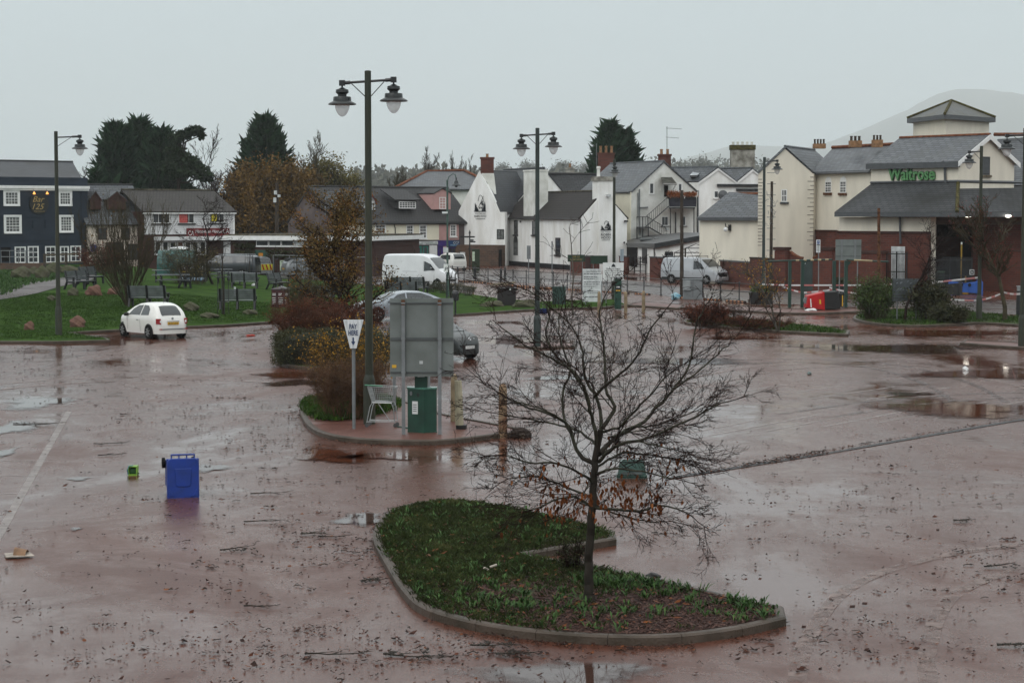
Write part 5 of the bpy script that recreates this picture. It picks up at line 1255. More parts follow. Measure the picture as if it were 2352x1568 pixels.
# ---- annex of the pub with a patched felt roof
B = bld("felt_roofed_annex","low lean-to annex between the pub and the store with a patchy grey felt roof",x=1520,Y=180)
ca,cb_,cc,cdp = PY(1440,561,186),PY(1503,562.5,172),PY(1648,537,168),PY(1560,537.5,184);cdp2 = PY(1440,548,196)
q = MB();q.prism([ca,cb_,cc,cdp,cdp2],V((0,0,.12)));q.build("roof",FELT,B)
q = MB()
for a,b in ((ca,cb_),(cb_,cc)): q.prism([a + V((0,-.05,.1)),b + V((0,-.05,.1)),b + V((0,-.05,-.28)),a + V((0,-.05,-.28))],V((0,.12,0)))
q.build("fascia_board",BLACKM,B)
WX = Wall(1440,187,1503,173);q = MB();q.prism([WX.at(.3,-.3),WX.at(WX.L,-.3),WX.at(WX.L,cb_.z - .25),WX.at(.3,ca.z - .25)],-WX.n * .4);q.build("wall",WHITEWALL,B)
panel("dark_lobby",WX,1441,566,1465,612,DARKHOLE,B,.0,.05);panel("door",WX,1476,570,1487,605,DARKTRIM,B,.0,.05)
WY = Wall(1503,172.5,1650,168);q = MB();zt_ = cb_.z - .25
q.prism([WY.at(0,-.3),WY.at(WY.L,-.3),WY.p(1649,552),WY.p(1640,538),WY.p(1620,542),WY.at(0,zt_)],-WY.n * .4);q.build("wall",WHITEWALL,B)
window(WY,1528,578,1547,591,B,1,1,fm=DARKTRIM,fw=.08);q = MB();q.tube([WY.p(1502,566,.1),WY.p(1503,590,.1)],.05,5);q.build("downpipe",BLACKM,B)
for (x,y) in ((1483,549.5),(1516,547.5),(1549,545.5)):
    a = PY(x - 14,y + 2,181);b = PY(x + 16,y + 1.2,180);c = PY(x + 12,y - 2.5,186);d = PY(x - 10,y - 1.8,187);q = MB();q.prism([a,b,c,d],V((0,0,.1)));q.build("roof_light",mat("felt_rooflight",(.10,.11,.11),.3),B)
# ================================================================ FREE-STANDING WALLS, RAILINGS, YARD
# white wall with a sloping coping
WW_ = Wall(1640,160,1870,150)
root = thing("white_yard_wall","white rendered yard wall with a brown coping that steps and sweeps down","wall",WW_.at(4,0))
top = [(1641,549.5),(1668,550),(1716,553),(1728,558),(1742,569),(1752,573.5),(1800,575),(1870,577)]
tp = [WW_.p(*q) for q in top]
mb = MB()
for i in range(len(tp) - 1):
    a,b = tp[i],tp[i + 1];mb.prism([V((a.x,a.y,-.3)),V((b.x,b.y,-.3)),b,a],-WW_.n * .3)
mb.build("wall",WHITEWALL,root)
mb = MB();up = V((0,0,.14))
for i in range(len(tp) - 1): a,b = tp[i] + WW_.n * .06,tp[i + 1] + WW_.n * .06;mb.prism([a + V((0,0,.002)),b + V((0,0,.002)),b + up,a + up],-WW_.n * .42)
mb.build("coping",TIMBERD,root)
WB1 = Wall(1492,167,1523,165);WB2 = Wall(1523,165,1722,144.5)
def yard_wall(name,W,ztop,label,m=BRICK,cop=True,th=.25,copm=None,x=None,zb=-.3):
    r = thing(name,label,"wall",W.at(W.L / 2,0));q = MB();wbox(q,W,0,W.L,zb,ztop,-th,0);q.build("brickwork",m,r)
    if cop: q = MB();wbox(q,W,-.03,W.L + .03,ztop + .002,ztop + .1,-th - .04,.04);q.build("coping",copm or GUTTER,r)
    return r
yard_wall("brick_wall",WB1,WB1.p(1507,592).z,"short stretch of red brick wall with a railing on top, left of the silver van")
yard_wall("brick_wall",WB2,WB2.p(1620,597).z,"long red brick wall with a grey coping standing behind the silver van")
WB3 = Wall(1310,181,1372,178);yard_wall("brick_wall",WB3,WB3.p(1320,590).z,"red brick wall at the corner of the white pub behind the dark green sign")
WB4 = Wall(1422,184,1440,183);yard_wall("brick_wall",WB4,WB4.p(1430,590).z,"narrow dark red brick wall between the pub gable and the iron gate")
WB5 = Wall(1722,144.5,1786,139);yard_wall("brick_wall",WB5,WB5.p(1750,595).z,"low red brick wall with a timber top rail between the poles and the brick pillar",copm=TIMBERD)
def pillar(W,x0,x1,ytop,label,dep=.55,Y=None):
    u0,u1,z0,z1 = rect_on(W,x0,ytop,x1,650);r = thing("brick_pillar",label,"pillar",W.at((u0 + u1) / 2,0))
    q = MB();wbox(q,W,u0,u1,-.3,z1,-.1,dep - .1);q.build("brickwork",BRICK,r);q = MB();wbox(q,W,u0 - .08,u1 + .08,z1 + .002,z1 + .2,-.18,dep - .02);q.build("capstone",BRICKD,r)
WR = Wall(1786,139,2136,131)
pillar(WR,1788,1813,574,"square brick pillar where the white yard wall ends");pillar(WR,1888,1920,574,"square brick pillar behind the back of the grey road sign");pillar(WR,1985,2035,582,"broad brick pillar beside the green notice")
def wave_wall(x0,x1,pts,label):
    r = thing("brick_wall",label,"wall",WR.at(WR.u((x0 + x1) / 2),0));q = MB();P = [WR.p(*k) for k in pts]
    for i in range(len(P) - 1): a,b = P[i],P[i + 1];q.prism([V((a.x,a.y,-.3)),V((b.x,b.y,-.3)),b,a],-WR.n * .25)
    q.build("brickwork",BRICK,r);q = MB()
    for i in range(len(P) - 1): a,b = P[i] + WR.n * .04,P[i + 1] + WR.n * .04;q.prism([a + V((0,0,.002)),b + V((0,0,.002)),b + V((0,0,.12)),a + V((0,0,.12))],-WR.n * .33)
    q.build("coping",RIDGE,r)
wave_wall(1813,1840,((1813,580),(1824,588),(1834,593),(1841,594)),"scooped brick wall beside the green door in the wall")
wave_wall(1867,1888,((1867,594),(1874,591),(1882,585),(1888,580)),"short scooped brick wall right of the green door")
wave_wall(1920,1986,((1920,600),(1945,604),(1965,601),(1978,594),(1986,584)),"scooped brick wall under the grey road sign")
r = thing("yard_door","tall grey green double door set in the brick wall","door",WR.at(WR.u(1854),0));q = MB()
for a,b in ((1841,1853.6),(1854,1867)): u0,u1,z0,z1 = rect_on(WR,a,596,b,652);wbox(q,WR,u0,u1,0,z1,-.1,-.03)
q.build("leaf",mat("grey_green_door",(.04,.058,.055),.6,.15,2),r)
panel("door_number",WR,1848,603,1851,606,SIGNW,r,-.02,0)
WS = Wall(2252,137,2420,133);yard_wall("brick_wall",WS,WS.p(2300,578).z,"tall red brick wall right of the supermarket gates",th=.4,copm=BRICKD)
# gates
def gate(W,x0,x1,y0,y1,n,label):
    u0,u1,z0,z1 = rect_on(W,x0,y0,x1,y1);r = thing("iron_gate",label,"gate",W.at((u0 + u1) / 2,0));q = MB()
    for z in (.15,z1 - .15,z1 * .5): wbox(q,W,u0,u1,z - .03,z + .03,-.02,.02)
    for u in (u0,u1,(u0 + u1) / 2): wbox(q,W,u - .04,u + .04,0,z1,-.04,.04)
    q.build("frame",BLACKM,r);q = MB()
    for k in range(n): u = u0 + (u1 - u0) * (k + .5) / n;wbox(q,W,u - .014,u + .014,.1,z1 + .05,-.014,.014)
    q.build("bars",BLACKM,r);return r
WGt = Wall(2134,131,2236,131.5);gate(WGt,2134,2234,592,660,46,"pair of tall black barred gates across the supermarket entrance")
WGs = Wall(2036,134.5,2086,133.5);gate(WGs,2038,2084,578,650,16,"narrow black barred gate in the brick wall left of the supermarket entrance")
WGp = Wall(1456,178,1486,176);gate(WGp,1458,1484,590,622,10,"low black iron gate in front of the annex door")
# recess of the narrow gate
q = MB();u0,u1,z0,z1 = rect_on(WM,2052,566,2083,640);wbox(q,WM,u0,u1,z0,z1,.15,.19);tag(q.build("service_door",SIGNWD),"pale service door behind the narrow barred gate","door")
# pergola
r = thing("pergola_frame","thin dark metal gazebo frame with a pointed top behind the brick wall","gazebo",G(1600,640))
Yp = 160;q = MB();c = PY(1599,560,Yp + 1.5)
cor = [PY(x,580,Y) for x,Y in ((1549,Yp),(1652,Yp),(1640,Yp + 3),(1562,Yp + 3))]
top4 = [PY(x,570,Y) for x,Y in ((1573,Yp + .9),(1625,Yp + .9),(1620,Yp + 2.1),(1578,Yp + 2.1))]
for k in range(4):
    a,b = cor[k],cor[(k + 1) % 4];q.tube([a,V((a.x,a.y,0))],.03,4);q.tube([a,b],.025,4);q.tube([top4[k],top4[(k + 1) % 4]],.035,4);q.tube([a,top4[k]],.025,4);q.tube([top4[k],PY(1599,560,Yp + 1.5)],.02,4)
    for j in range(8):
        p0,p1 = a.lerp(b,j / 8),a.lerp(b,(j + 1) / 8);q.tube([p0 + V((0,0,.06)),p0.lerp(p1,.5) - V((0,0,.08)),p1 + V((0,0,.06))],.012,3)
q.build("frame",BLACKM,r)
q = MB()
for x in (1574,1624): p = PY(x,571,Yp + .9);q.tube([p,V((p.x,p.y,0))],.07,5)
q.build("post",TIMBERD,r)
# black pedestrian railings
def railing(pts,label,h=1.08):
    P = [G(*p) for p in pts];r = thing("railing",label,"railing",P[len(P) // 2],"black railings along the road")
    q = MB()
    for z in (h - .03,h * .52): q.tube([p + V((0,0,z)) for p in P],.027,6)
    q.build("rails",BLACKM,r)
    for p in P:
        q = MB();q.lathe([(.085,0),(.085,.04),(.05,.10),(.036,.2),(.036,h - .06),(.05,h - .03),(.045,h + .05),(.01,h + .08)],p,8);q.build("post",BLACKM,r)
railing([(1013,641),(1039,643)] + [(1066,644.7),(1092.8,646.7),(1121,649.6),(1149.4,652.2),(1178.3,654.5),(1208.6,656.4),(1238.9,658.4),(1270.7,660.3),(1302.7,662.3),(1336.5,664.6),(1372,667),(1406,669.5),(1440.6,672),(1479,675.3),(1518,678.7)],"long black tubular railing running in front of the white pub")
railing([(1614,682.7),(1654.8,687.7),(1697.7,690.8),(1742,694)],"short black tubular railing right of the grey cabinet")
KBR = mat("rubber_kerb_block",(.045,.028,.024),.6,.2,4);REF = mat("orange_reflector",(.55,.24,.10),.3,.1,5,emit=None)
def kblock(a,b,label="black rubber wheel stop with pale orange reflectors lying along the railing"):
    A,C_ = G(*a),G(*b);t = (C_ - A).normalized();n = V((-t.y,t.x,0));L = (C_ - A).length;r = thing("wheel_stop",label,"wheel stop",A,"wheel stops along the railings")
    q = MB();q.prism([A - n * .09,A + n * .09,A + n * .05 + V((0,0,.11)),A - n * .05 + V((0,0,.11))],t * L);q.build("block",KBR,r)
    for k in range(5): p = A + t * L * (k + .5) / 5 - n * .072 + V((0,0,.065));q = MB();q.box(p,(.16,.035,.06),math.atan2(t.y,t.x));q.build("reflector",REF,r)
for a in ((1040,646,1050),(1053,647,1079),(1084,649.5,1113),(1120,652.5,1148),(1153,655.2,1182),(1188,658,1218),(1225,660.8,1251),(1256,662.8,1270),(1306,666.5,1337),(1343,668.5,1372),(1378,671,1408),(1416,673.5,1444),(1459,676.2,1492),(1565,685,1606),(1617,689,1657),(1668,692.5,1712)):
    kblock((a[0],a[1]),(a[2],a[1] + (a[2] - a[0]) * .065))
def bollard(px,py,label,h=.98):
    p = G(px,py);q = MB();q.lathe([(.13,0),(.13,.12),(.09,.2),(.085,h * .8),(.11,h * .84),(.07,h * .9),(.09,h * .94),(.06,h),(.01,h + .02)],p,10)
    return tag(q.build("bollard",BLACKM),label,"bollard","black bollards on the pavement")
for x,y,l in ((1051,640.5,"black cast bollard beside the first railing post"),(1090,640,"black cast bollard in the road before the stone plinth"),(1150.6,644.7,"black bollard, left one of the close pair"),(1160,642.5,"black bollard, right one of the close pair")): bollard(x,y,l)
def stump(px,py,h,label,m=None,r=.12):
    p = G(px,py,.1);q = MB();q.lathe([(r * 1.03,-.1),(r * 1.0,h * .3),(r * .95,h * .9),(r * .8,h * .96),(r * .45,h)],p,10);return tag(q.build("wooden_bollard",m or TIMBER),label,"bollard","round-topped posts")
YST = mat("buff_stone_post",(.28,.22,.14),.8,.2,3,.2,20)
stump(1478,713,1.05,"buff round-topped post on the kerb of the far pay area",YST,.09);stump(1437,713,1.0,"buff round-topped post right beside the far ticket machine",YST,.09);stump(1376,713,1.0,"buff round-topped post in front of the tall white notice board",YST,.09)
# ================================================================ TREES AND SHRUBS
def seg_mesh(name,segs,m,parent=None,sides=4):
    A = np.array([s[0] for s in segs],dtype=np.float64);Bq = np.array([s[1] for s in segs],dtype=np.float64)
    r0 = np.array([s[2] for s in segs]);r1 = np.array([s[3] for s in segs])
    d = Bq - A;L = np.linalg.norm(d,axis=1,keepdims=True);L[L == 0] = 1e-6;d /= L
    if sides > 4: A = A - d * (r0 * .35)[:,None];Bq = Bq + d * (r1 * .35)[:,None]
    ref = np.where(np.abs(d[:,2:3]) < .9,np.array([[0,0,1.]]),np.array([[1.,0,0]]))
    u = np.cross(d,ref);u /= np.linalg.norm(u,axis=1,keepdims=True);v = np.cross(d,u);n = len(segs)
    th = np.arange(sides) / sides * 2 * np.pi
    ring = u[:,None,:] * np.cos(th)[None,:,None] + v[:,None,:] * np.sin(th)[None,:,None]
    V0 = A[:,None,:] + ring * r0[:,None,None];V1 = Bq[:,None,:] + ring * r1[:,None,None]
    Vs = np.concatenate([V0,V1],axis=1).reshape(-1,3);b = (np.arange(n) * 2 * sides)[:,None]
    k = np.arange(sides)[None,:];k2 = (k + 1) % sides
    F = np.stack([b + k,b + sides + k,b + sides + k2,b + k2],axis=2).reshape(-1,4)
    return np_mesh(name,Vs,F,m,parent,smooth=sides > 4)
def leaf_mesh(name,P,size,m,parent=None,aspect=.6,droop=0.0,jit=.4):
    P = np.asarray(P,dtype=np.float64);n = len(P);s = size * RNG.uniform(1 - jit,1 + jit,(n,1))
    a = RNG.normal(size=(n,3));a[:,2] -= droop;a /= np.linalg.norm(a,axis=1,keepdims=True);b = RNG.normal(size=(n,3));b -= a * (a * b).sum(1,keepdims=True);b /= np.linalg.norm(b,axis=1,keepdims=True)
    Vs = np.stack([P,P + a * s * .5 + b * s * aspect * .5,P + a * s,P + a * s * .5 - b * s * aspect * .5],axis=1).reshape(-1,3)
    F = (np.arange(n) * 4)[:,None] + np.arange(4)[None,:]
    return np_mesh(name,Vs,F,m,parent)
def grow(rr,p,d,L,r,lvl,segs,tips,P):
    """one branch and its side branches; P = dict of habits"""
    k = P.get('k',5);pts = [p];q = p.copy();dd = d.copy();rad = [r]
    for i in range(k):
        w_ = P['wander'] * (1.0 + .3 * lvl);dd = dd + V((rr.gauss(0,w_),rr.gauss(0,w_),rr.gauss(0,w_ * .8) + P['up'] * (.12 if lvl else .05)))
        dd.normalize();q2 = q + dd * (L / k);r2 = max(P['rmin'],r * (1 - .62 * (i + 1) / k));segs.append((tuple(q),tuple(q2),rad[-1],r2));q = q2;pts.append(q.copy());rad.append(r2)
        if lvl < P['levels']:
            n = P['kids'][lvl];n = int(n) + (rr.random() < n - int(n))
            if i >= P.get('clear',0) or lvl > 0:
                for _ in range(n):
                    ax = dd.orthogonal().normalized();ax.rotate(__import__('mathutils').Quaternion(dd,rr.uniform(0,6.283)))
                    nd = (dd * math.cos(P['ang']) + ax * math.sin(P['ang'] * rr.uniform(.6,1.3)));nd.z *= P.get('flat',1.0);nd.normalize()
                    grow(rr,q.copy(),nd,L * P['ratio'] * rr.uniform(.6,1.15) * (1 - .35 * i / k),max(P['rmin'],r2 * .62),lvl + 1,segs,tips,P)
        elif rr.random() < .8: tips.append(tuple(q))
    tips.append(tuple(q))
def scale_to(segs,base,h,tips=None,wd=None):
    zz = max(s[1][2] for s in segs) - base.z;f = h / zz
    fx = f
    if wd:
        xs = [s[1][0] for s in segs];fx = wd / (max(xs) - min(xs))
    T = lambda q: (base.x + (q[0] - base.x) * fx,base.y + (q[1] - base.y) * fx,base.z + (q[2] - base.z) * f)
    return [(T(a),T(b),c * (f + fx) / 2 if False else c,d) for a,b,c,d in segs],([T(t) for t in tips] if tips else None)
HAB = dict(wander=.10,up=.8,rmin=.012,levels=3,kids=[2.2,1.6,1.3],ang=.7,ratio=.55,k=5,clear=1)
def bare_tree(name,label,cat,base,h,wd,seed,habit=None,r=.16,mt=None,leafm=None,nleaf=0,leafs=.1,group=None,stems=1,spread=.3,sides=4):
    rr = random.Random(seed);P = dict(HAB);P.update(habit or {});root = thing(name,label,cat,base,group);segs = [];tips = []
    for s in range(stems):
        a = rr.uniform(0,6.283);l = spread * rr.uniform(.4,1) if stems > 1 else .03
        grow(rr,base + V((math.cos(a) * .08,math.sin(a) * .08,0)) * (stems > 1),V((math.cos(a) * l,math.sin(a) * l,1)).normalized(),h,r * (1 if stems == 1 else rr.uniform(.5,1)),0,segs,tips,P)
    segs,tips = scale_to(segs,base,h,tips,wd)
    big = [s for s in segs if s[2] > r * .42];small = [s for s in segs if s[2] <= r * .42]
    if big: seg_mesh("trunk",big,mt or BARK,root,7)
    if small: seg_mesh("crown",small,mt or TWIG,root,3)
    if nleaf and tips:
        idx = RNG.integers(0,len(tips),nleaf);T = np.array(tips)[idx] + RNG.normal(0,leafs * 1.2,(nleaf,3));leaf_mesh("leaves",T,leafs,leafm,root)
    return root
def blob_pts(n,c,rad,lump=.25,seed=0,shell=.55):
    d = RNG.normal(size=(n,3));d /= np.linalg.norm(d,axis=1,keepdims=True)
    f = 1 + lump * (np.sin(d[:,0] * 5 + seed) * np.cos(d[:,1] * 4 + seed * 2) + .6 * np.sin(d[:,2] * 9 + d[:,0] * 6 + seed * 3))
    r = (shell + (1 - shell) * RNG.random(n) ** .6) * f
    return np.array(c) + d * r[:,None] * np.array(rad)
def leafy_tree(name,label,cat,base,blobs,leafm,n,leafs,seed=0,trunk_r=.2,mt=None,group=None,twigs=True,lump=.22,shell=.35,core=None):
    """crown of leaf clumps over limbs; blobs = [(dx, dy, z, rx, ry, rz)]"""
    root = thing(name,label,cat,base,group);rr = random.Random(seed);segs = [];tot = sum(b[3] * b[5] for b in blobs);Pall = []
    zt = max(b[2] for b in blobs)
    for i,b in enumerate(blobs):
        c = base + V((b[0],b[1],b[2]));m = int(n * b[3] * b[5] / tot)
        # clumps
        cc = blob_pts(max(6,m // 26),c,(b[3],b[4],b[5]),lump,seed + i,shell);k = RNG.integers(0,len(cc),m)
        Pall.append(cc[k] + RNG.normal(0,leafs * 1.6,(m,3)))
        fork = base + V((rr.gauss(0,.1),rr.gauss(0,.1),min(b[2] * .45,zt * .4)))
        segs.append((tuple(base),tuple(fork),trunk_r,trunk_r * .7));segs.append((tuple(fork),tuple(c),trunk_r * .6,trunk_r * .3))
        for q in cc[: 60 if twigs else 10]:
            st = c + V([rr.gauss(0,.25 * v) for v in (b[3],b[4],b[5])]);segs.append((tuple(st),tuple(q),trunk_r * .14,.015))
    seg_mesh("trunk",segs,mt or BARK,root,5);leaf_mesh("crown",np.concatenate(Pall),leafs,leafm,root)
    return root
def conifer(label,base,h,rb,seed,n=4200,lean=0.0,group=None,top=1.0,sz=.75,low=.06):
    root = thing("conifer_tree",label,"tree",base,group);rr = np.random.default_rng(seed)
    seg_mesh("trunk",[(tuple(base),tuple(base + V((0,0,h * .96))),rb * .07 + .1,.04)],BARK,root,7)
    t = rr.random(n) ** 1.15;z = low * h + t * (1 - low) * h;prof = (1 - t) ** .62 * (1 - .25 * (t < .12));th = rr.random(n) * 2 * np.pi
    ridge = 1 + .18 * np.sin(th * 3 + seed) + .14 * np.sin(th * 5 + t * 14 + seed) + .10 * np.sin(t * 40 + th * 2)
    R = rb * prof * ridge * (.55 + .45 * rr.random(n) ** .5) + .12
    R = R * (1 + .12 * (rr.random(n) < .1));P = np.stack([base.x + R * np.cos(th),base.y + R * np.sin(th),base.z + z],1)
    out = np.stack([np.cos(th) * .8,np.sin(th) * .8,.75 + rr.normal(0,.35,n)],1) + rr.normal(0,.3,(n,3));out /= np.linalg.norm(out,axis=1,keepdims=True)
    s = sz * rr.uniform(.5,1.3,(n,1)) * (1 - .5 * t[:,None]);s = np.where(rr.random((n,1)) < .14,s * 2.0,s);b = rr.normal(size=(n,3));b -= out * (out * b).sum(1,keepdims=True);b /= np.linalg.norm(b,axis=1,keepdims=True)
    Vs = np.stack([P - out * s * .6,P + b * s * .28,P + out * s * 1.2,P - b * s * .28],1).reshape(-1,3);F = (np.arange(n) * 4)[:,None] + np.arange(4)[None,:]
    # solid inner core, added to block the sky between the sprays
    ns,nr = 18,14;C_ = [];
    for i in range(nr):
        tt = i / (nr - 1)
        for k in range(ns): a = 2 * math.pi * k / ns;rad = rb * max(.02,(1 - tt) ** .62 * .68 * (1 + .2 * math.sin(a * 3 + seed) + .1 * math.sin(a * 5 + tt * 9)));C_.append((base.x + rad * math.cos(a),base.y + rad * math.sin(a),base.z + low * h + tt * (1 - low) * h * .93))
    Fc = [(i * ns + k,i * ns + (k + 1) % ns,(i + 1) * ns + (k + 1) % ns,(i + 1) * ns + k) for i in range(nr - 1) for k in range(ns)]
    V2 = np.concatenate([Vs,np.array(C_)]);F2 = np.concatenate([F,np.array(Fc) + len(Vs)])
    np_mesh("crown",V2,F2,LF_CON,root);return root
def bush(name,label,cat,base,w,h,leafm,n,leafs,seed=0,mt=None,stems=40,depth=None,boxy=.0,group=None,kids=3,lean=.8,nleafstem=True,rmin=.004,r0=.012):
    """shrub of many stems that fan out from the ground"""
    rr = random.Random(seed);root = thing(name,label,cat,base,group);segs = [];tips = [];depth = depth or w * .7
    for s in range(stems):
        a = rr.uniform(0,6.283);rad = rr.random() ** .5;sx,sy = math.cos(a) * rad,math.sin(a) * rad
        st = base + V((sx * w * .25,sy * depth * .25,0));hh = h * (1 - .35 * rad ** 2 * (1 - boxy)) * rr.uniform(.75,1.05);en = base + V((sx * w * .5,sy * depth * .5,hh))
        p = st;k = 6
        for i in range(k):
            f = (i + 1) / k;q = st.lerp(en,f);q.z = base.z + hh * (f ** .85);q += V((rr.gauss(0,w * .018),rr.gauss(0,w * .018),rr.gauss(0,h * .012)))
            segs.append((tuple(p),tuple(q),r0 * (1 - .7 * i / k),r0 * (1 - .7 * (i + 1) / k)));p = q
            if i >= 1:
                for _ in range(kids):
                    d = V((rr.gauss(0,.8),rr.gauss(0,.8),rr.gauss(.5,.6))).normalized();l = h * rr.uniform(.08,.24);t = q + d * l;t.z = max(base.z + .02,t.z);segs.append((tuple(q),tuple(t),rmin * 1.2,rmin))
                    tips.append(tuple(t));t2 = t + (d + V((rr.gauss(0,.5),rr.gauss(0,.5),rr.gauss(.1,.4)))).normalized() * l * .6;segs.append((tuple(t),tuple(t2),rmin,rmin * .7));tips.append(tuple(t2))
    seg_mesh("stems",segs,mt or TWIG,root,3)
    if n and leafm: idx = RNG.integers(0,len(tips),n);leaf_mesh("foliage",np.array(tips)[idx] + RNG.normal(0,leafs * 1.0,(n,3)),leafs,leafm,root)
    return root

# ---- the bare tree on the near island: main limbs traced, twigs grown
def near_tree():
    rr = random.Random(11);base = G(1352,1386,.09);Yb = base.y;root = thing("bare_tree","leafless spreading tree with russet leaves on its lowest twigs growing on the near island","tree",base)
    segs = [];tips = []
    def pt(x,y,dy=0.0): return PY(x,y,Yb + dy)
    def limb(pts,r0,r1,grow_kids=True,lvl0=1,dens=1.0):
        if grow_kids: r0,r1 = r0 * .78,r1 * .85
        P = [pt(*q) for q in pts];# smooth
        Q = []
        for i in range(len(P) - 1):
            a,b = P[i],P[i + 1];n = max(2,int((b - a).length / .09))
            p0 = P[i - 1] if i else a;p3 = P[i + 2] if i + 2 < len(P) else b
            for j in range(n):
                t = j / n;Q.append(.5 * ((2 * a) + (b - p0) * t + (2 * p0 - 5 * a + 4 * b - p3) * t * t + (3 * a - p0 - 3 * b + p3) * t ** 3))
        Q.append(P[-1]);m = len(Q);j1 = V((0,0,0))
        for i in range(1,m):
            Q[i] = Q[i] + V((rr.gauss(0,.006),rr.gauss(0,.010),rr.gauss(0,.006)))
        for i in range(m - 1):
            f = i / (m - 1);ra = r0 + (r1 - r0) * f;rb = r0 + (r1 - r0) * (i + 1) / (m - 1);segs.append((tuple(Q[i]),tuple(Q[i + 1]),ra,rb))
            if grow_kids and f > .10 and rr.random() < 0.56 * dens:
                d = (Q[i + 1] - Q[i]).normalized()
                side = V((rr.gauss(0,1),rr.gauss(0,1),rr.gauss(.02,.38)));side -= d * side.dot(d);side.normalize()
                nd = (d * rr.uniform(.55,1.1) + side * rr.uniform(.5,1.0)).normalized()
                twig(Q[i],nd,rr.uniform(.30,.80) * (1.15 - .45 * f),max(.0060,rb * .42),0)
        return Q
    def twig(p,d,L,r,lvl):
        k = 5;q = p.copy();dd = d.copy();r = min(r,.014);ra = r
        for i in range(k):
            dd = dd + V((rr.gauss(0,.085),rr.gauss(0,.085),rr.gauss(.004,.06)));dd.normalize();q2 = q + dd * (L / k);rb = max(.0027,r * (1 - .7 * (i + 1) / k));segs.append((tuple(q),tuple(q2),ra,rb));ra = rb;q = q2
            if lvl < 2:
                n = 1 if rr.random() < (.88 if lvl == 0 else .66) else 0
                for _ in range(n + (lvl == 0 and rr.random() < .35)):
                    side = V((rr.gauss(0,1),rr.gauss(0,1),rr.gauss(0,.6)));side -= dd * side.dot(dd);side.normalize()
                    twig(q.copy(),(dd * rr.uniform(.7,1.1) + side * rr.uniform(.4,.9)).normalized(),L * rr.uniform(.38,.62),rb * .7,lvl + 1)
            elif rr.random() < .5:   # bud
                b = q + V((rr.gauss(0,.01),rr.gauss(0,.01),rr.gauss(0,.01)));segs.append((tuple(q),tuple(b),.0042,.002))
        tips.append(tuple(q))
    limb([(1352,1390),(1353,1340),(1352,1290),(1356,1230),(1360,1170),(1364,1110),(1366,1060),(1372,1022),(1380,990)],.064,.040,False)
    segs.append((tuple(pt(1352,1392)),tuple(pt(1353,1368)),.098,.074))
    limb([(1366,1065),(1340,1052),(1322,1031),(1312,995),(1300,972),(1260,950),(1214,936),(1177,918)],.040,.012,dens=1.1)
    limb([(1312,995,0),(1292,950,.2),(1296,887,.3),(1310,851,.3),(1290,788,.3),(1283,734,.5),(1300,680,.6)],.026,.008)
    limb([(1372,1031),(1366,986,-.1),(1356,941,-.2),(1340,887,-.3),(1300,842,-.4),(1250,815,-.5),(1195,784,-.6),(1131,734,-.7)],.036,.007,dens=1.15)
    limb([(1356,941,-.2),(1330,869,-.1),(1282,824,0),(1254,770,.1),(1262,725,.2),(1237,680,.3),(1177,653,.4),(1131,626,.5)],.026,.006)
    limb([(1380,990),(1378,941,.2),(1366,905,.3),(1345,869,.5),(1340,824,.6),(1330,779,.8),(1300,734,.9),(1250,698,1.0)],.034,.007)
    limb([(1384,982),(1405,954,.1),(1412,932,.1),(1396,905,.2),(1390,869,.3),(1388,815,.4),(1384,761,.5),(1376,725,.6),(1390,680,.6),(1420,644,.7)],.036,.006)
    limb([(1366,910,.2),(1400,878,0),(1460,824,-.2),(1490,761,-.3),(1526,716,-.4),(1554,680,-.5)],.028,.006,dens=1.1)
    limb([(1378,1040),(1410,1008,.3),(1440,990,.5),(1480,968,.7),(1508,936,.8),(1545,896,.9),(1582,842,1.0),(1593,788,1.0),(1602,734,1.1),(1637,680,1.1)],.042,.008,dens=1.1)
    limb([(1545,896,.9),(1582,869,.7),(1637,824,.6),(1692,770,.5),(1729,716,.4)],.018,.005)
    limb([(1376,1060),(1420,1022,-.3),(1470,1011,-.5),(1526,990,-.7),(1582,964,-.8),(1655,928,-.9),(1720,905,-1.0)],.034,.006,dens=1.2)
    limb([(1405,1004,.1),(1450,982,.5),(1508,975,.8),(1572,954,1),(1618,936,1.1),(1674,932,1.2)],.022,.006)
    limb([(1384,990),(1420,982,-.5),(1460,941,-.8),(1490,910,-1.0),(1526,869,-1.2),(1572,833,-1.4),(1628,806,-1.5)],.026,.006)
    limb([(1372,1022),(1330,990,.6),(1270,972,.9),(1195,959,1.1),(1122,946,1.2),(1085,928,1.2)],.026,.006,dens=1.2)
    limb([(1300,972,0),(1250,941,-.3),(1168,914,-.5),(1112,878,-.6),(1066,842,-.7)],.018,.005,dens=1.2)
    limb([(1364,1110),(1330,1085,-.3),(1280,1065,-.5),(1214,1060,-.7),(1149,1045,-.8),(1103,1050,-.9)],.026,.006,dens=1.35)
    limb([(1362,1140),(1330,1130,.4),(1280,1110,.6),(1232,1095,.8),(1168,1100,.9),(1122,1130,1.0)],.026,.006,dens=1.35)
    limb([(1360,1165),(1320,1140,-.1),(1260,1155,-.3),(1223,1170,-.5),(1168,1180,-.6)],.024,.006,dens=1.4)
    limb([(1366,1090),(1420,1075,-.4),(1490,1085,-.7),(1545,1100,-.9),(1600,1110,-1.0)],.024,.006,dens=1.3)
    limb([(1368,1075),(1430,1040,.4),(1490,1045,.7),(1563,1055,.9),(1646,1070,1.0)],.024,.006,dens=1.3)
    limb([(1368,1050),(1440,1013,.2),(1508,1022,.1),(1582,1040,0),(1637,1060,0)],.020,.006,dens=1.2)
    limb([(1362,1165),(1410,1170,-.2),(1470,1172,-.4),(1517,1160,-.5),(1572,1175,-.6),(1628,1215,-.7)],.030,.006,dens=1.15)
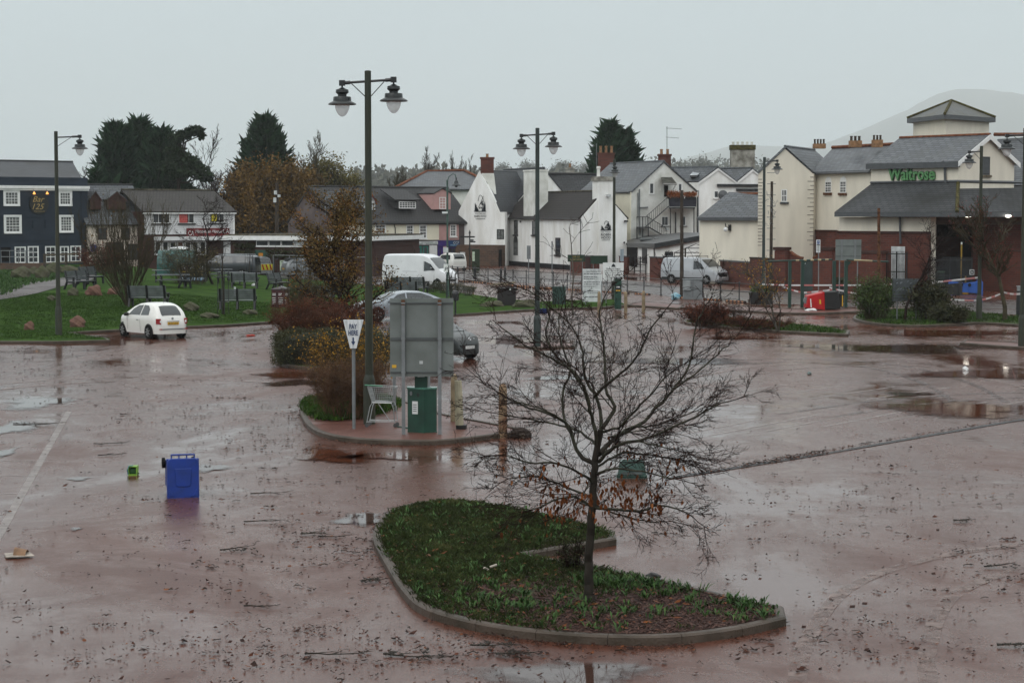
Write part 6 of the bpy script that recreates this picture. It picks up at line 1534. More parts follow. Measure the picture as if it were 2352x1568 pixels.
    limb([(1362,1160),(1420,1180,.3),(1480,1195,.5),(1545,1200,.6),(1600,1210,.7)],.020,.005,dens=1.1)
    limb([(1352,1160,0),(1335,1150,.8),(1360,1100,1.4),(1400,1080,1.8),(1430,1050,2.0)],.02,.006)
    big = [s for s in segs if s[2] > .028];mid = [s for s in segs if .0085 < s[2] <= .028];sm_ = [s for s in segs if s[2] <= .0085]
    seg_mesh("trunk",big,BARK,root,9);seg_mesh("limbs",mid,BARKG,root,5);seg_mesh("twigs",sm_,TWIG,root,3)
    # hanging dead leaves around the lowest limbs
    low = [t for t in tips if pt(0,1040).z > t[2] > pt(0,1215).z and abs(t[0] - base.x) < 1.25]
    T = [V(t) for t in low];rr.shuffle(T);Vs = [];Fs = []
    extra = [pt(rr.uniform(1230,1520),rr.gauss(1150,26),rr.gauss(0,.35)) for _ in range(300)]
    for p in T[:150] + extra:
        L = rr.uniform(.055,.10);w_ = L * rr.uniform(.35,.55);a = rr.uniform(0,6.283);d = V((math.cos(a) * .35,math.sin(a) * .35,-1)).normalized();s = d.orthogonal().normalized();s.rotate(__import__('mathutils').Quaternion(d,rr.uniform(0,6.28)));n = d.cross(s);b = len(Vs)
        Vs += [p,p + d * L * .3 + s * w_ * .5 + n * .008,p + d * L * .65 + s * w_ * .4,p + d * L,p + d * L * .65 - s * w_ * .45,p + d * L * .3 - s * w_ * .5 + n * .008];Fs.append(tuple(range(b,b + 6)))
    np_mesh("leaves",Vs,Fs,LF_RED,root)
near_tree()
# small cut shrub by the notch
bush("shrub","small dark evergreen sprig at the notch of the near island","shrub",G(1315,1316,.05),.42,.5,LF_HEDGE,700,.035,5,stems=14,kids=3)

# ---- middle island
bush("brown_hedge","tangled leafless brown hedge on the pay machine island behind the white triangular sign","hedge",G(800,962,.1),2.05,1.42,LF_AUT,1500,.035,21,mt=mat("hedge_twig",(.14,.078,.046),.8,.3,3),stems=125,depth=1.7,boxy=.6,kids=5,rmin=.0032,r0=.009)
bush("yellow_shrub","shrub with sparse yellow leaves growing behind the brown hedge","shrub",G(805,905,.1),2.5,1.95,LF_YEL,3600,.06,22,mt=TWIGO,stems=70,depth=1.8,kids=3,r0=.01)
hb = G(712,838,.1);root = thing("clipped_hedge","dense dark clipped hedge rounded off above the far island kerb","hedge",hb)
def hedge_pts(n,c,sx,sy,sz):
    q = RNG.uniform(-1,1,(n,3));k = RNG.integers(0,3,n);sgn = np.where(RNG.random(n) < .5,-1,1);q[np.arange(n),k] = sgn * RNG.uniform(.75,1.0,n);q[:,2] = np.abs(q[:,2])
    r = np.linalg.norm(np.abs(q) ** 2.2,axis=1,keepdims=True) ** (1 / 2.2);q /= np.maximum(1,r * .88)
    q *= 1 + .06 * np.sin(q[:,0:1] * 9) + .05 * np.sin(q[:,1:2] * 11 + 2);return np.array(c) + q * np.array([sx,sy,sz])
leaf_mesh("foliage",hedge_pts(15000,(hb.x + .05,hb.y + 1.4,.1),1.42,1.9,1.08),.055,LF_HEDGE,root)
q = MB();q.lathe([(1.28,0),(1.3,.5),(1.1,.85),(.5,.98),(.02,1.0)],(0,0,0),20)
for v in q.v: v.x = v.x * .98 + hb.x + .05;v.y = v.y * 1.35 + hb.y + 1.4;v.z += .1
q.build("inner_growth",mat("hedge_inner_wood",(.016,.016,.010),.9),root)  # solid dark dome inside the leaves
bush("russet_shrub","russet leafless dogwood-like shrub left of the autumn tree","shrub",G(705,790,.1),3.1,1.7,LF_RUS,2600,.06,23,mt=mat("orange_brown_twig",(.11,.045,.024),.8,.3,2),stems=150,depth=2.6,kids=4,r0=.011,rmin=.005)
bush("russet_shrub","olive reedy shrub standing beside the maroon litter bin","shrub",G(700,745,.1),2.2,2.4,LF_OLV,700,.06,24,mt=TWIGO,stems=80,depth=2,kids=3,r0=.012)
bush("russet_shrub","low russet shrub on the island in front of the silver car","shrub",G(800,775,.1),3.0,1.5,LF_RUS,2200,.06,25,mt=TWIGR,stems=90,depth=2,kids=4)
bush("yellow_shrub","straggly shrub of yellow green leaves behind the tall lamp post","shrub",G(868,860,.1),1.7,1.5,LF_OLV,900,.06,26,mt=TWIGO,stems=40,depth=1.2,kids=3)
ab = G(822,762,.1)
def autumn():
    rr = random.Random(5);root = thing("autumn_tree","slim tree with thinning orange and olive leaves behind the tall lamp post","tree",ab);segs = [];tips = []
    P = dict(wander=.08,up=.9,rmin=.008,levels=2,kids=[3.0,1.6],ang=.75,ratio=.36,k=14,clear=1)
    grow(rr,ab,V((.02,0,1)),6.7,.11,0,segs,tips,P);segs,tips = scale_to(segs,ab,6.7,tips,5.4)
    seg_mesh("trunk",[s for s in segs if s[2] > .045],BARK,root,7);seg_mesh("limbs",[s for s in segs if s[2] <= .045],TWIG,root,3)
    T = np.array([t for t in tips if ab.z + .7 < t[2] < ab.z + 6.2]);n = 12500;idx = RNG.integers(0,len(T),n);leaf_mesh("crown",T[idx] + RNG.normal(0,.15,(n,3)),.10,LF_MIX,root)
autumn()
# ---- park
mt_b = GT(292,702)
bare_tree("bare_tree","wide vase-shaped leafless tree with many upright stems behind the small white car","tree",mt_b,6.3,5.6,31,dict(levels=2,kids=[1.5,1.5],ang=.42,ratio=.5,up=1.2,wander=.06,rmin=.007,k=7,clear=0),r=.04,mt=TWIGO,stems=17,spread=.85,leafm=LF_AUT,nleaf=70,leafs=.13)
bare_tree("bare_tree","small dark round-headed leafless tree in front of the dark red sign board","tree",GT(488,652),6.2,4.6,33,dict(levels=3,kids=[2.4,2.2,1.6],ang=.85,wander=.16,ratio=.5,rmin=.008),r=.10)
bush("shrub","dark olive shrub beside the green glass banks","shrub",GT(438,652),4.2,2.6,LF_OLV,900,.10,34,mt=TWIGO,stems=60,depth=3,kids=3,r0=.02,rmin=.01)
bush("shrub","rust coloured shrub behind the black bench at the end of the path","shrub",GT(232,628),4.0,2.2,LF_RUS,1400,.12,35,mt=TWIGR,stems=50,depth=3,kids=3,r0=.02,rmin=.01)
# ---- right hand side shrubs
bush("russet_shrub","rounded brick-red bush at the left end of the long narrow island","shrub",G(1622,748,.1),2.6,.95,LF_RUS,3000,.07,41,mt=TWIGR,stems=110,depth=1.8,kids=4,boxy=.2)
bush("heather","low brown heathery growth trailing along the narrow island","shrub",G(1735,757,.1),3.6,.55,LF_RUS,1300,.05,42,mt=TWIGR,stems=90,depth=1.2,kids=4,boxy=.5)
bush("heather","sparse leafless twiggy bush standing in the middle of the narrow island","shrub",G(1690,748,.1),1.4,1.0,None,0,.05,43,stems=26,kids=3)
bare_tree("young_tree","young multi-stemmed tree with a few yellow leaves in front of the green height barrier","tree",G(1789,760,.1),3.3,2.6,44,dict(levels=2,kids=[1.8,1.5],ang=.6,ratio=.5,up=.8),r=.055,mt=TWIGG,leafm=LF_YEL,nleaf=520,leafs=.07,stems=3,spread=.3)
bush("bamboo_shrub","feathery green shrub with dark stems left of the back of the leaning sign","shrub",G(2010,735,.1),2.1,1.95,LF_GRN,7000,.085,45,mt=TWIGO,stems=80,depth=1.6,kids=4)
bush("laurel_shrub","glossy green shrub right of the leaning sign","shrub",G(2130,737,.1),2.2,1.75,LF_HEDGE,4600,.11,46,stems=50,depth=1.6,kids=3)
bush("laurel_shrub","low spreading dark green shrub at the right of the sign island","shrub",G(2180,742,.1),2.0,.85,LF_HEDGE,3200,.10,47,stems=40,depth=1.3,kids=3)
bare_tree("young_tree","bare young tree with a fan of thin twigs growing in front of the supermarket wall","tree",G(2078,738,.1),5.0,3.3,48,dict(levels=3,kids=[2.3,2.2,1.8],ang=.6,ratio=.5,up=.7,rmin=.0055),r=.075,mt=TWIG)
rb_ = G(2308,738,.1)
bare_tree("berry_tree","tree with dense olive twigs and red berries at the right-hand edge","tree",rb_,6.2,4.2,49,dict(levels=3,kids=[2.8,2.6,1.8],ang=.5,ratio=.5,up=1.1,wander=.08,k=6,clear=2,rmin=.006),r=.12,mt=TWIGO,leafm=LF_BERRY,nleaf=900,leafs=.05)
bare_tree("young_tree","slender pale-stemmed sapling behind the near bare tree","tree",G(1316,722,.1),5.2,3.2,50,dict(levels=2,kids=[1.4,1.4],ang=.8,ratio=.42,up=.5),r=.05,mt=TWIGG)
pl = G(1748,698);
# ---- background trees
def atpx(x,Y,z=0.0): return GY(x,Y,z)
def ztop(y,Y): return PY(CX,y,Y).z
gc = "conifers behind the houses"
for x,Y,yt,hw,sd,lb in ((268,232,283,66,1,"dark green conifer, left of the big clump behind the slate cottage"),(322,238,276,78,2,"dark green conifer forming the middle of the big clump"),(374,234,296,66,3,"dark green conifer, right of the big clump beside the pine"),(613,232,268,76,4,"lone dark conifer with a ragged top above the golden trees"),(1400,236,281,56,5,"dark conifer rising behind the pub's red brick stack"),(1440,238,300,38,6,"narrower dark conifer joined to the right of the one behind the brick stack"),(224,226,392,16,7,"short narrow conifer right of the navy bar roof")):
    b = atpx(x,Y);conifer(lb,b,ztop(yt,Y),hw / ppm(Y) * 1.25,sd,n=int(1500 + hw * 75),sz=.95)
# pine with flat tiers
def pine():
    Y = 228;b = atpx(418,Y);root = thing("pine_tree","spreading pine with flat dark tiers against the sky right of the big conifer clump","tree",b);segs = []
    T = []
    for (x,y,rx,ry) in ((448,300,19,8),(425,308,22,9),(405,318,18,9),(460,312,8,6),(400,345,20,12),(418,362,20,10),(440,372,22,10),(455,388,20,12),(425,395,26,14),(395,380,22,20),(470,405,20,12)):
        c = PY(x,y,Y);s = 1 / ppm(Y);T.append(blob_pts(int(rx * ry * 3.2),c,(rx * s,rx * s * .8,ry * s * .8),.25,x,.3));mid = PY(412 + (x - 412) * .3,y + 14,Y);segs.append((tuple(PY(410,420,Y)),tuple(mid),.14,.10));segs.append((tuple(mid),tuple(c),.10,.05))
    segs.append((tuple(b),tuple(PY(410,420,Y)),.3,.2));segs.append((tuple(PY(410,420,Y)),tuple(PY(412,330,Y)),.2,.1))
    seg_mesh("trunk",segs,BARK,root,6);leaf_mesh("crown",np.concatenate(T),.42,LF_PINE,root)
pine()
def bare(x,Y,yt,wpx,seed,label,mt=TWIG,**k):
    hb = dict(levels=3,kids=[2.0,1.6,1.3],ang=.5,ratio=.48,up=.9,wander=.07,rmin=.019,k=6,clear=1);hb.update(k.pop('hab',{}))
    return bare_tree("bare_tree",label,"tree",atpx(x,Y),ztop(yt,Y),wpx / ppm(Y),seed,hb,r=.15,mt=mt,group=None,**k)
bare(512,236,283,105,61,"tall leafless tree with a feathery pointed top between the pine and the lone conifer")
bare(470,226,372,120,62,"dull brown leafless thicket tree below the pine",mt=mat("brown_haze_twig",(.060,.040,.036),.85,.2),hab=dict(kids=[2.4,2.2,1.6],rmin=.022))
bare(532,224,385,110,63,"dull brown leafless tree just left of the golden trees",mt=mat("brown_haze_twig",(.060,.040,.036),.85,.2),hab=dict(kids=[2.4,2.2,1.6],rmin=.022))
bare(188,220,372,50,64,"thin leafless tree beside the end of the navy bar roof")
def leafy(x,Y,y0,y1,wpx,lm,n,ls,seed,label,nb=5,low=None,name="broadleaf_tree",twigs=True,lump=.22):
    rr = random.Random(seed);s = 1 / ppm(Y);zt,zb = ztop(y0,Y),max(1.2,ztop(y1,Y));W_ = wpx * s;H = zt - zb;bl = []
    for i in range(nb):
        f = (i + .5) / nb;bl.append(((f - .5) * W_ * .62,rr.uniform(-1,1),zb + H * (.5 + .13 * rr.uniform(-1,1)),W_ * .30,W_ * .28,H * rr.uniform(.36,.46)))
    bl.append((0,0,zb + H * .68,W_ * .30,W_ * .3,H * .33));return leafy_tree(name,label,"tree",atpx(x,Y),bl,lm,n,ls,seed,trunk_r=.25,twigs=twigs,lump=lump)
leafy(572,222,372,555,110,LF_AUT,7500,.30,71,"golden brown tree on the left of the autumn row behind the flat-roofed hall")
leafy(640,218,362,555,140,LF_AUT,11000,.30,72,"broad golden orange tree in the middle of the autumn row")
leafy(705,224,378,545,90,LF_AUT,6500,.30,73,"golden tree at the right of the autumn row beside the brown gable")
leafy(742,234,352,470,125,LF_OLV,5200,.28,74,"olive yellow willow with bare upright shoots above the brown gable")
bare(742,233,298,118,75,"fan of bare upright shoots rising over the olive willow",mt=TWIGO,hab=dict(kids=[2.2,2.0,1.4],ang=.42))
leafy(800,262,395,460,70,LF_OLV,2200,.3,76,"pale yellow bush behind the terrace ridge")
bare(805,262,378,70,77,"pale bare shoots behind the terrace ridge left of the tall lamp",mt=TWIGG)
bare(985,300,334,95,81,"broad leafless tree above the hipped roof",mt=TWIGG,hab=dict(kids=[3.2,2.6,2.0],ang=.42,rmin=.017,ratio=.42))
bare(945,292,385,80,82,"low brown leafless trees left of the hipped roof",mt=TWIGO,hab=dict(kids=[3.0,2.6,2.0],rmin=.02))
bare(905,300,394,60,86,"low leafless tree at the left foot of the hipped roof",mt=TWIGO,hab=dict(kids=[3.0,2.6,2.0],rmin=.02))
bare(1040,300,345,50,83,"upright leafless tree right of the broad one above the hipped roof",mt=TWIGG);bare(1068,296,352,42,84,"narrow leafless tree above the right end of the hipped roof",mt=TWIGG);bare(1552,250,395,14,85,"small bare tree beside the conifer behind the pub",mt=TWIG)
for i,(x,Y,y0,wp,lb) in enumerate(((1152,1900,382,34,"small round misty tree left of the tall lamp's right neighbour"),(1214,1900,376,52,"round misty tree above the pub's slate gable"),(1292,1700,376,62,"round misty tree behind the stone stack"),(1345,1900,380,40,"misty tree between the stone stack and the conifer"),(1612,1500,361,82,"wide domed misty tree behind the double-gabled house"),(1560,2000,383,60,"faint misty tree left of the wide domed one"))):
    leafy(x,Y,y0,430,wp,LF_DIST,6500,.40 * Y / 560,90 + i,lb,nb=4,twigs=False)
# misty wood far off
Pq = []
for k in range(90):
    Y = RNG.uniform(1300,1700);x = RNG.uniform(820,1330);b = atpx(x,Y);top = ztop(RNG.uniform(389,402) + (x - 870) * .012,Y);Pq.append(blob_pts(320,(b.x,b.y,top * .6),(16,16,top * .42),.25,k,.5))
for k in range(60):
    Y = RNG.uniform(1900,2400);x = RNG.uniform(1480,1860);b = atpx(x,Y);top = ztop(RNG.uniform(366,380),Y);Pq.append(blob_pts(220,(b.x,b.y,top * .6),(24,24,top * .42),.25,k,.5))
tag(leaf_mesh("distant_wood",np.concatenate(Pq),4.5,LF_DIST),kind='stuff')
# hills
def hill(pts,Y,dep,m=LF_DIST):
    Vs = [];Fs = [];n = 90;mm = 14;xs = np.linspace(pts[0][0],pts[-1][0],n)
    ys = np.interp(xs,[p[0] for p in pts],[p[1] for p in pts]);rr = np.random.default_rng(4)
    for j in range(mm):
        f = j / (mm - 1);prof = math.sin(min(1,f * 1.15) * math.pi / 2) if f < .88 else 1 - (f - .88) * 1.5
        for i in range(n):
            YY = Y - dep * (1 - f);z = max(0,PY(xs[i],ys[i],Y).z) * prof + rr.normal(0,2.0) * (f > .1);Vs.append(((xs[i] - CX) / FPX * YY,YY,max(-2,z)))
    for j in range(mm - 1):
        for i in range(n - 1): Fs.append((j * n + i,j * n + i + 1,(j + 1) * n + i + 1,(j + 1) * n + i))
    return tag(np_mesh("hills",Vs,Fs,m,smooth=True),kind='structure')
hill([(1400,440),(1560,375),(1680,345),(1760,345),(1860,350),(1950,320),(2010,296),(2080,268),(2140,236),(2200,222),(2270,226),(2400,240),(2700,235),(3000,300),(3300,440)],13000,4500)
hill([(300,480),(700,440),(900,425),(1200,418),(1500,415),(1800,430),(2000,470)],5600,1200)
# ================================================================ STREET FURNITURE AND LOOSE THINGS
LG = "parking lamps with bell-shaped lanterns"
GLOBE = mat("lantern_bowl",(.86,.87,.87),.12,.05,8,spec=.5,alpha=.5)
def lantern(parent,x,y,z,k=.63):
    """bell lantern hanging from (x, y, z)"""
    P = lambda L: [(r * k,h * k) for r,h in L]
    q = MB();q.tube([(x,y,z + .02),(x,y,z - .10)],.022,8);q.lathe(P([(.02,-.10),(.09,-.12),(.15,-.16),(.24,-.19),(.25,-.30),(.17,-.37),(.165,-.44),(.22,-.45),(.33,-.46),(.34,-.49),(.35,-.62),(.38,-.64),(.52,-.71),(.54,-.75),(.52,-.765),(.30,-.745),(.26,-.75)]),(x,y,z),20)
    h = q.build("lantern",LAMPBLK,parent,smooth=True)
    q = MB();q.lathe(P([(.285,-.755),(.28,-.83),(.26,-.93),(.21,-1.05),(.14,-1.15),(.065,-1.205),(.005,-1.215)]),(x,y,z),20);q.build("bowl",GLOBE,h,smooth=True);return h
def lamp(base,label,arms=((1,0),(-1,0)),H=8.5,rot=0.0,pole=None,armL=.62,bands=True,tilt=.1):
    """arms: unit directions; built at the base, square to the world"""
    root = thing("street_lamp",label,"street lamp",base,LG);bx_,by_,bz_ = base;pole = pole or LAMPPOLE
    q = MB();q.lathe([(.145,-.1),(.145,1.05),(.135,1.12),(.10,1.22)],base,14);q.build("base_section",LAMPPOLEG if pole is LAMPPOLEG else pole,root,smooth=True)
    q = MB();q.lathe([(.10,1.2),(.085,H * .5),(.078,H),(.04,H + .01)],base,12);q.build("pole",pole,root,smooth=True)
    if bands:
        q = MB()
        for z in (2.0,2.45,3.4,3.9): q.lathe([(.094,z),(.094,z + .025)],base,12)
        q.build("strap",BLACKM,root)
    for (dx,dy) in arms:
        s = tilt * (1 if dx > 0 else -1) * .8;zt = H - .25;e = V((bx_ + dx * armL,by_ + dy * armL,bz_ + zt + s * .5));a = V((bx_,by_,bz_ + zt))
        q = MB();q.tube([a,e],.03,8);q.tube([a.lerp(e,.68),e],.045,8);q.box(e,(.14,.14,.13));q.tube([a.lerp(e,.68),V((bx_ + dx * .06,by_ + dy * .06,bz_ + H - .62))],.012,5);ar = q.build("arm",BLACKM,root);lantern(root,e.x,e.y,e.z - .04)
    return root
lamp(G(848.5,975,.09),"tallest twin-armed green lamp post rising from the pay machine island",H=8.55)
lamp(G(1234,795,.07),"dark green twin-armed lamp post on its own small island in front of the pub",H=8.45,pole=LAMPPOLEG)
lamp(GT(135,769),"single-armed lamp post on the grass at the far left",arms=((1,0),),H=8.55,pole=LAMPPOLE,armL=1.0)
lamp(G(1753,694),"dark single-armed lamp post in front of the cream gabled wing",arms=((1,0),),H=8.55,pole=LAMPPOLEG,armL=.76)
lamp(G(1410,692),"lamp post with its lantern end-on, right of the pub lettering",arms=((0,-1),),H=8.45,pole=LAMPPOLE)
lamp(G(2248.5,736,.1),"lamp post with one arm to the left in front of the supermarket gable",arms=((-1,0),),H=8.35,armL=.58)
lamp(G(2347,795,.1),"lamp post at the right-hand edge of the parking area with its arm to the left",arms=((-1,0),),H=8.4,armL=.7)
# swan-neck heritage lamp
b = G(1028,686);root = thing("swan_neck_lamp","green swan-neck lamp post with cameras in front of the pink shop","street lamp",b)
q = MB();q.tube([b,b + V((0,0,1.2))],.10,10);q.tube([b + V((0,0,1.2)),b + V((0,0,7.3))],.06,8);q.tube([b + V((0,0,7.2)),b + V((.1,0,7.5)),b + V((.35,0,7.68)),b + V((.5,0,7.6)),b + V((.55,0,7.3))],.03,6);q.build("pole",mat("pale_green_pole",(.07,.12,.10),.5,.2,2),root)
q = MB();q.lathe([(.04,.35),(.05,.2),(.12,.12),(.15,0),(.30,-.12),(.31,-.16),(.1,-.17),(.06,-.25)],b + V((.55,0,7.1)),12);q.build("lantern",LAMPBLK,root)
q = MB();q.box(b + V((-.1,-.1,3.0)),(.3,.2,.3));q.box(b + V((-.15,-.1,5.3)),(.35,.2,.12));q.build("camera_box",SIGNWD,root)
q = MB();q.box(b + V((-.05,-.12,1.9)),(.36,.05,.5));sgn = q.build("notice",SIGNW,root);text("lettering","P",b + V((-.13,-.15,1.75)),(1,0,0),(0,0,1),.16,.2,TEXTD,sgn)

# ---- pay here sign
b = G(813,985,.1);root = thing("pay_sign","white inverted triangular parking sign on a grey post with blue lettering","sign",b)
q = MB();q.tube([b,b + V((0,0,2.03))],.042,10);q.build("post",GALV,root,smooth=True)
s1 = 1 / ppm(b.y);zt = b.z + 2.60;q = MB();hw = .235;q.prism([b + V((-hw,-.05,2.60)),b + V((-.075,-.05,1.93)),b + V((.075,-.05,1.93)),b + V((hw,-.05,2.60))],V((0,-.04,0)))
q.prism([b + V((-hw,.05,2.60)),b + V((-.075,-.045,1.93)),b + V((.075,-.045,1.93)),b + V((hw,.05,2.60))],V((0,.02,0)));pn = q.build("plate",mat("stained_sign_white",(.70,.72,.73),.4,.25,7,col2=(.42,.45,.46),aniso=(2,2,.5)),root)
text("lettering","PAY",b + V((-.09,-.096,2.39)),(1,0,0),(0,0,1),.18,.12,TEXTB,pn,bold=.02);text("lettering","HERE",b + V((-.115,-.096,2.24)),(1,0,0),(0,0,1),.23,.12,TEXTB,pn,bold=.02)
q = MB();q.prism([b + V(p) for p in ((-.018,-.095,2.19),(.018,-.095,2.19),(.018,-.095,2.09),(.05,-.095,2.09),(0,-.095,2.0),(-.05,-.095,2.09),(-.018,-.095,2.09))],V((0,-.003,0)));q.build("arrow",TEXTB,pn)
# ---- back of the big notice board
bl,br = G(927,998,.1),G(1010,1000,.1);Yb = bl.y;root = thing("notice_board","back of a big grey metal notice board on two grey posts","sign board",(bl + br) / 2)
x0,x1 = PY(895.5,800,Yb).x,PY(1041.5,800,Yb).x;z0,z1 = PY(960,865,Yb).z,PY(960,685,Yb).z
q = MB();q.bx(x0,Yb + .06,z0,x1,Yb + .09,z1);pn = q.build("board",BOARDBACK,root)
q = MB()
for yy in (696,776.5,779.5,855): z = PY(960,yy,Yb).z;q.bx(x0 + .01,Yb + .03,z - .016,x1 - .01,Yb + .058,z + .016)
q.build("rail",mat("dark_rail",(.09,.10,.10),.5,.1),pn)
for px in (926.5,1010):
    X = PY(px,850,Yb).x;q = MB();q.bx(X - .040,Yb - .035,.08,X + .040,Yb + .028,z1 - .04);po = q.build("post",GALV,root);q = MB();q.bx(X - .042,Yb - .037,z1 - .16,X + .042,Yb + .03,z1 - .035);q.build("rusty_cap",RUST,po)
    q = MB()
    for yy in (696,778,855): z = PY(px,yy,Yb).z;q.bx(X - .05,Yb - .04,z - .02,X + .05,Yb + .03,z + .02)
    q.build("clamp",CHROME if False else GALV,po)
q = MB();X = PY(905,842,Yb).x;q.bx(X - .05,Yb + .05,PY(0,845,Yb).z,X + .05,Yb + .0605,PY(0,838,Yb).z);q.build("yellow_sticker",PLATEY,pn)
q = MB();X = PY(967,832,Yb).x;q.bx(X - .04,Yb + .05,PY(0,836,Yb).z,X + .04,Yb + .0605,PY(0,829,Yb).z);q.build("sticker",SIGNWD,pn)
for px,off in ((906,0),(985,0)):
    p = G(px,945,.1);q = MB();q.tube([p,p + V((0,0,2.2))],.04,8);tag(q.build("sign_post",GALV),"grey round post standing behind the big notice board, %s" % ("left one" if px < 950 else "right one"),"post")
# ---- green pay machine
b = G(969,993,.1);root = thing("pay_machine","dark green angular parking pay machine under the grey notice board","pay machine",b);sc = 1 / ppm(b.y)
w0 = 33 * sc;q = MB();fp = [(-w0,.05),(w0 * .18,-.16),(w0 * 1.02,-.02),(w0 * 1.02,.30),(-w0,.36)]
zt = 1.02;q.prism([b + V((x,y,0)) for x,y in fp],V((0,0,zt)));bd_ = q.build("cabinet",GREENP,root)
q = MB();q.prism([b + V((x * 1.05,y * 1.08 - .01,zt + .002)) for x,y in fp],V((0,0,.035)));q.build("lid",mat("pale_green_top",(.08,.22,.16),.2,.2,5),bd_)  # lid is a paler, glossier green than the cabinet
q = MB();q.bx(b.x - .17,b.y + .10,zt + .037,b.x + .13,b.y + .30,1.62);q.build("column",GREENP,bd_)
q = MB();q.bx(b.x - .10,b.y + .085,1.40,b.x + .06,b.y + .098,1.45);q.build("label",SIGNW,bd_)
fd = (V((w0 * .18,-.16,0)) - V((-w0,.05,0))).normalized();fn = V((fd.y,-fd.x,0));fo = b + V((-w0,.05,0))
def onf(u,z,off=.004): return fo + fd * u + V((0,0,z)) + fn * off
q = MB();q.prism([onf(.13,.44),onf(.28,.44),onf(.28,.74),onf(.13,.74)],fn * .004);nt_ = q.build("label",SIGNW,bd_)
for k in range(4): q = MB();q.prism([onf(.15,.50 + k * .05,.009),onf(.25,.50 + k * .05,.009),onf(.25,.515 + k * .05,.009),onf(.15,.515 + k * .05,.009)],fn * .002);q.build("label_line",TEXTD,nt_)
q = MB();q.prism([onf(.29 + .035 * math.cos(a),.89 + .05 * math.sin(a),.004) for a in [k * math.pi / 6 for k in range(12)]],fn * .004);q.build("slot",BLACKM,bd_)
q = MB();q.prism([onf(.10 + .035 * math.cos(a),.92 + .05 * math.sin(a),.004) for a in [k * math.pi / 6 for k in range(12)]],fn * .012);q.build("lock",GALV,bd_)
# ---- posts right of it
st = G(1057,985,.1);q = MB();q.prism([st + V((x,y,0)) for x,y in ((-.10,-.1),(.14,-.12),(.16,.1),(-.1,.12))],V((0,0,.10)));root = thing("leaning_bollard","cream stone bollard knocked askew in a black base","bollard",st);q.build("black_base",BLACKPL,root)
q = MB();q.tube([st + V((-.02,0,.1)),st + V((-.035,0,.8)),st + V((-.05,0,1.16))],[.105,.095,.085],10);q.build("post",mat("cream_stone",(.46,.42,.30),.8,.15,4),root)
stump(1043,1000 - 32,1.18,"slim buff post just behind the cream bollard",YST,.085)
stump(1155,996,1.17,"round-topped stone post at the tip of the pay machine island",mat("stained_stone_post",(.26,.19,.12),.85,.3,3,col2=(.15,.08,.05)),.10)
# wire basket heap at the tip
b = G(1195,1004);q = MB();rr = random.Random(2)
for k in range(16):
    a = k / 16 * math.pi;q.tube([b + V((math.cos(a) * .26,math.sin(t) * .2 * math.cos(a) + (math.sin(a) * .18) * math.sin(t),.04 + abs(math.sin(a)) * .25 * math.sin(t * 1.0 + .2))) for t in [j * .4 for j in range(9)]],.006,3)
q.lathe([(.27,0),(.26,.08),(.2,.17),(.1,.22),(.01,.235)],b,12);tag(q.build("fallen_wire_basket",mat("muddy_iron",(.045,.032,.026),.8,.3,9)),"muddy brown domed wire basket dumped at the tip of the island kerb","basket")
# fallen barrier bits
q = MB();a,c = G(905,978,.12),G(1003,992,.12);q.tube([a,c],.02,5);tag(q.build("fallen_pole",mat("pale_green_pole",(.07,.12,.10),.5,.2,2)),"pale green pole lying on the island behind the trolley","pole")
# ---- shopping trolley
b = G(878,982,.1);root = thing("shopping_trolley","empty wire shopping trolley with a green handle on the island","trolley",b)
L = V((1,-.10,0)).normalized();Nn = V((.10,1,0)).normalized()   # along and across
def tp_(u,v,z): return b + L * u + Nn * v + V((0,0,z))
q = MB()
def wire(a,c,r=.0045): q.tube([tp_(*a),tp_(*c)],r,4)
top = [(-.36,.0,.98),(.30,.05,.96),(.30,.47,.96),(-.36,.52,.98)];bot = [(-.26,.04,.62),(.22,.08,.60),(.22,.43,.60),(-.26,.47,.62)]
for k in range(4):
    for A_,r in ((top,.009),(bot,.007)): wire(A_[k],A_[(k + 1) % 4],r)
    wire(top[k],bot[k],.007)
lerp3 = lambda a,c,f: tuple(a[i] + (c[i] - a[i]) * f for i in range(3))
for k in range(4):
    t0,t1,b0_,b1_ = top[k],top[(k + 1) % 4],bot[k],bot[(k + 1) % 4]
    for f in (.25,.5,.75): wire(lerp3(t0,b0_,f),lerp3(t1,b1_,f))
    for j in range(1,12): wire(lerp3(t0,t1,j / 12),lerp3(b0_,b1_,j / 12),.0032)
for j in range(1,12): wire(lerp3(bot[0],bot[1],j / 12),lerp3(bot[3],bot[2],j / 12),.0032)
q.build("basket",mat("trolley_wire",(.38,.40,.40),.35,.1,5,metal=.5),root)
q = MB()
for v in (.03,.45):
    q.tube([tp_(-.34,v,.98),tp_(-.24,v,.60),tp_(-.30,v,.50),tp_(-.38,v,.12)],.012,6);q.tube([tp_(-.26,v,.60),tp_(.22,v,.59),tp_(.27,v,.45),tp_(.30,v,.12)],.012,6)
q.tube([tp_(-.38,.03,.14),tp_(.30,.1,.14)],.010,5);q.tube([tp_(-.38,.45,.14),tp_(.30,.40,.14)],.010,5);q.tube([tp_(-.1,.03,.58),tp_(.18,.1,.14)],.010,5);q.build("frame",mat("trolley_tube",(.45,.47,.47),.3,.1,5,metal=.6),root)
q = MB();q.tube([tp_(-.42,.0,1.02),tp_(.02,-.02,1.0)],.018,8);q.build("handle",mat("green_handle",(.03,.18,.09),.4),root)
for u,v in ((-.38,.03),(-.38,.45),(.30,.1),(.30,.40)): q = MB();q.lathe([(.05,-.012),(.05,.012)],tp_(u,v,.05),12,axis='y');q.build("castor",mat("grey_castor",(.10,.10,.10),.6),root)
